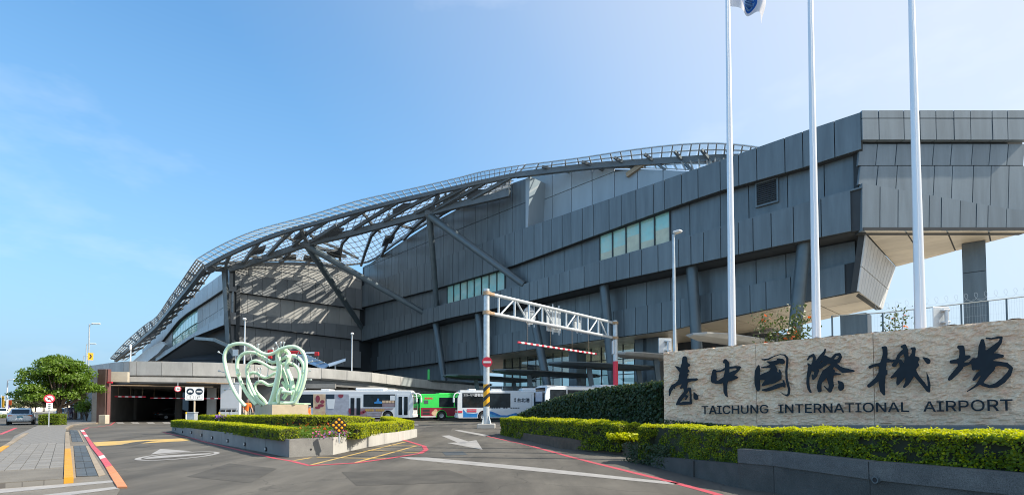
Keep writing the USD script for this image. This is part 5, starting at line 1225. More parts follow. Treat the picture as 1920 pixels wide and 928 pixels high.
# planting bed, retaining wall, hedges
bed_pts = [(*gnd(945, 815)[:2], .30), (1.75, 19.0, .35), (*gnd(1165, 852)[:2], .38), (*gnd(1260, 868)[:2], .38), (4.35, 11.3, .55), (6.0, 7.0, .6), (9, 4, .6), (22, 4, .7), (24, 14, 1.0), (14, 26, 1.1), (3, 32, .6)]
bm = MB(); BC = V(9.5, 14, .95)
bv = np.array([list(p) for p in bed_pts])
bm.add(np.vstack([bv, BC]), [[i, (i + 1) % len(bv), len(bv)] for i in range(len(bv))])
bm.add(np.vstack([bv, bv * [1, 1, 0]]), [[i, len(bv) + i, len(bv) + (i + 1) % len(bv), (i + 1) % len(bv)] for i in range(len(bv))])
single('planting_bed', bm, M['soil'], kind='structure')
rw = Thing('retaining_wall', 'grey granite washed retaining wall in front of the right hand hedge', 'retaining wall', (*gnd(1378, 913)[:2], 0))
line = [gnd(1220, 873), gnd(1300, 893), gnd(1385, 914), gnd(1452, 923), V(5.15, 7.4, 0), V(6.4, 5.2, 0), V(8.5, 2.2, 0)]
ztops = [.30, .38, .42, None]
def rwall(a, b, z0a, z1a, z0b, z1b, name, m, th=.22, off=0.0, lab=None):
    d = unit((b - a)[:2]); n = V(d[1], -d[0], 0); n = n if n @ V(-1, -1, 0) > 0 else -n
    a, b = a + n * off, b + n * off
    P_ = lambda q, z: V(q[0], q[1], z)
    rw.part(name, MB().hexa(np.array([P_(a, z0a), P_(b, z0b), P_(b - n * th, z0b), P_(a - n * th, z0a)]), np.array([P_(a, z1a), P_(b, z1b), P_(b - n * th, z1b), P_(a - n * th, z1a)])), m, lab)
zl = lambda x, y, Y: at(x, y, Y)[2]
rwall(line[0], line[1] * .995, 0, .26, 0, .36, 'low_wall', M['granite_low'])
rwall(line[1], line[2], 0, .36, 0, .44, 'low_wall', M['granite_low'])
zc = zl(1396, 840, line[2][1] + .1)
for a, b in ((2, 3), (3, 4), (4, 5), (5, 6)):
    A_, B_ = line[a], line[b]
    rwall(A_, B_ - unit(B_ - A_) * .008, 0, zc - .26, 0, zc - .26, 'lower_course', M['granite_low'], .26)
    rwall(A_, B_ - unit(B_ - A_) * .008, zc - .257, zc, zc - .257, zc, 'cap_course', M['granite'], .26, .02)
PW = Plane(line[3], line[4]); tt, z = PW.hit(1643, 899)
for k, (r0, r1) in enumerate(((.05, .038),)):
    rw.part('drain_pipe', MB().lathe(PW.pt(tt, z, 0), [(.036, -.05), (.036, .03), (.05, .03), (.05, -.02)], 18, axis=V(*PW.n, 0)), M['slate'])
    rw.part('pipe_bore', MB().lathe(PW.pt(tt, z, .022), [(0, 0), (.036, 0)], 18, axis=V(*PW.n, 0)), M['black'])
h1 = [(*(gnd(938, 815)[:2] + V(.45, .3)), .0, zl(940, 783, 27.5)), (*(gnd(1000, 828)[:2] + V(.5, .2)), .0, zl(1010, 785.5, 22.5)), (*(gnd(1090, 845)[:2] + V(.5, .2)), .05, zl(1090, 790, 18)), (*(gnd(1158, 852)[:2] + V(.42, .1)), .1, zl(1160, 795, 16.4))]
hedge('roadside_hedge', 'clipped golden hedge beside the red road line, left of the gap', h1, .95, .055, 1700, M['leaf_gold'], M['leaf_lime'], seed=21, rough=.1, side_gold=.22)
zz = zc
h2 = [(*(gnd(1180, 872)[:2] + V(.55, .75)), .12, zl(1180, 797, 14.6)), (*(line[0][:2] + V(.62, .55)), .16, zl(1255, 799, 13.0)), (*(line[2][:2] + V(.62, .42)), .34, zl(1440, 805, 10.2)), (*(line[3][:2] + V(.68, .35)), zz - .1, zl(1530, 805.5, 9.2)), (*(line[4][:2] + V(.62, .42)), zz - .1, zl(1840, 807, 7.9)), (*(line[5][:2] + V(.6, .4)), zz - .1, 1.18)]
hedge('roadside_hedge', 'clipped golden hedge above the retaining wall in front of the name wall', h2, .95, .042, 3600, M['leaf_gold'], M['leaf_lime'], seed=22, rough=.09, side_gold=.16)
# trailing creeper at the gap
g_ = np.random.default_rng(31)
n = 2200
q, m_, _ = along([(*(gnd(1175, 866)[:2] + V(.1, .2)), 0), (*(line[0][:2] + V(.05, .25)), 0), (*(line[0][:2] * .55 + line[1][:2] * .45 + V(.05, .15)), 0)], n, g_)
p = np.c_[q[:, :2] + g_.normal(0, .10, (n, 2)), g_.uniform(.02, .55, n)]
single('creeper', leaf_mesh(p, np.tile([-.7, -.6, .3], (n, 1)), .06, .7, .6, 32), M['leaf_dark'], 'dark creeper hanging over the low wall at the hedge gap', 'creeper', kind='stuff')
bed('bed_grass', 'bright grass tuft in the gap between the two roadside hedges', [V(3.0, 16.2), V(3.9, 15.6), V(4.6, 17.5), V(3.4, 18.2)], .55, 1500, .13, M['leaf_gold'], 'grass', seed=35, hgt=.14, spread=2.0)
n = 1000; t = g_.uniform(0, 2.2, n); p = np.array([SW.pt(a, zB(a) + g_.uniform(-.08, .22) * (1 - a / 2.6), g_.uniform(.1, .5)) for a in t])
single('wall_foot_plants', leaf_mesh(p, np.tile([-.3, -.3, .9], (n, 1)), .09, .9, .45, 36), M['leaf_dark'], 'low dark plants at the left foot of the name wall', 'ground cover', kind='stuff')
# ivy covered bank left of the name wall
iv = [(1243, 715, 17.3), (1190, 720, 18.9), (1130, 726, 20.6), (1085, 735, 22.4), (1040, 746, 24.5), (1000, 763, 26.5), (955, 787, 29.6)]
ip = [at(*p) for p in iv]; ib = V(.82, .57, 0)
core = MB()
for a, b in zip(ip[:-1], ip[1:]):
    f = lambda p, z: V(p[0], p[1], z)
    core.hexa(np.array([f(a, .2), f(b, .2), f(b + ib * 3, .2), f(a + ib * 3, .2)]), np.array([f(a, a[2] - .1), f(b, b[2] - .1), f(b + ib * 3, max(b[2] - .5, .3)), f(a + ib * 3, max(a[2] - .5, .3))]))
ivy = Thing('ivy_bank', 'dark ivy covered bank that rises towards the left end of the name wall', 'ivy bank', (*ip[3][:2], 0))
ivy.part('earth', core, M['core_green'])
n = 15000
q, m_, s_ = along([(*p[:2], p[2]) for p in ip], n, g_); k = g_.uniform(0, 1, n)
side = np.sign((m_ @ V(-1, -1))[:, None]) * m_
p = np.c_[q[:, :2] + side * g_.exponential(.05, n)[:, None], .45 + (q[:, 2] - .45) * k ** .9]
n2 = 4500; q2, m2, _ = along([(*p_[:2], p_[2]) for p_ in ip], n2, g_); e = g_.uniform(0, 1, n2)
p2 = np.c_[q2[:, :2] + ib[:2] * e[:, None] * 2.4, q2[:, 2] - .12 * e + g_.normal(0, .035, n2)]
ivy.part('ivy_leaves', leaf_mesh(p, np.c_[side, np.full(n, .35)], .10, .55, .85, 41), M['leaf_dark'])
ivy.part('ivy_top', leaf_mesh(p2, np.tile([0, 0, 1.], (n2, 1)), .10, .6, .85, 42), M['leaf_olive'])

# ------------------------------------------------------------------ poles
def flagpole(x0, y0, x1, Y, w0, w1, label):
    b, tp = at(x0, y0, Y), at(x1, 0, Y)
    t = Thing('flagpole', label, 'flagpole', (b[0], b[1], .8), group=None)
    k = Y / 960; d = (tp - b) / (tp[2] - b[2])
    hgt = tp[2] + 3.2
    bb = b + d * (.8 - b[2]); tt_ = b + d * (hgt - b[2])
    r = lambda z: (w0 + (w1 - w0) * (z - b[2]) / (tp[2] - b[2])) * k / 2
    zs = np.linspace(.8, hgt, 9)
    t.part('pole', MB().tube([b + d * (z - b[2]) for z in zs], [max(r(z), .03) for z in zs], 24), M['white_metal'], smooth=40)
    t.part('finial', MB().ball(tt_ + V(0, 0, .1), .14, 2), M['galv'], smooth=True)
    t.part('base_flange', MB().lathe(bb, [(r(.8) * 2, 0), (r(.8) * 2, .06), (r(.8) * 1.15, .16)], 20), M['galv'])
    rp = b + d * (2.0 - b[2])
    t.part('halyard', MB().tube([rp + V(-r(1) * .7, -r(1) * 1.0, 0), tt_ + V(-.06, -.1, -.2)], .008, 5), M['white'])
    return d, b
d1, b1 = flagpole(1373, 648, 1364.5, 18.0, 14, 8.5, 'white flagpole that flies the white and blue flag')
flagpole(1531, 634, 1519.5, 16.0, 15, 9.5, 'white flagpole in the middle of the three behind the name wall')
flagpole(1726, 614, 1709, 14.0, 18, 10.5, 'stoutest white flagpole, nearest the viewer behind the name wall')
# hanging flag
fl = Thing('flag', 'white flag with a blue emblem hanging from the flagpole nearest the terminal', 'flag', tuple(at(1366, 0, 18.0)))
fo = at(1367, -58, 18.0)
nu, nv = 46, 34
UU, VV = np.meshgrid(np.linspace(0, 1, nu), np.linspace(0, 1, nv))
def cloth(u, v):
    out = at(1367, 0, 18.0)
    x = u * 1.38; drop = -.10 - .62 * u ** 1.3
    fold = .16 * np.sin(u * 12 + v * 1.5) * (0.25 + u)
    z = fo[2] - v * 1.35 * (1 - .0 * u) + drop * .58 + .06 * np.sin(u * 9 + 1)
    return np.stack([fo[0] + x * .98 + .06 * np.sin(v * 6 + u * 5) * u, fo[1] + fold + x * .12, z], -1)
G_ = cloth(UU, VV).reshape(-1, 3)
F_ = np.array([[j * nu + i, j * nu + i + 1, (j + 1) * nu + i + 1, (j + 1) * nu + i] for j in range(nv - 1) for i in range(nu - 1)])
fl.part('cloth', MB().add(np.vstack([G_, G_ + V(0, .004, 0)]), np.vstack([F_, F_[:, ::-1] + len(G_)])), leafm('flag_white', (.75, .76, .80), (.82, .83, .86), .45, .7), smooth=True)
def on_cloth(poly):
    mb = MB()
    for g in getattr(poly, 'geoms', [poly]):
        g = shapely.segmentize(g, .02)
        v, f = trimesh.creation.triangulate_polygon(g, engine='triangle') if False else trimesh.creation.triangulate_polygon(g, engine='earcut')
        for _ in range(2): v, f = trimesh.remesh.subdivide(np.c_[v, np.zeros(len(v))], f); v = v[:, :2]
        q = cloth(v[:, 0], v[:, 1]); mb.add(np.vstack([q - V(0, .006, 0), q + V(0, .010, 0)]), np.vstack([f, f[:, ::-1] + len(q)]))
    return mb
c_ = sg.Point(.53, .66).buffer(1, 20)
ci = shapely.affinity.scale(c_, .20, .27)
em = fl.part('blue_emblem', on_cloth(ci), leafm('flag_blue', (.01, .14, .52), (.02, .22, .66), .4, .6))
ringp = shapely.affinity.scale(c_, .155, .21).difference(shapely.affinity.scale(c_, .125, .17))
def on_cloth2(poly):
    mb = MB(); m0 = on_cloth(poly); v, f = m0.arrays(); k = len(v) // 2
    return m0
bars = unary_union([rect(.40, .60 + i * .075, .66, .62 + i * .075) for i in range(3)]).intersection(shapely.affinity.scale(c_, .15, .2))
mm_ = MB()
for g in list(getattr(ringp, 'geoms', [ringp])) + list(getattr(bars, 'geoms', [bars])):
    v, f = trimesh.creation.triangulate_polygon(shapely.segmentize(g, .02), engine='earcut')
    q = cloth(v[:, 0], v[:, 1]); mm_.add(q - V(0, .012, 0), np.vstack([f, f[:, ::-1]]))
fl.part('emblem_lines', mm_, leafm('flag_pale', (.30, .55, .80), (.40, .62, .85), .4, .6), parent=em)

def street_lamp(name, label, base, H, r, arm=(0.6, 0, 0), m=None, group=None, head=(.7, .26, .10), z0=0.0, cat='street lamp'):
    t = Thing(name, label, cat, (base[0], base[1], z0), group=group)
    b = V(base[0], base[1], z0); m = m or M['galv']
    t.part('pole', MB().tube([b, b + V(0, 0, H)], [r, r * .6], 12), m, smooth=40)
    a = np.asarray(arm, float); e = b + V(0, 0, H - .05) + a + V(0, 0, .12)
    t.part('arm', MB().tube([b + V(0, 0, H - .08), b + V(0, 0, H - .02) + a * .4, e], r * .35, 8), m)
    x = unit(a); mat_ = np.array([x, np.cross((0, 0, 1), x), (0, 0, 1)]).T
    hd_ = t.part('lamp_head', MB().rbox(e + a * .25, head, head[2] * .4, M=mat_), M['white'])
    t.part('lens', MB().box(e + a * .25 - V(0, 0, head[2] / 2 + .004), (head[0] * .7, head[1] * .7, .012), M=mat_), M['lamp_lens'], parent=hd_)
    t.part('base_plate', MB().rbox(b + V(0, 0, .03), (r * 5, r * 5, .06), .015), m)
    return t
q = at(1265, 440, 21.0)
lmp = street_lamp('street_lamp', 'tall grey lamp post with a flat white head left of the flagpoles', at(1265, 655, 21.0), q[2], .085, (.10, -.12, 0), head=(.34, .26, .09))
# sign boards seen from behind
def back_sign(label, x0, x1, y0, y1, Y, zg, px_pole):
    a, b = at(x0, y0, Y), at(x1, y1, Y)
    t = Thing('traffic_sign', label, 'traffic sign', ((a[0] + b[0]) / 2, Y, zg))
    pl = t.part('plate', MB().rbox(((a[0] + b[0]) / 2, Y, (a[2] + b[2]) / 2), (abs(b[0] - a[0]), .03, abs(a[2] - b[2])), .012, .15), M['galv'])
    xp = at(px_pole, y0, Y)[0]
    t.part('pole', MB().cyl(V(xp, Y - .09, zg), V(xp, Y - .09, a[2] - .1), .045), M['galv'], smooth=40)
    for f in (.2, .8):
        t.part('clamp', MB().rbox((xp, Y - .06, a[2] + (b[2] - a[2]) * f), (.20, .12, .06), .015), M['galv'], parent=pl)
back_sign('grey back of a traffic sign at the left end of the name wall', 1234, 1260, 634, 662, 18.5, .8, 1251)
back_sign('grey back of a traffic sign above the right part of the name wall', 1746, 1782, 575, 612, 14.6, .8, 1769)
# fence with razor wire
fe = Thing('wire_fence', 'tall wire mesh fence with razor coil behind the name wall', 'fence', (*at(1800, 640, 32)[:2], 0))
fz = lambda x: at(x, np.interp(x, [1590, 1660, 1920, 2000], [592, 586, 556, 547]), 32)
for x in (1560, 1625, 1655, 1715, 1802, 1852, 1887, 1965):
    q = fz(x); fe.part('post', MB().cyl(V(q[0], q[1], 0), q, .05), M['slate'])
fe.part('rail', MB().tube([fz(x) for x in (1560, 1660, 1800, 1920, 2000)], .035, 8), M['slate'])
wm = MB()
q0, q1 = fz(1640), fz(2000)
for x in np.linspace(1640, 2000, 74):
    q = fz(x); wm.beam(V(q[0], q[1], 2.2), q, .004, .004, (0, 1, 0))
for f in np.linspace(.35, .97, 9): wm.beam(V(q0[0], q0[1], q0[2] * f), V(q1[0], q1[1], q1[2] * f), .005, .005)
fe.part('mesh', wm, M['galv'], kind='stuff')
co = np.linspace(0, 1, 2400); L_ = np.linalg.norm(q1 - q0)
hp3 = q0 + (q1 - q0) * co[:, None] + np.c_[.24 * np.cos(co * L_ * 10), .0 * co, .36 + .24 * np.sin(co * L_ * 10)]
fe.part('razor_coil', MB().tube(hp3, .007, 3), M['galv'])

# shrubs behind the name wall
def shrub(name, label, c, rx, rz, n, leaf, mat_, flowers=0, seed=0, twigs=14):
    g = np.random.default_rng(seed); t = Thing(name, label, 'shrub', tuple(c))
    tips = []
    tw = MB()
    for k in range(twigs):
        a = g.uniform(0, 2 * np.pi); rr = rx * g.uniform(.2, 1) ; tip = np.asarray(c) + V(rr * math.cos(a), rr * math.sin(a) * .7, rz * g.uniform(.6, 1.05))
        mid = np.asarray(c) + (tip - c) * .5 + V(0, 0, rz * .12)
        tw.tube(spline([c, mid, tip], 7), np.linspace(.03, .006, 7), 5); tips.append((mid, tip))
    t.part('stems', tw, M['wood_bark'])
    P = []
    for i in range(n):
        mid, tip = tips[g.integers(len(tips))]; f = g.uniform(.15, 1.05)
        P.append(mid + (tip - mid) * f + g.normal(0, .16 * rx + .05, 3) * V(1, 1, .8))
    P = np.array(P); t.part('leaves', leaf_mesh(P, np.tile([-.2, -.5, .6], (n, 1)), leaf, 1.0, .5, seed), mat_)
    if flowers:
        Q = P[g.choice(n, flowers)] + g.normal(0, .04, (flowers, 3)) + V(0, -.05, .04)
        t.part('blossoms', leaf_mesh(Q, np.tile([0, -.5, .6], (flowers, 1)), leaf * 1.2, 1.0, .8, seed + 1), M['petal_orange'])
shrub('flowering_shrub', 'shrub with orange blossoms between the first two flagpoles', V(*at(1474, 640, 17.2)[:2], 1.0), .85, 3.75, 2600, .12, M['leaf_bush'], 60, 51, 18)
shrub('flowering_shrub', 'thin airy shrub with few orange blossoms left of the stoutest flagpole', V(*at(1676, 620, 14.9)[:2], 1.0), .5, 3.2, 700, .09, M['leaf_bush'], 26, 52, 14)

# ------------------------------------------------------------------ gantry
gy = Thing('sign_gantry', 'grey steel lattice gantry spanning the road on two poles', 'gantry', (*gnd(912, 802)[:2], 0))
LP, RP = gnd(912, 802), at(1154, 700, 51.5) * V(1, 1, 0)
zt = at(913, 543, LP[1])[2]
k = LP[1] / 960
lp = gy.part('pole', MB().tube([LP + V(0, 0, .25), LP + V(0, 0, zt)], [6.0 * k, 5.4 * k], 28), M['galv'], smooth=40)
gy.part('pole_cap', MB().lathe(LP + V(0, 0, zt), [(5.6 * k, -.02), (5.6 * k, .05), (0, .09)], 20), M['galv'], parent=lp)
gy.part('concrete_base', MB().rbox(LP + V(0, 0, .15), (1.3, 1.1, .34), .03), M['concrete'])
for a in range(4):
    d = V(math.cos(a * math.pi / 2 + .78), math.sin(a * math.pi / 2 + .78), 0)
    gy.part('gusset', MB().hexa(np.array([LP + d * s_ + V(-d[1], d[0], 0) * w + V(0, 0, .32) for s_, w in ((.2, -.015), (.48, -.015), (.48, .015), (.2, .015))]), np.array([LP + d * s_ + V(-d[1], d[0], 0) * w + V(0, 0, .95) for s_, w in ((.2, -.015), (.26, -.015), (.26, .015), (.2, .015))])), M['galv'])
zr = at(1154, 601, RP[1])[2]; kr = RP[1] / 960
rp = gy.part('pole', MB().tube([RP, RP + V(0, 0, zr)], [4.6 * kr, 4.2 * kr], 24), M['galv'], smooth=40)
z0 = at(1154, 677, RP[1])[2]
gy.part('red_sleeve', MB().tube([RP + V(0, 0, .6), RP + V(0, 0, z0)], 4.75 * kr, 24), M['red'])
gy.part('hazard_sleeve', MB().tube([LP + V(0, 0, at(912, 761.5, LP[1])[2]), LP + V(0, 0, at(912, 720, LP[1])[2])], 6.15 * k, 28), M['hazard'])
def gpt(px, py):
    f = (px - 912.0) / (1154 - 912.0)   # station along the gantry by depth
    a = (px - 960) / FPX; d = RP - LP
    s = (a * LP[1] - LP[0]) / (d[0] - a * d[1])
    P_ = LP + d * s
    return at(px, py, P_[1])
TOP = lambda s: (LP + (RP - LP) * s) + V(0, 0, zt + (zr - zt) * s)
du, dl_ = .75, 2.35
ch = lambda s, off: TOP(s) - V(0, 0, off)
up_ = lambda s: gpt_s(s, 0); 
zu0, zu1 = gpt(925, 553)[2], gpt(1147, 604)[2]; zl0, zl1 = gpt(925, 588.5)[2], gpt(1147, 632)[2]
def gs(px):
    a = (px - 960) / FPX; d = RP - LP; return (a * LP[1] - LP[0]) / (d[0] - a * d[1])
s0_, s1_ = gs(920), gs(1150)
CU = lambda s: LP + (RP - LP) * s + V(0, 0, zu0 + (zu1 - zu0) * (s - s0_) / (s1_ - s0_))
CL = lambda s: LP + (RP - LP) * s + V(0, 0, zl0 + (zl1 - zl0) * (s - s0_) / (s1_ - s0_))
gy.part('chord', MB().cyl(CU(s0_), CU(s1_), .14, None, 16), M['galv'], smooth=40); gy.part('chord', MB().cyl(CL(s0_), CL(s1_), .14, None, 16), M['galv'], smooth=40)
vx = [935, 965, 992, 1017, 1042, 1062, 1084, 1103, 1122.5, 1141]
for i, x in enumerate(vx):
    s = gs(x); gy.part('vertical', MB().cyl(CL(s), CU(s), .09, None, 10), M['galv'], smooth=40)
for a, b in ((937, 964), (992 - 3, 967), (994, 1016), (1040, 1019), (1062, 1080), (1062 + 22, 1101 - 19 + 2), (1104, 1121), (1139, 1125)):
    lo, hi = (a, b)
    gy.part('diagonal', MB().cyl(CL(gs(lo)), CU(gs(hi)), .075, None, 10), M['galv'], smooth=40)
for z_, P_, r in ((zu0, LP, 6.2 * k), (zl0, LP, 6.2 * k), (zu1, RP, 4.9 * kr), (zl1, RP, 4.9 * kr)):
    gy.part('clamp', MB().lathe(P_ + V(0, 0, z_), [(r, -.13), (r + .05, -.13), (r + .05, .13), (r, .13)], 20).rbox(P_ + unit(RP - LP) * (1 if P_ is LP else -1) * (r + .2) + V(0, 0, z_), (.5, .42, .22), .03, math.atan2(*(RP - LP)[[1, 0]])), M['rust'])
dg = unit(RP - LP); ng = V(dg[1], -dg[0], 0)
def gsign(name, label, px, py, w, h_, round_=False):
    c = gpt(px, py) - ng * .35
    t = Thing('gantry_sign', label, 'traffic sign', tuple(c), group=None)
    shp = circle(w / 2, 28) if round_ else rect(-w / 2, -h_ / 2, w / 2, h_ / 2)
    pt = t.part('plate', MB().prism(shp, c, dg, V(0, 0, 1), .03, w=-ng), M['galv'])
    for y in (-.28, .28): t.part('rail', MB().rbox(c + V(0, 0, y * h_) + ng * .05, (w * .8, .09, .09), .02, math.atan2(dg[1], dg[0])), M['white_metal'], parent=pt)
    for x in (-.22, .22): t.part('bracket', MB().beam(c + dg * (x * w) + ng * .22 + V(0, 0, -h_ * .62), c + dg * (x * w) + ng * .22 + V(0, 0, h_ * .62), .07, .1, (0, 1, 0)), M['galv'], parent=pt)
gsign('a', 'round sign seen from behind on the left part of the gantry', 999, 591, 1.5, 1.5, True)
gsign('b', 'square sign seen from behind in the middle of the gantry', 1044.5, 599, 2.0, 2.1)
gsign('c', 'round sign seen from behind on the right part of the gantry', 1088, 608, 1.4, 1.4, True)
p, q = gpt(971, 641.5), gpt(1118, 663.5)
striped_bar('height_bar', 'long red and white bar hung on chains below the gantry', p, q, 31, .085, (.10, .37, .65, .88), lambda c: CL(gs(960 + FPX * c[0] / c[1]))[2])
ne = Thing('no_entry_sign', 'round red no entry sign with a white bar on the left gantry pole', 'traffic sign', tuple(at(913.5, 678, LP[1] - .45)))
c = at(913.5, 678.5, LP[1] - .42); r = 9.6 * k
pd = ne.part('disc', MB().prism(circle(r, 36), c, V(1, 0, 0), V(0, 0, 1), .02, w=V(0, -1, 0)), M['red'])
ne.part('white_bar', MB().box(c - V(0, .026, 0), (r * 1.5, .01, r * .36)), M['white'], parent=pd)
ne.part('bracket', MB().box(c + V(0, .10, 0), (.3, .2, .1)), M['galv'])
hb = Thing('sign_board_edge', 'narrow white plate on the left side of the right gantry pole', 'plate', tuple(at(1149, 652, RP[1])))
cb_ = at(1149, 651, RP[1] - .1); hb.part('plate', MB().rbox(cb_, (.12, .5, 1.35), .03), M['white']); hb.part('bracket', MB().box(cb_ + V(.15, .1, 0), (.25, .1, .1)), M['galv'])

# ------------------------------------------------------------------ bus bay canopies and the low wall behind them
def bay_canopy(label, tip, end, Y0, w, posts, pale=False):
    a = at(*tip, Y0); s = (end[0] - 960) / FPX
    # same height at the far end
    Y1 = (a[2] - EYE) * FPX / (HOR - end[1]); b = at(*end, Y1)
    t = Thing('bay_canopy', label, 'canopy', (a[0], a[1], 0))
    d = unit(b - a); n = V(-d[1], d[0], 0); n = n if n[1] > 0 else -n
    L = np.linalg.norm(b - a)
    prof = [(0, .0), (.04, .55), (.2, .95), (.85, 1.0), (1.0, .35)]
    top, bot = [], []
    for f, k in prof:
        c = a + d * L * f + n * w * .5
        top.append((c - n * w * k * .5, c + n * w * k * .5)); 
    mb = MB(); fm = MB()
    for (p, q), (p2, q2), (f, k), (f2, k2) in zip(top[:-1], top[1:], prof[:-1], prof[1:]):
        z = lambda h: V(0, 0, h)
        tk, tk2 = .16 + .26 * k, .16 + .26 * k2
        mb.hexa(np.array([p + n * .7 * k - z(tk), p2 + n * .7 * k2 - z(tk2), q2 - n * .7 * k2 - z(tk2), q - n * .7 * k - z(tk)]), np.array([p - z(.10), p2 - z(.10), q2 - z(.10), q - z(.10)]))
        fm.hexa(np.array([p - z(.098), p2 - z(.098), q2 - z(.098), q - z(.098)]), np.array([p, p2, q2, q]))
    rf_ = t.part('roof', mb, M['concrete'] if pale else M['slate']); t.part('top_sheet', fm, M['concrete'] if pale else M['slate'], parent=rf_)
    for f in posts:
        c = a + d * L * f + n * w * .5
        t.part('post', MB().beam(V(c[0] + .9, c[1], 0), c - V(0, 0, .3), .55, .35, (0, 1, 0)), M['slate'])
bay_canopy('thin dark bay canopy nearest the elevated road, behind the green bus', (777, 709.5), (938, 719.5), 68, 5, (.25, .75))
bay_canopy('thin dark bay canopy behind the gantry pole above the white and blue bus', (863.5, 700), (1023, 712), 62, 5, (.3, .75))
bay_canopy('long dark bay canopy above the coach', (953, 689.5), (1144, 702.6), 57.5, 5, (.3, .8))
bay_canopy('dark bay canopy behind the right gantry pole', (1057, 674.8), (1252, 687), 53.5, 5, (.35, .85))
bay_canopy('pale bay canopy beside the left end of the name wall', (1180, 657), (1300, 668), 55, 4, (.6,), True)
bay_canopy('pale bay canopy seen between the flagpoles', (1337, 619), (1470, 640), 45, 4, (.7,), True)
lw = Thing('platform_wall', 'long low grey wall behind the bus bays', 'wall', (8, 76, 0))
x0 = -3.0
wy = 78
for i in range(16):
    lw.part('wall_panel', MB().box((x0 + i * 3.0, wy, 2.4), (2.95, .3, 4.5)), M['concrete'])
lw.part('coping', MB().box((x0 + 22.5, wy, 4.72), (48, .45, .12)), M['panel_light'])
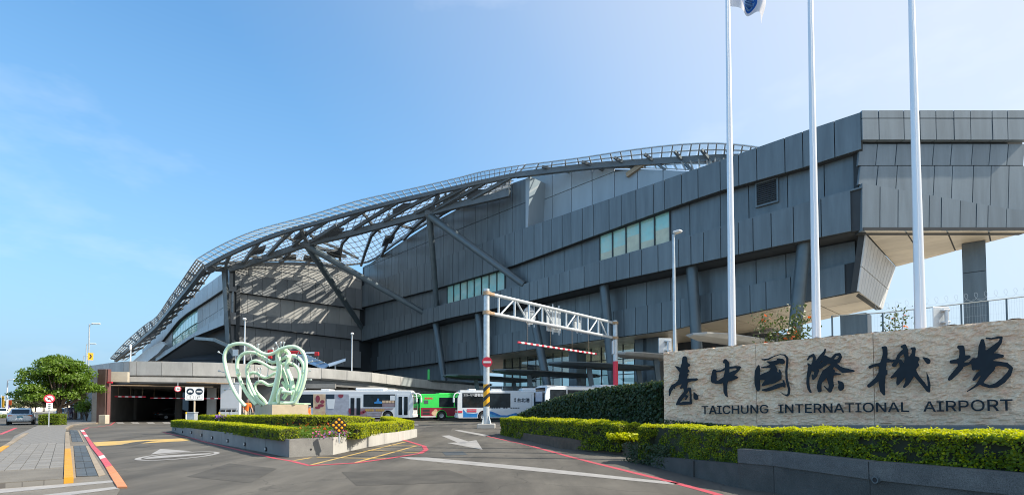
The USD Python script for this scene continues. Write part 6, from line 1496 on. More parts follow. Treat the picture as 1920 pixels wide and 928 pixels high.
# ------------------------------------------------------------------ buses
def arch_side(L, zb, zt, wheels, r, x0=0.0):
    s = rect(x0, zb, L, zt)
    for w in wheels: s = s.difference(circle(r, 24, (w, .52)))
    return s
class Bus:
    """built along +x (front at x = L), right hand side at y = -1.25"""
    def __init__(s, label, L, H, loc, rz, body, paint_low=None, group=None):
        s.t = Thing('bus', label, 'bus', loc, rz, group, local=True); s.L, s.H, s.loc, s.rz = L, H, loc, rz
        s.wheels = (2.6, L - 2.75) if L < 13 else (3.2, L - 2.8)
        t = s.t
        side = arch_side(L, .32, H - .35, s.wheels, .60).union(sg.Polygon([(.0, H - .36), (L, H - .36), (L - .12, H - .1), (.15, H - .1)]))
        side = side.intersection(sg.Polygon([(0, .3), (L - .12, .3), (L, .9), (L - .02, H - .9), (L - .30, H), (.12, H), (0, H - .3)]))
        bm = MB().prism(side, (0, 1.24, 0), (1, 0, 0), (0, 0, 1), 2.48)
        s.body = t.part('body', bm, body)
        # rounded roof
        r = MB()
        ys = np.linspace(-1.24, 1.24, 9); zz = H - .12 + .14 * (1 - (ys / 1.24) ** 4)
        r.prism(sg.Polygon([(-y, z) for y, z in zip(ys, zz)] + [(-1.24, H - .14), (1.24, H - .14)][::1]).buffer(0), (.18, 0, 0), (0, -1, 0), (0, 0, 1), L - .5, w=V(1, 0, 0))
        t.part('roof', r, M['bus_white'] if body is not M['green_paint'] else body)
        for w in s.wheels:
            for y in (-1, 1):
                wh = t.part('wheel', MB().lathe((w, y * 1.08, .50), [(.28, -.14), (.48, -.14), (.50, -.08), (.50, .10), (.46, .15), (.30, .15), (.27, .12)], 24, axis=V(0, y, 0)), M['black'], smooth=40)
                t.part('rim', MB().lathe((w, y * 1.08, .50), [(0, .06), (.10, .08), (.12, .02), (.24, .05), (.28, .13)], 20, axis=V(0, y, 0)), M['galv'], parent=wh)
            t.part('wheel_well', MB().box((w, 0, .75), (1.1, 2.2, .5)), M['black'])
        t.part('underbody', MB().box((L / 2, 0, .34), (L - .8, 2.2, .2)), M['black'])
    def panel(s, name, poly, m, side=-1, th=.012, base=1.24, label=None, parent=None):
        """a shape (x along the bus, z up) laid on one side"""
        return s.t.part(name, MB().prism(poly, (0, side * base, 0), (1, 0, 0), (0, 0, 1), th, w=V(0, side, 0)), m, label, parent=parent)
    def end(s, name, poly, m, front=True, th=.014, x=None, parent=None):
        X = s.L if front else 0.0
        if x is not None: X = x
        return s.t.part(name, MB().prism(poly, (X, 0, 0), (0, 1, 0), (0, 0, 1), th, w=V(1 if front else -1, 0, 0)), m, parent=parent)
    def windows(s, spans, z0, z1, side, m, gap=.05):
        for a, b in spans: s.panel('window', rect(a + gap, z0, b - gap, z1).buffer(-.06).buffer(.06), m, side, .018)
    def door(s, a, b, z1, side=-1):
        fr = s.panel('door', rect(a, .38, b, z1), M['bus_white'], side, .03)
        mid = (a + b) / 2
        for x0, x1 in ((a + .1, mid - .05), (mid + .05, b - .1)):
            l = s.panel('door_glass', rect(x0 + .06, .62, x1 - .06, z1 - .28).buffer(-.04).buffer(.04), M['bus_glass'], side, .045, parent=fr)
    def text(s, txt, x, z, h, m, side=-1, cjk=False, bold=1, off=.03):
        g = text_poly(txt, h, cjk, bold)
        if side > 0: g = shapely.affinity.scale(g, -1, 1, origin=(0, 0)); g = shapely.affinity.translate(g, x, z)
        else: g = shapely.affinity.translate(g, x, z)
        s.panel('lettering', g, m, side, .008, 1.24 + off)
    def mirror(s, side):
        L, H = s.L, s.H
        mr = s.t.part('mirror_arm', MB().tube(spline([(L - .25, side * 1.2, H - .35), (L + .25, side * 1.35, H - .38), (L + .42, side * 1.42, H - .75)], 12), .06, 8), M['bus_white'], smooth=True)
        s.t.part('mirror', MB().rbox((L + .42, side * 1.42, H - 1.05), (.16, .26, .55), .06), M['bus_white'], parent=mr)
    def front(s, glass_top=None):
        L, H = s.L, s.H
        ws = s.end('windscreen', rect(-1.12, 1.15, 1.12, H - .62).buffer(-.12).buffer(.12), M['bus_glass'], True, .03, L - .03)
        s.end('destination_board', rect(-.95, H - .55, .95, H - .2), M['black_gloss'], True, .03, L - .14)
        s.t.part('bumper', MB().rbox((L - .02, 0, .52), (.22, 2.4, .36), .06), M['bus_white'])
        for y in (-.95, .95):
            hl = s.t.part('headlight', MB().lathe((L - .02, y, .82), [(0, .06), (.10, .055), (.14, .03), (.15, 0)], 16, axis=V(1, 0, 0)), M['lamp_lens'])
            s.t.part('indicator', MB().box((L - .01, y * 1.18, .66), (.06, .10, .10)), M['amber'])
        for y in (-.5, .4): s.t.part('wiper', MB().beam((L + .01, y, 1.18), (L + .02, y + .5, 1.62), .03, .03), M['black'])
    def rear(s, z0=1.7):
        s.end('rear_window', rect(-.9, 1.9, .9, s.H - .55).buffer(-.08).buffer(.08), M['bus_glass'], False)
        for y in (-1.05, 1.05): s.end('tail_light', rect(y - .09, .8, y + .09, 1.45), M['tail_lens'], False, .03)
        for k in range(5): s.end('engine_grille', rect(-.7, .75 + k * .13, .7, .82 + k * .13), M['black'], False, .02)
        s.t.part('bumper', MB().rbox((0, 0, .48), (.16, 2.4, .3), .05), M['black'])
def base_at(px, Y): return (at(px, 700, Y)[0], Y, 0.0)

# white city bus with the food advert
Lb = 12.6
b1c = base_at(775, 55.6)
bu = Bus('white city bus with a pizza and lemonade advert behind the island', Lb, 3.30, (b1c[0] - Lb, 55.6 + 1.24, 0.10), 0.0, M['bus_white'])
bu.front(); bu.mirror(-1); bu.mirror(1); bu.rear()
zw0, zw1 = 1.42, 2.86
bu.door(Lb - 1.75, Lb - .42, 2.88); bu.door(Lb - 6.95, Lb - 5.55, 2.75)
bu.windows([(.15, 2.35), (2.38, 3.0)], zw0, zw1, -1, M['bus_glass'])
bu.panel('window', rect(Lb - 5.40, 1.48, Lb - 1.95, 2.86).buffer(-.05).buffer(.05), M['bus_glass'], -1, .018)
ad1 = bu.panel('advert_print', rect(1.75, .62, 3.1, 2.88), M['cream'], -1, .026, label='advert panel with red slices')
bu.panel('advert_print', rect(3.1, .42, Lb - 7.0, 2.88).difference(circle(.66, 24, (2.6, .52))), M['pale_blue'], -1, .026, label='advert panel with a pale glass')
bu.panel('advert_print', rect(3.12, 2.1, 4.05, 2.86), M['navy'], -1, .034)
for x, z, rx, rz_ in ((2.25, 2.35, .24, .40), (2.75, 2.05, .24, .20), (2.6, 1.65, .34, .17), (2.25, 1.42, .30, .14), (4.75, 2.72, .28, .26)):
    bu.panel('advert_slice', shapely.affinity.scale(sg.Point(x, z).buffer(1, 10), rx, rz_).intersection(rect(1.76, .7, 5.55, 2.86)), M['maroon'], -1, .008, 1.24 + .034, parent=ad1)
bu.panel('advert_glass', sg.Polygon([(3.35, 1.3), (4.0, 1.3), (4.15, 2.35), (3.2, 2.35)]), M['bus_white'], -1, .01, 1.24 + .036, parent=ad1)
bu.panel('advert_print', rect(Lb - 7.0, .42, Lb - 3.55, 1.36).difference(circle(.66, 24, (Lb - 2.75, .52))), M['mauve'], -1, .034)
bu.panel('advert_print', sg.Polygon([(Lb - 3.56, .42), (Lb - 3.45, .42), (Lb - 3.3, 1.1), (Lb - 2.2, 1.25), (Lb - 2.1, 1.36), (Lb - 3.56, 1.36)]), M['mauve'], -1, .034)
for x, z, rx, rz_ in ((Lb - 6.75, 1.05, .26, .32), (Lb - 5.6, .86, .34, .16), (Lb - 5.3, 1.0, .2, .14)): bu.panel('advert_slice', shapely.affinity.scale(sg.Point(x, z).buffer(1, 10), rx, rz_), M['maroon'], -1, .01, 1.24 + .034, parent=ad1)
for i in range(4): bu.panel('advert_block', rect(Lb - 5.2 + i * .24, 1.02, Lb - 5.0 + i * .24, 1.26), M['gold'], -1, .008, 1.24 + .036, parent=ad1)
for i in range(4): bu.panel('advert_block', rect(Lb - 4.05 + i * .24, 1.02, Lb - 3.85 + i * .24, 1.26), M['gold'], -1, .008, 1.24 + .036, parent=ad1)
bu.panel('advert_block', rect(Lb - 5.0, .82, Lb - 3.5, .92), M['pale_blue'], -1, .008, 1.24 + .036, parent=ad1)
bu.panel('advert_block', rect(Lb - 5.0, .58, Lb - 3.5, .68), M['pale_blue'], -1, .008, 1.24 + .036, parent=ad1)
bu.panel('window_print', sg.Polygon([(Lb - 4.2, 1.85), (Lb - 3.4, 1.85), (Lb - 3.35, 2.05), (Lb - 3.7, 2.12), (Lb - 3.7, 2.4), (Lb - 3.9, 2.4), (Lb - 3.95, 2.1), (Lb - 4.25, 2.0)]), M['blue'], -1, .012, 1.24 + .018)
for i in range(4): bu.panel('window_print', rect(Lb - 3.36 + i * .34, 1.92, Lb - 3.06 + i * .34, 2.18), M['cream'], -1, .012, 1.24 + .018)
bu.panel('window_print', rect(Lb - 3.36, 1.52, Lb - 2.0, 1.88), M['mauve'], -1, .012, 1.24 + .018)
bu.panel('notice', rect(Lb - 2.5, 2.2, Lb - 1.98, 2.72), M['bus_white'], -1, .012, 1.24 + .018)
for x0, l, h in ((6.2, 3.2, .30), (2.4, 1.0, .14), (9.6, .9, .1)): bu.t.part('roof_unit', MB().rbox((x0 + l / 2, 0, 3.30 + h / 2), (l, 1.7, h), .10), M['bus_white'])
# green bus
a_ = math.radians(25)
q = base_at(788, 59.5)
Lg = 11.5
off = V(math.sin(a_) * -1.24 * -1, math.cos(a_) * 1.24)
bg = Bus('bright green bus with a maroon lower panel between two white buses', Lg, 3.05, (q[0] - math.sin(a_) * 1.24, q[1] + math.cos(a_) * 1.24, .08), a_, M['green_paint'])
bg.front(); bg.rear(); bg.mirror(-1)
bg.windows([(2.25, 4.15), (4.2, 6.1), (6.15, 8.0), (8.1, 9.8)], 1.5, 2.62, -1, M['bus_glass'])
bg.panel('lower_panel', rect(.12, .42, Lg - 3.5, 1.42).difference(circle(.66, 24, (2.6, .52))), M['maroon'], -1, .02)
bg.panel('lower_strip', rect(.12, .33, 1.9, .45), M['bus_white'], -1, .024)
for k in range(2): bg.panel('vent_grille', rect(.3, .62 + k * .36, 1.15, .88 + k * .36), M['black'], -1, .03)
bg.panel('side_vent', rect(.45, 1.9, .95, 2.3), M['slate'], -1, .02)
for i in range(5): bg.panel('marking', rect(.55 + i * .2, 2.42, .70 + i * .2, 2.62), M['red'], -1, .02)
bg.panel('painted_animal', shapely.affinity.scale(sg.Point(1.75, .78).buffer(1, 8), .38, .28).union(shapely.affinity.scale(sg.Point(1.85, 1.05).buffer(1, 8), .22, .2)).difference(circle(.66, 24, (2.6, .52))), M['cream'], -1, .028)
bg.t.part('roof_unit', MB().rbox((3.6, 0, 3.12), (2.4, 1.6, .18), .08), M['green_paint'])
# white and blue bus heading to the left
a_ = math.radians(12)
q = base_at(858, 53.5); L3 = 11.6
# the near side is its left side: the front end points to the left
bw = Bus('white city bus with blue wave stripe and black characters, left of the coach', L3, 3.25, (q[0] + L3 * math.cos(a_) - 1.24 * math.sin(a_), q[1] + L3 * math.sin(a_) + 1.24 * math.cos(a_), .10), math.pi + a_, M['bus_white'])
bw.front(); bw.mirror(1); bw.rear()
X = lambda d: L3 - d      # d metres back from the front, on the left side (+y)
for d0, d1 in ((.55, 1.9), (1.95, 3.3), (3.35, 4.5), (4.55, 5.6)): bw.panel('window', rect(X(d1) + .03, 1.48, X(d0) - .03, 2.9).buffer(-.05).buffer(.05), M['bus_glass'], 1, .018)
bw.panel('dark_strip', rect(X(5.65), 1.42, X(.5), 2.95), M['black_gloss'], 1, .010)
wave = [(X(.6), .45), (X(.6), 1.25), (X(.95), .85), (X(1.7), .78), (X(2.6), .92), (X(3.2), 1.12), (X(3.8), .95), (X(4.6), .62), (X(5.3), .60), (X(6.2), .85), (X(7.6), .50), (X(8.6), .42)]
wp = sg.Polygon(wave + [(X(8.6), .40), (X(.6), .40)]).buffer(0).difference(circle(.66, 24, (bw.wheels[1], .52))).difference(circle(.66, 24, (bw.wheels[0], .52)))
wv = bw.panel('blue_wave', wp, M['bus_blue'], 1, .012)
bw.panel('pale_wave', sg.Polygon([(X(2.1), .42), (X(2.6), .6), (X(3.2), .85), (X(3.9), .62), (X(4.6), .42)]).difference(circle(.66, 24, (bw.wheels[1], .52))), M['bus_sky'], 1, .008, 1.24 + .012, parent=wv)
for z in (.95, 1.15): bw.panel('red_stripe', rect(X(2.0), z, X(1.0), z + .12), M['red'], 1, .03)
bw.panel('red_stripe', rect(X(.5), .88, X(.06), 1.08), M['red'], 1, .03)
bw.end('red_stripe', rect(-1.2, .88, 1.2, 1.06), M['red'], True, .012, L3 + .03)
bw.text('126-U9', X(.62), 2.64, .20, M['white'], 1); bw.text('遊客服金', X(1.75), 2.61, .24, M['white'], 1, True, 2)
bw.text('台北港', X(6.35), 2.05, .34, M['navy'], 1, True, 2); bw.text('高', X(6.05), 2.28, .15, M['navy'], 1, True); bw.text('雄', X(6.05), 2.05, .15, M['navy'], 1, True)
for i in range(14):
    if i not in (6, 9): bw.panel('small_print', rect(X(3.05 + i * .26 + .2), 1.33, X(3.05 + i * .26), 1.42), M['navy'], 1, .012)
for i in range(6): bw.panel('panel_seam', rect(X(8.0 + i * .62 + .02), .5, X(8.0 + i * .62), 2.85), M['slate'], 1, .004)
for x0, l, h in ((1.0, 3.6, .28), (6.8, 1.2, .12), (9.6, .8, .16)): bw.t.part('roof_unit', MB().rbox((x0 + l / 2, 0, 3.25 + h / 2), (l, 1.7, h), .10), M['bus_white'])
# white coach
a_ = math.radians(24)
q = base_at(1022, 47.6); L4 = 11.4
bc = Bus('white touring coach with large dark windows behind the ivy bank', L4, 3.5, (q[0] + L4 * math.cos(a_) - 1.24 * math.sin(a_), q[1] + L4 * math.sin(a_) + 1.24 * math.cos(a_), .10), math.pi + a_, M['bus_white'])
bc.rear(); bc.front()
bc.end('front_print', rect(-.7, 2.0, .7, 2.9), M['pale_blue'], True, .02, L4)
for d0, d1 in ((.5, 2.3), (2.36, 4.2), (4.26, 6.1), (6.16, 8.0), (8.06, 9.9)): bc.panel('window', rect(L4 - d1 + .03, 1.9, L4 - d0 - .03, 3.1).buffer(-.06).buffer(.06), M['bus_glass'], 1, .018)
bc.panel('stripe', rect(.3, 1.1, L4 - .4, 1.25), M['blue'], 1, .012)
bc.t.part('roof_unit', MB().rbox((3.5, 0, 3.58), (3.0, 1.7, .2), .1), M['bus_white'])

# ------------------------------------------------------------------ cars
def car(label, loc, rz, paint, group=None, lights=True):
    """saloon built along +x (front), origin on the ground under its middle"""
    t = Thing('car', label, 'car', loc, rz, group, local=True)
    W, L = 1.78, 4.55
    # stations: x, half width at belt, belt z, bottom z
    st = [(-2.26, .70, .80, .42), (-2.20, .80, .92, .30), (-2.0, .86, .98, .24), (-1.3, .89, .97, .22), (0, .89, .95, .20), (1.0, .89, .92, .22), (1.7, .86, .85, .24), (2.1, .78, .74, .28), (2.26, .62, .62, .38)]
    rings = []
    for x, hw, zt_, zb_ in st:
        zm_ = zb_ + (zt_ - zb_) * .55
        rings.append([(x, s * y, z) for s, y, z in ((-1, hw * .62, zb_), (-1, hw * .94, zb_ + .06), (-1, hw, zm_), (-1, hw * .95, zt_ - .05), (-1, hw * .80, zt_), (1, hw * .80, zt_), (1, hw * .95, zt_ - .05), (1, hw, zm_), (1, hw * .94, zb_ + .06), (1, hw * .62, zb_))])
    R = np.array(rings); n = R.shape[1]; v = R.reshape(-1, 3)
    f = [[i * n + j, (i + 1) * n + j, (i + 1) * n + (j + 1) % n, i * n + (j + 1) % n] for i in range(len(st) - 1) for j in range(n)]
    mb = MB().add(v, f)
    for i, rev in ((0, False), (len(st) - 1, True)):
        c = R[i].mean(0); vv = np.vstack([R[i], c]); tt = np.array([[j, (j + 1) % n, n] for j in range(n)]); mb.add(vv, tt[:, ::-1] if rev else tt)
    body = t.part('body', mb, paint, smooth=50)
    cab = [(-1.95, .62, .97, .97), (-1.15, .60, 1.36, .97), (-.55, .58, 1.44, .96), (.15, .58, 1.43, .95), (1.15, .66, .94, .93)]
    roof = MB(); gl = MB()
    P_ = [np.array([(x, -hw - .15 * (1.44 - z), zb_), (x, -hw, z), (x, hw, z), (x, hw + .15 * (1.44 - z), zb_)]) for x, hw, z, zb_ in cab]
    for a, b in zip(P_[:-1], P_[1:]):
        a2, b2 = a.copy(), b.copy()
        for q, src in ((a2, a), (b2, b)):
            q[0, 1] = -.80; q[3, 1] = .80
        vv = np.vstack([a2, b2]); gl.add(vv, [[0, 4, 5, 1], [2, 6, 7, 3], [1, 5, 6, 2]])
    t.part('glasshouse', gl, M['bus_glass'])
    for i, j in ((1, 2), (2, 3)): 
        a, b = P_[i], P_[j]
        up = V(0, 0, .012)
        roof.hexa(np.array([a[1], b[1], b[2], a[2]]) - V(0, 0, .02), np.array([a[1], b[1], b[2], a[2]]) + up)
    for s in (1, 2):
        sg_ = -1 if s == 1 else 1
        for i, j in ((0, 1), (3, 4)):
            a, b = P_[i][s] + V(0, sg_ * .005, .004), P_[j][s] + V(0, sg_ * .005, .004)
            roof.beam(a, b, .09, .05)
        a = V(-.5, sg_ * .80, .95); roof.beam(a, P_[2][s] + V(0, sg_ * .004, 0), .08, .05)
    t.part('roof', roof, paint)
    for x in (-1.38, 1.40):
        for y in (-1, 1):
            w = t.part('wheel', MB().lathe((x, y * .80, .32), [(.20, -.10), (.30, -.10), (.325, -.05), (.325, .07), (.30, .10), (.22, .10)], 22, axis=V(0, y, 0)), M['black'], smooth=40)
            t.part('rim', MB().lathe((x, y * .80, .32), [(0, .085), (.06, .09), (.08, .06), (.17, .07), (.21, .10)], 16, axis=V(0, y, 0)), M['galv'], parent=w)
    for y in (-1, 1):
        t.part('tail_light', MB().rbox((-2.19, y * .62, .80), (.12, .34, .13), .03), M['tail_lens'])
        t.part('indicator', MB().rbox((-2.235, y * .56, .80), (.06, .15, .07), .02), M['amber'])
        t.part('headlight', MB().rbox((2.12, y * .58, .66), (.16, .34, .12), .04), M['lamp_lens'])
        t.part('mirror', MB().rbox((.80, y * .96, .98), (.16, .18, .12), .04), paint)
        for x in (-.45, .55): t.part('door_handle', MB().rbox((x, y * .895, .80), (.18, .03, .03), .01), M['galv'])
    t.part('number_plate', MB().box((-2.265, 0, .70), (.03, .38, .15)), M['plate_blue'])
    t.part('rear_bumper', MB().rbox((-2.19, 0, .44), (.18, 1.5, .20), .06), paint)
    t.part('front_bumper', MB().rbox((2.2, 0, .42), (.18, 1.4, .20), .06), M['black'])
    t.part('underside', MB().box((0, 0, .26), (3.9, 1.4, .12)), M['black'])
    return t
hd = math.atan2(HEAD[1], HEAD[0])
c1 = gnd(37, 796); car('silver saloon seen from behind with its tail lights lit', (c1[0] + HEAD[0] * 2.3, c1[1] + HEAD[1] * 2.3, 0), hd, M['car_silver'])
c2 = gnd(63, 787.5); car('white car further up the street, half hidden by the silver saloon', (c2[0] + 1, c2[1] + 3, 0), hd, M['car_white'])
c3 = gnd(4, 781); car('white car parked at the far left edge of the street', (c3[0], c3[1], 0), hd, M['car_white'])
c4 = gnd(-14, 783); car('dark car parked at the far left edge of the street', (c4[0] + 1, c4[1] - 2, 0), hd, M['car_dark'])
car('dark car with lit tail lights parked inside the car park', (*at(330, 776, 66)[:2], .0), .9, M['car_dark'])
car('grey car parked deep inside the left bay of the car park', (*at(240, 776, 70)[:2], .0), 1.4, M['car_silver'])

# ------------------------------------------------------------------ people
def hull_chain(parts):
    out = m3.Manifold()
    for pts in parts:
        for (p, r), (q, s) in zip(pts[:-1], pts[1:]):
            sp = [m3.Manifold.sphere(a, 14).translate(list(map(float, c))) for c, a in ((p, r), (q, s))]
            out = out + m3.Manifold.batch_hull(sp)
    return out
def soft(man, step, it=6):
    m = man.refine_to_length(step).to_mesh()
    tm = trimesh.Trimesh(m.vert_properties[:, :3], m.tri_verts, process=True)
    trimesh.smoothing.filter_taubin(tm, iterations=it)
    return tm
def person(label, loc, rz, top, trousers, lean=0.0, stride=.12, arms=.25, cap=None, height=1.68):
    t = Thing('person', label, 'person', loc, rz, local=True)
    k = height / 1.70
    J = lambda x, y, z: V(x, y, z) * k
    S_ = lambda z, y: J(0, y + lean * max(z - .9, 0), z)
    sh, hip, neck, head = S_(1.40, 0), S_(.92, 0), S_(1.46, .01), S_(1.58, .04)
    skinparts, legs, torso = [], [], []
    torso.append([(S_(.95, 0), .135 * k), (S_(1.15, .01), .125 * k), (S_(1.34, 0), .135 * k)])
    torso.append([(sh + V(-.17 * k, 0, -.02), .065 * k), (sh + V(.17 * k, 0, -.02), .065 * k)])
    for s in (-1, 1):
        kn = J(s * .10, s * stride * .6 + .04, .48); an = J(s * .10, s * stride - .05, .09); to = an + V(0, .15, -.05) * k
        legs.append([(hip + V(s * .09 * k, 0, -.02), .098 * k), (kn, .062 * k), (an, .042 * k)])
        skinparts.append([(an, .044 * k), (an + V(0, -.04, -.045) * k, .042 * k), (to, .036 * k)])
        el = sh + V(s * .24, -s * arms * .3 - .02, -.27) * k; wr = el + V(s * .01, .10 - s * arms * .3, -.22) * k
        torso.append([(sh + V(s * .18 * k, 0, -.02), .062 * k), (el, .046 * k)])
        arm = [[(el, .042 * k), (wr, .028 * k)], [(wr, .028 * k), (wr + V(0, .02, -.06) * k, .034 * k)]]
        pal = wr + V(0, .02, -.06) * k
        for i in range(4):
            o = V((i - 1.5) * .016, .005, -.03) * k
            m_ = pal + o + V(0, .008, -.035 - .006 * (1.5 - abs(i - 1.5))) * k
            arm.append([(pal + o * .6, .010 * k), (m_, .009 * k), (m_ + V(0, .022, -.022) * k, .008 * k)])
        arm.append([(pal + V(-s * .025, .01, .02) * k, .011 * k), (pal + V(-s * .045, .03, -.02) * k, .009 * k)])
        t.part('hand_and_forearm', MB().tm(soft(hull_chain(arm), .02, 2)), M['skin'], smooth=True)
    hd_ = hull_chain([[(neck, .055 * k), (head - V(0, .01, .06) * k, .06 * k)], [(head + V(0, -.015, .03) * k, .098 * k), (head + V(0, .03, -.06) * k, .062 * k)], [(head + V(0, .09, -.01) * k, .016 * k), (head + V(0, .10, -.035) * k, .018 * k)],
                      [(head + V(-.088, -.005, -.01) * k, .018 * k), (head + V(-.085, -.01, -.035) * k, .014 * k)], [(head + V(.088, -.005, -.01) * k, .018 * k), (head + V(.085, -.01, -.035) * k, .014 * k)]])
    b = t.part('body', MB().tm(soft(hull_chain(legs) + hull_chain([torso[0]]), .035)), trousers, smooth=True)
    hp = t.part('head', MB().tm(soft(hd_, .02, 3)), M['skin'], smooth=True)
    for s in (-1, 1): t.part('eye', MB().ball(head + V(s * .035, .083, .01) * k, .012 * k), M['black'], parent=hp)
    t.part('mouth', MB().box(head + V(0, .085, -.065) * k, (.045 * k, .012, .01)), M['maroon'], parent=hp)
    hc = hull_chain([[(head + V(0, -.03, .045) * k, .100 * k), (head + V(0, -.045, -.01) * k, .092 * k)]])
    t.part('cap' if cap else 'hair', MB().tm(soft(hc, .03, 3)), cap or M['hair'], smooth=True)
    if cap: t.part('cap_peak', MB().rbox(head + V(0, .11, .06) * k, (.16, .12, .02), .008), cap)
    big = [[(p, r * 1.07 + .006) for p, r in c] for c in torso]
    t.part('jacket', MB().tm(soft(hull_chain(big), .03)), top, smooth=True)
    t.part('shoe_pair', MB().tm(soft(hull_chain([[(p, r * 1.08) for p, r in c] for c in skinparts]), .03, 2)), M['black'], smooth=True)
q = at(462, 780, 36.5); person('worker in orange vest and cap tending the luggage carts', (q[0], q[1], .42), -2.2, M['orange_cloth'], M['beige_cloth'], .25, .1, .3, M['dark_cloth'])
q = at(579, 776, 44); person('worker in orange vest beside the right end of the sculpture block', (q[0], q[1], .0), -1.2, M['orange_cloth'], M['grey_cloth'], .05, .1, .2, M['slate'], 1.66)
q = gnd(133, 788); person('pedestrian in dark clothes walking on the shaded pavement', (q[0], q[1], .10), .7, M['dark_cloth'], M['dark_cloth'], .04, .16, .3)
q = gnd(125.5, 787.6); person('pedestrian in light clothes on the shaded pavement beside the dark one', (q[0], q[1], .10), .7, M['grey_cloth'], M['beige_cloth'], .04, .16, .3)

# luggage carts
def cart(label, loc, rz):
    t = Thing('luggage_cart', label, 'luggage cart', loc, rz, group='luggage carts in a row by the car park wall', local=True)
    for y in (-.28, .28):
        t.part('side_frame', MB().tube(spline([(-.45, y, .12), (-.48, y, .6), (-.42, y, 1.0)], 10), .02, 6), M['galv'])
    t.part('deck', MB().rbox((0, 0, .16), (.95, .58, .04), .015), M['galv']); t.part('handle', MB().cyl((-.42, -.30, 1.0), (-.42, .30, 1.0), .028, None, 8), M['black'])
    t.part('basket', MB().rbox((-.36, 0, .86), (.22, .5, .14), .03), M['black'])
    for x, y in ((.4, 0), (-.42, -.26), (-.42, .26)): t.part('wheel', MB().lathe((x, y, .08), [(0, -.025), (.08, -.025), (.08, .025), (0, .025)], 12, axis=V(0, 1, 0)), M['black'])
    return t
first = None
for i, x in enumerate((428, 438, 446, 472, 480, 489)):
    q = at(x, 776, 37 + i * .1)
    lab = ['leftmost luggage cart of the row behind the island hedge', 'luggage cart second from the left in the row', 'luggage cart just left of the orange worker', 'luggage cart just right of the orange worker', 'luggage cart second from the right in the row', 'rightmost luggage cart, next to the sculpture block'][i]
    if first is None: first = cart(lab, (q[0], q[1], .42), 1.2)
    else: first.copy(lab, (q[0], q[1], .42), 1.2 + .04 * i)
pf = Thing('footway', kind='structure')
pf.part('footway_slab', MB().slab([at(404, 780, 35.2), at(500, 780, 35.2), at(500, 780, 39.5), at(404, 780, 39.5)], 0.0, .42), M['concrete_dark'])

# ------------------------------------------------------------------ trees
def tree(name, label, base, H, crown_r, n, leaf, mat_, seed, trunk_h=.3, flat=.45, clusters=22, group=None, trunk_r=.16, cz=.62, clr=1.0):
    g = np.random.default_rng(seed); b = np.asarray(base, float)
    t = Thing(name, label, 'tree', tuple(b), group=group)
    fork = b + V(0, 0, H * trunk_h)
    tr = MB().tube(spline([b, b + V(.05, 0, H * trunk_h * .5), fork], 8), np.linspace(trunk_r * 1.3, trunk_r * .9, 8), 10)
    cs = []
    for i in range(clusters):
        a = i * 2.399 + g.uniform(-.3, .3); f = math.sqrt((i + .5) / clusters)
        lev = g.uniform(0, 1)
        rr = crown_r * f * (1 - .55 * lev ** 1.6)
        c = b + V(rr * math.cos(a), rr * math.sin(a), H * (trunk_h + .10 + (1 - trunk_h - .16) * lev * (1 - .30 * f)))
        cs.append((c, crown_r * clr * g.uniform(.26, .42)))
        tr.tube(spline([fork, fork + (c - fork) * .5 + V(0, 0, -.04 * H), c], 7), np.linspace(trunk_r * .5, .02, 7), 6)
    t.part('trunk', tr, M['wood_bark'], smooth=60)
    P, N = [], []
    per = n // clusters
    for c, r in cs:
        d = g.normal(0, 1, (per, 3)); d /= np.linalg.norm(d, axis=1, keepdims=True)
        d[:, 2] = np.where(d[:, 2] < -.25, -d[:, 2], d[:, 2])
        rad = r * g.uniform(.55, 1.08, per)[:, None] * (1 + .25 * (meshkit.noise(d * 2.5 + c, seed)[:, None] - .5))
        P.append(c + d * rad * V(1.15, 1.15, flat)); N.append(d * V(1, 1, 1.3))
    t.part('crown', leaf_mesh(np.vstack(P), np.vstack(N), leaf, .75, .62, seed), mat_)
    return t
tb = at(108, 785, 46)
tree('broadleaf_tree', 'spreading bright green tree on the pavement at the left', (tb[0] + .1, 46, 0.1), at(115, 655, 46)[2] - .3, 2.75, 21000, .20, M['leaf_tree'], 61, .22, .70, 34, trunk_r=.20, clr=1.04)
tb = at(140, 785, 62)
tree('broadleaf_tree', 'darker tree further along the shaded pavement', (tb[0], 62, 0.1), 5.2, 3.2, 5000, .26, M['leaf_dark'], 62, .3, .5, 16)
for i, (px, Y, H_, r, lab) in enumerate(((44, 120, 3.9, 4.0, 'olive street tree in the median, nearest of the far trees'), (56, 150, 4.6, 4.5, 'olive street tree in the median, tallest of the far trees'), (66, 185, 5, 5, 'olive street tree in the median, half hidden by the bright tree'), (30, 170, 4.6, 3.4, 'dark slender tree between the banners'), (82, 190, 4.5, 4.5, 'pale olive tree at the far end of the street'))):
    tb = at(px, 780, Y); tree('street_tree', lab, (tb[0], Y, 0), H_, r, 2600, .42, M['leaf_olive'], 70 + i, .35, .55, 12)
# bushes beside the brown post and hanging over the wall
for i, (px, py, Y, s) in enumerate(((168, 772, 54, .9), (158, 776, 60, .8))):
    q = at(px, py, Y); shrub('pavement_shrub', ('leafy shrub against the dark wall beside the brown post', 'leafy shrub along the dark wall further from the brown post')[i], V(q[0] - .3, q[1], .1), 1.0 * s, 2.6 * s, 900, .2, M['leaf_tree'], 0, 80 + i)
q0 = gnd(69, 799); q1 = gnd(113, 798.5)
hedge('box_hedge', 'square clipped box hedge on the pavement below the no parking sign', [(q0[0], q0[1] + .5, .1, zl(70, 777, q0[1])), (q1[0], q1[1] + .2, .1, zl(113, 776.5, q1[1]))], 1.0, .08, 900, M['leaf_lime'], M['leaf_lime'], seed=91, side_gold=.5)

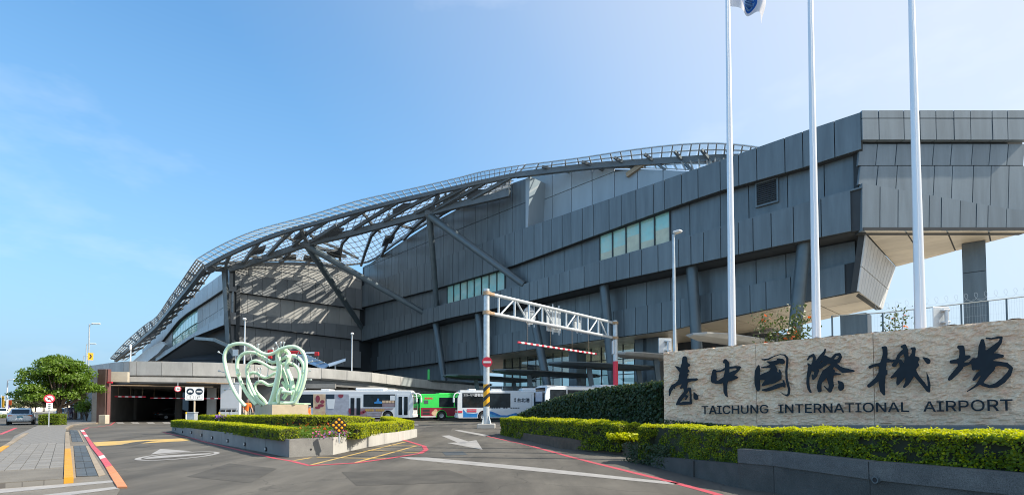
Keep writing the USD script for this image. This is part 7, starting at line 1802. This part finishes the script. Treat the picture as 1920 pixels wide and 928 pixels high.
# ------------------------------------------------------------------ signs on the left
def facing(c):  # unit vectors of a plate that faces the viewer
    n = unit(V(-c[0], -c[1], 0)); return V(-n[1], n[0], 0), n
t = Thing('no_parking_sign', 'round red bordered no parking sign above the box hedge', 'traffic sign', (*gnd(93, 797)[:2], .1))
c = at(92.7, 747, 38.5); u_, n_ = facing(c); r = 8.0 * 38.5 / 960
dk = t.part('red_disc', MB().prism(circle(r, 30), c, u_, V(0, 0, 1), .02, w=n_), M['red'])
t.part('white_disc', MB().prism(circle(r * .72, 30), c + n_ * .02, u_, V(0, 0, 1), .004, w=n_), M['white'], parent=dk)
t.part('black_symbol', MB().prism(unary_union([rect(-.5, -.3, .5, .05), rect(-.3, .05, .3, .32), circle(.16, 12, (-.32, -.32)), circle(.16, 12, (.32, -.32))]).buffer(0), c + n_ * .025, u_ * r * .62, V(0, 0, r * .62), .01, w=n_), M['black'], parent=dk)
t.part('red_slash', MB().prism(sg.LineString([(-.55, .55), (.55, -.55)]).buffer(.07), c + n_ * .037, u_ * r, V(0, 0, r), .01, w=n_), M['red'], parent=dk)
cp2 = at(92.7, 761.5, 38.5); pl = t.part('plate', MB().prism(rect(-.19, -.27, .19, .27), cp2, u_, V(0, 0, 1), .02, w=n_), M['white'])
for i in range(3): t.part('mark', MB().prism(rect(-.07, .10 - i * .15, .07, .19 - i * .15), cp2 + n_ * .022, u_, V(0, 0, 1), .004, w=n_), M['slate'], parent=pl)
t.part('post', MB().cyl(V(c[0] - n_[0] * .06, c[1] - n_[1] * .06, .1), c - n_ * .06, .035), M['galv'])
t = Thing('lane_signboard', 'white board with car and bus circles and two arrows before the car park mouth', 'traffic sign', (*gnd(366, 803)[:2], 0))
c = at(365, 737.5, 37.0); u_, n_ = facing(c); k = 37.0 / 960 * .92; W_, H_ = 16.3 * k, 12.2 * k / .92
bd = t.part('board', MB().prism(rect(-W_, -H_, W_, H_).buffer(-.04).buffer(.04), c, u_, V(0, 0, 1), .025, w=n_), M['bus_white'])
for s in (-1, 1):
    cc = c + u_ * s * W_ * .47 + V(0, 0, H_ * .32) + n_ * .026
    t.part('blue_disc', MB().prism(circle(H_ * .50, 26), cc, u_, V(0, 0, 1), .006, w=n_), M['navy'], parent=bd)
    if s < 0: sy = unary_union([rect(-.62, -.22, .62, .12), sg.Polygon([(-.42, .12), (-.3, .42), (.3, .42), (.42, .12)]), circle(.13, 10, (-.4, -.25)), circle(.13, 10, (.4, -.25))])
    else: sy = rect(-.72, -.16, .72, .16)
    t.part('white_symbol', MB().prism(sy.buffer(0), cc + n_ * .007, u_ * H_ * .46, V(0, 0, H_ * .46), .006, w=n_), M['white'], parent=bd)
    c2_ = c + u_ * s * W_ * .47 - V(0, 0, H_ * .56) + n_ * .026
    fr = rect(-.85, -.5, .85, .5).difference(rect(-.78, -.43, .78, .43))
    ar = unary_union([rect(-.07, -.35, .07, .15), sg.Polygon([(-.2, .1), (.2, .1), (0, .38)])]) if s < 0 else unary_union([rect(-.42, -.35, -.26, .2), rect(-.42, .08, .15, .22), sg.Polygon([(.12, .0), (.12, .32), (.42, .15)])])
    t.part('arrow_frame', MB().prism(fr, c2_, u_ * H_ * .50, V(0, 0, H_ * .55), .006, w=n_), M['black'], parent=bd); t.part('black_arrow', MB().prism(ar.buffer(0), c2_, u_ * H_ * .50, V(0, 0, H_ * .55), .006, w=n_), M['black'], parent=bd)
t.part('post', MB().cyl(V(c[0] - n_[0] * .07, c[1] - n_[1] * .07, 0), c - n_ * .07, .055), M['beige_cloth']); t.part('yellow_collar', MB().cyl(V(c[0] - n_[0] * .07, c[1] - n_[1] * .07, .78), V(c[0] - n_[0] * .07, c[1] - n_[1] * .07, 1.0), .08), M['yellow'])
q = at(360, 778, 36); t2 = Thing('grey_cabinet', 'small pale grey box beside the signboard post', 'cabinet', (q[0], q[1], .3)); t2.part('box', MB().rbox((q[0], q[1], .72), (.62, .4, .84), .03), M['galv']); t2.part('lid', MB().rbox((q[0], q[1], 1.16), (.68, .46, .06), .02), M['galv'])
t = Thing('height_limit_sign', 'round white sign with red rim hanging in the car park mouth', 'traffic sign', tuple(at(333, 729, 51.5)))
c = at(333.3, 728.6, 51.5); u_, n_ = facing(c); r = 5.6 * 51.5 / 960
dk = t.part('red_disc', MB().prism(circle(r, 30), c, u_, V(0, 0, 1), .03, w=n_), M['red'])
t.part('white_disc', MB().prism(circle(r * .78, 30), c + n_ * .03, u_, V(0, 0, 1), .006, w=n_), M['white'], parent=dk)
g = text_poly('2.8m', r * .5, bold=2); gb = g.bounds
t.part('figures', MB().prism(shapely.affinity.translate(g, -(gb[0] + gb[2]) / 2, -(gb[1] + gb[3]) / 2), c + n_ * .037, u_, V(0, 0, 1), .006, w=n_), M['black'], parent=dk)
t.part('hanger', MB().cyl(c + V(0, 0, r), c + V(0, 0, r + .35), .03), M['galv'])

# ------------------------------------------------------------------ lamps
def lamp_px(label, px, yt, yb, Y, zg, r, arm, head=(.9, .3, .12), m=None):
    p = at(px, yt, Y); return street_lamp('street_lamp', label, at(px, yb, Y), p[2] - zg, r, arm, m, head=head, z0=zg)
lamp_px('tall street lamp with the yellow chevron board, behind the big tree', 165.5, 607.5, 690, 60, 0, .11, (.55, .1, 0))
lamp_px('second street lamp just left of the one with the chevron board', 161, 645, 690, 85, 0, .11, (.8, .1, 0))
lamp_px('smallest street lamp left of the chevron board', 156, 667, 690, 105, 0, .12, (.9, .1, 0))
lamp_px('white street lamp nearest the left edge of the picture', 12, 712, 780, 95, 0, .16, (.9, -.2, 0), m=M['white_metal'])
lamp_px('white street lamp, second from the left edge', 29.5, 724, 775, 125, 0, .18, (1.1, -.2, 0), m=M['white_metal'])
lamp_px('white street lamp, third from the left edge', 40, 738, 772, 165, 0, .2, (1.2, -.2, 0), m=M['white_metal'])
zd = 4.75
lamp_px('white lamp post on the elevated road, above the mint sculpture', 458, 600, 690, 60, zd, .10, (.1, -.25, 0), (.6, .4, .25), M['white_metal'])
lamp_px('pale blue lamp post on the elevated road, right of the mint sculpture', 659.5, 627, 692, 66, zd - .3, .09, (.1, -.25, 0), (.5, .4, .25), M['white_metal'])
lamp_px('short lamp post on the elevated road near the low end of the roof', 244.5, 652, 680, 56, zd, .09, (.05, -.1, 0), (.25, .25, .6), M['white_metal'])
t = Thing('chevron_board', 'yellow board with a black chevron on the tall street lamp', 'traffic sign', tuple(at(169.5, 668, 59.7)))
c = at(169.7, 668, 59.7); k = 59.7 / 960; u_, n_ = facing(c)
bd = t.part('board', MB().prism(rect(-4.0 * k, -6.8 * k, 4.0 * k, 6.8 * k), c, u_, V(0, 0, 1), .03, w=n_), M['yellow'])
t.part('chevron', MB().prism(sg.Polygon([(-.6, .75), (.0, .75), (.6, 0), (.0, -.75), (-.6, -.75), (0, 0)]), c + n_ * .031, u_ * 3.8 * k, V(0, 0, 5.6 * k), .006, w=n_), M['black'], parent=bd)

# ------------------------------------------------------------------ things on the elevated road
gc = Thing('glass_shelter', 'blue grey glass shelter with a wing roof on the elevated road', 'shelter', (*at(585, 690, 63)[:2], zd))
P4 = [at(541, 665, 66), at(575, 664, 63), at(617, 683, 60.5), at(607, 690, 60.5), at(560, 682, 64), at(545, 679, 66)]
def plate(pts, th, name, m, parent=None):
    a = np.array(pts); mb = MB(); n = len(a); c = a.mean(0); f = [[i, (i + 1) % n, n] for i in range(n)]
    mb.add(np.vstack([a, c]), f); mb.add(np.vstack([a, c]) + V(0, 0, -th), np.array(f)[:, ::-1]); mb.add(np.vstack([a, a - V(0, 0, th)]), [[i, n + i, n + (i + 1) % n, (i + 1) % n] for i in range(n)])
    return gc.part(name, mb, m, parent=parent)
gr = plate([P4[0], P4[1], P4[2], P4[3]], .12, 'glass_roof', M['canopy_glass'])
for f in (.2, .4, .6, .8):
    gc.part('glazing_bar', MB().beam(P4[0] * (1 - f) + P4[3] * f + V(0, 0, .03), P4[1] * (1 - f) + P4[2] * f + V(0, 0, .03), .1, .1), M['rib'], parent=gr)
plate([at(615, 681.5, 60.5), at(648, 671.5, 62), at(648, 675, 61.5), at(617, 686, 60.2)], .1, 'wing_roof', M['canopy_glass'])
for px, yt in ((629, 681), (560, 680), (600, 688)):
    q = at(px, yt, 61.5); gc.part('post', MB().cyl(V(q[0], q[1], zd), q, .08), M['galv'])
rp_ = Thing('red_banners', 'row of bright red banner panels on the elevated road behind the sculpture', 'banner', (*at(540, 665, 70)[:2], zd))
for x0, x1, y0, y1 in ((502, 512, 656, 661), (503, 510, 667, 672), (543, 564, 657.5, 663), (590, 598, 659.5, 667)):
    a, b = at(x0, y0, 70), at(x1, y1, 70); rp_.part('banner_panel', MB().rbox(((a[0] + b[0]) / 2, 70, (a[2] + b[2]) / 2), (b[0] - a[0], .3, a[2] - b[2]), .06), M['terminal_red'])
for px in (508, 555, 595):
    q = at(px, 660, 70); rp_.part('post', MB().cyl(V(q[0], 70.2, zd - .5), V(q[0], 70.2, q[2]), .06), M['slate'])
rp_.part('beam', MB().beam(at(545, 662, 70.25), at(592, 661, 70.25), .12, .2), M['white_metal'])
t = Thing('square_sign', 'small pale square sign on a pole left inside the sculpture', 'traffic sign', (*at(441, 665, 57)[:2], zd)); c = at(441.5, 661, 57)
pl = t.part('plate', MB().rbox(c, (.62, .03, .72), .02), M['galv']); t.part('pole', MB().cyl(V(c[0], c[1] + .06, zd), c + V(0, .06, 0), .04), M['galv'])
# pylon with green letters and hazard light on the front court
t = Thing('green_pylon', 'small green lit pylon sign behind the bus bays', 'sign', (*at(804, 700, 84)[:2], 3)); c = at(804, 702, 84)
t.part('pylon', MB().rbox((c[0], c[1], c[2]), (.35, .3, 1.7), .05), M['green_paint']); t.part('post', MB().cyl((c[0], c[1], 0), (c[0], c[1], c[2]), .06), M['slate'])

# ------------------------------------------------------------------ far left street
sheet('median_grass', [at(-40, 780, 60), at(14, 780, 75), at(14, 780, 110), at(-60, 780, 100)], .03, M['apron'])
bed('roadside_grass', 'strip of rough grass at the far left behind the street lamp', [V(*at(-40, 780, 62)[:2]), V(*at(14, 780, 76)[:2]), V(*at(14, 780, 104)[:2]), V(*at(-60, 780, 98)[:2])], .15, 5000, .4, M['grass'], 'grass', seed=95, spread=1.2, hgt=.25)
for i, (px, y0, y1, w, m1, lab) in enumerate(((2, 745, 765, 5, 'blue', 'tall blue vertical banner at the far left'), (5.6, 742, 763, 3.4, 'yellow', 'narrow yellow vertical banner at the far left'), (19, 749.5, 759, 5, 'terminal_red', 'orange red square banner between the far lamps'), (15.5, 758, 766, 3, 'petal_purple', 'violet banner low between the far lamps'))):
    a = at(px - w / 2, y0, 115); b = at(px + w / 2, y1, 115); t = Thing('street_banner', lab, 'banner', (a[0], 115, 0))
    t.part('cloth', MB().box(((a[0] + b[0]) / 2, 115, (a[2] + b[2]) / 2), (b[0] - a[0], .06, a[2] - b[2])), M[m1] if m1 != 'terminal_red' else M['petal_orange']); t.part('pole', MB().cyl((a[0] - .1, 115, 0), (a[0] - .1, 115, a[2] + .2), .06), M['white'])
def far_building(label, px0, px1, yt, Y, floors, bays, m):
    a, b = at(px0, yt, Y), at(px1, yt, Y); t = Thing('far_building', label, 'building', ((a[0] + b[0]) / 2, Y, 0)); H_ = a[2]; W_ = b[0] - a[0]
    t.part('wall', MB().box(((a[0] + b[0]) / 2, Y + 6, H_ / 2), (W_, 12, H_)), m); t.part('parapet', MB().box(((a[0] + b[0]) / 2, Y + 6, H_ + .2), (W_ + .4, 12.4, .4)), M['concrete'])
    for i in range(floors):
        for j in range(bays):
            x = a[0] + W_ * (j + .5) / bays; z = H_ * (i + .5) / floors
            w = t.part('window', MB().box((x, Y - .03, z), (W_ / bays * .6, .1, H_ / floors * .5)), M['bus_glass']); t.part('sill', MB().box((x, Y - .08, z - H_ / floors * .27), (W_ / bays * .66, .2, .12)), M['white'], parent=w)
far_building('pale low shop building behind the banners', -20, 8, 752, 190, 2, 5, M['concrete_pale'])
far_building('cream low building behind the orange banner', 10, 28, 754, 210, 2, 4, M['white'])
far_building('pale distant building behind the olive trees', 30, 62, 755, 260, 3, 6, M['concrete'])
far_building('greyish distant building beside the big tree', 64, 100, 756, 300, 3, 6, M['concrete_pale'])
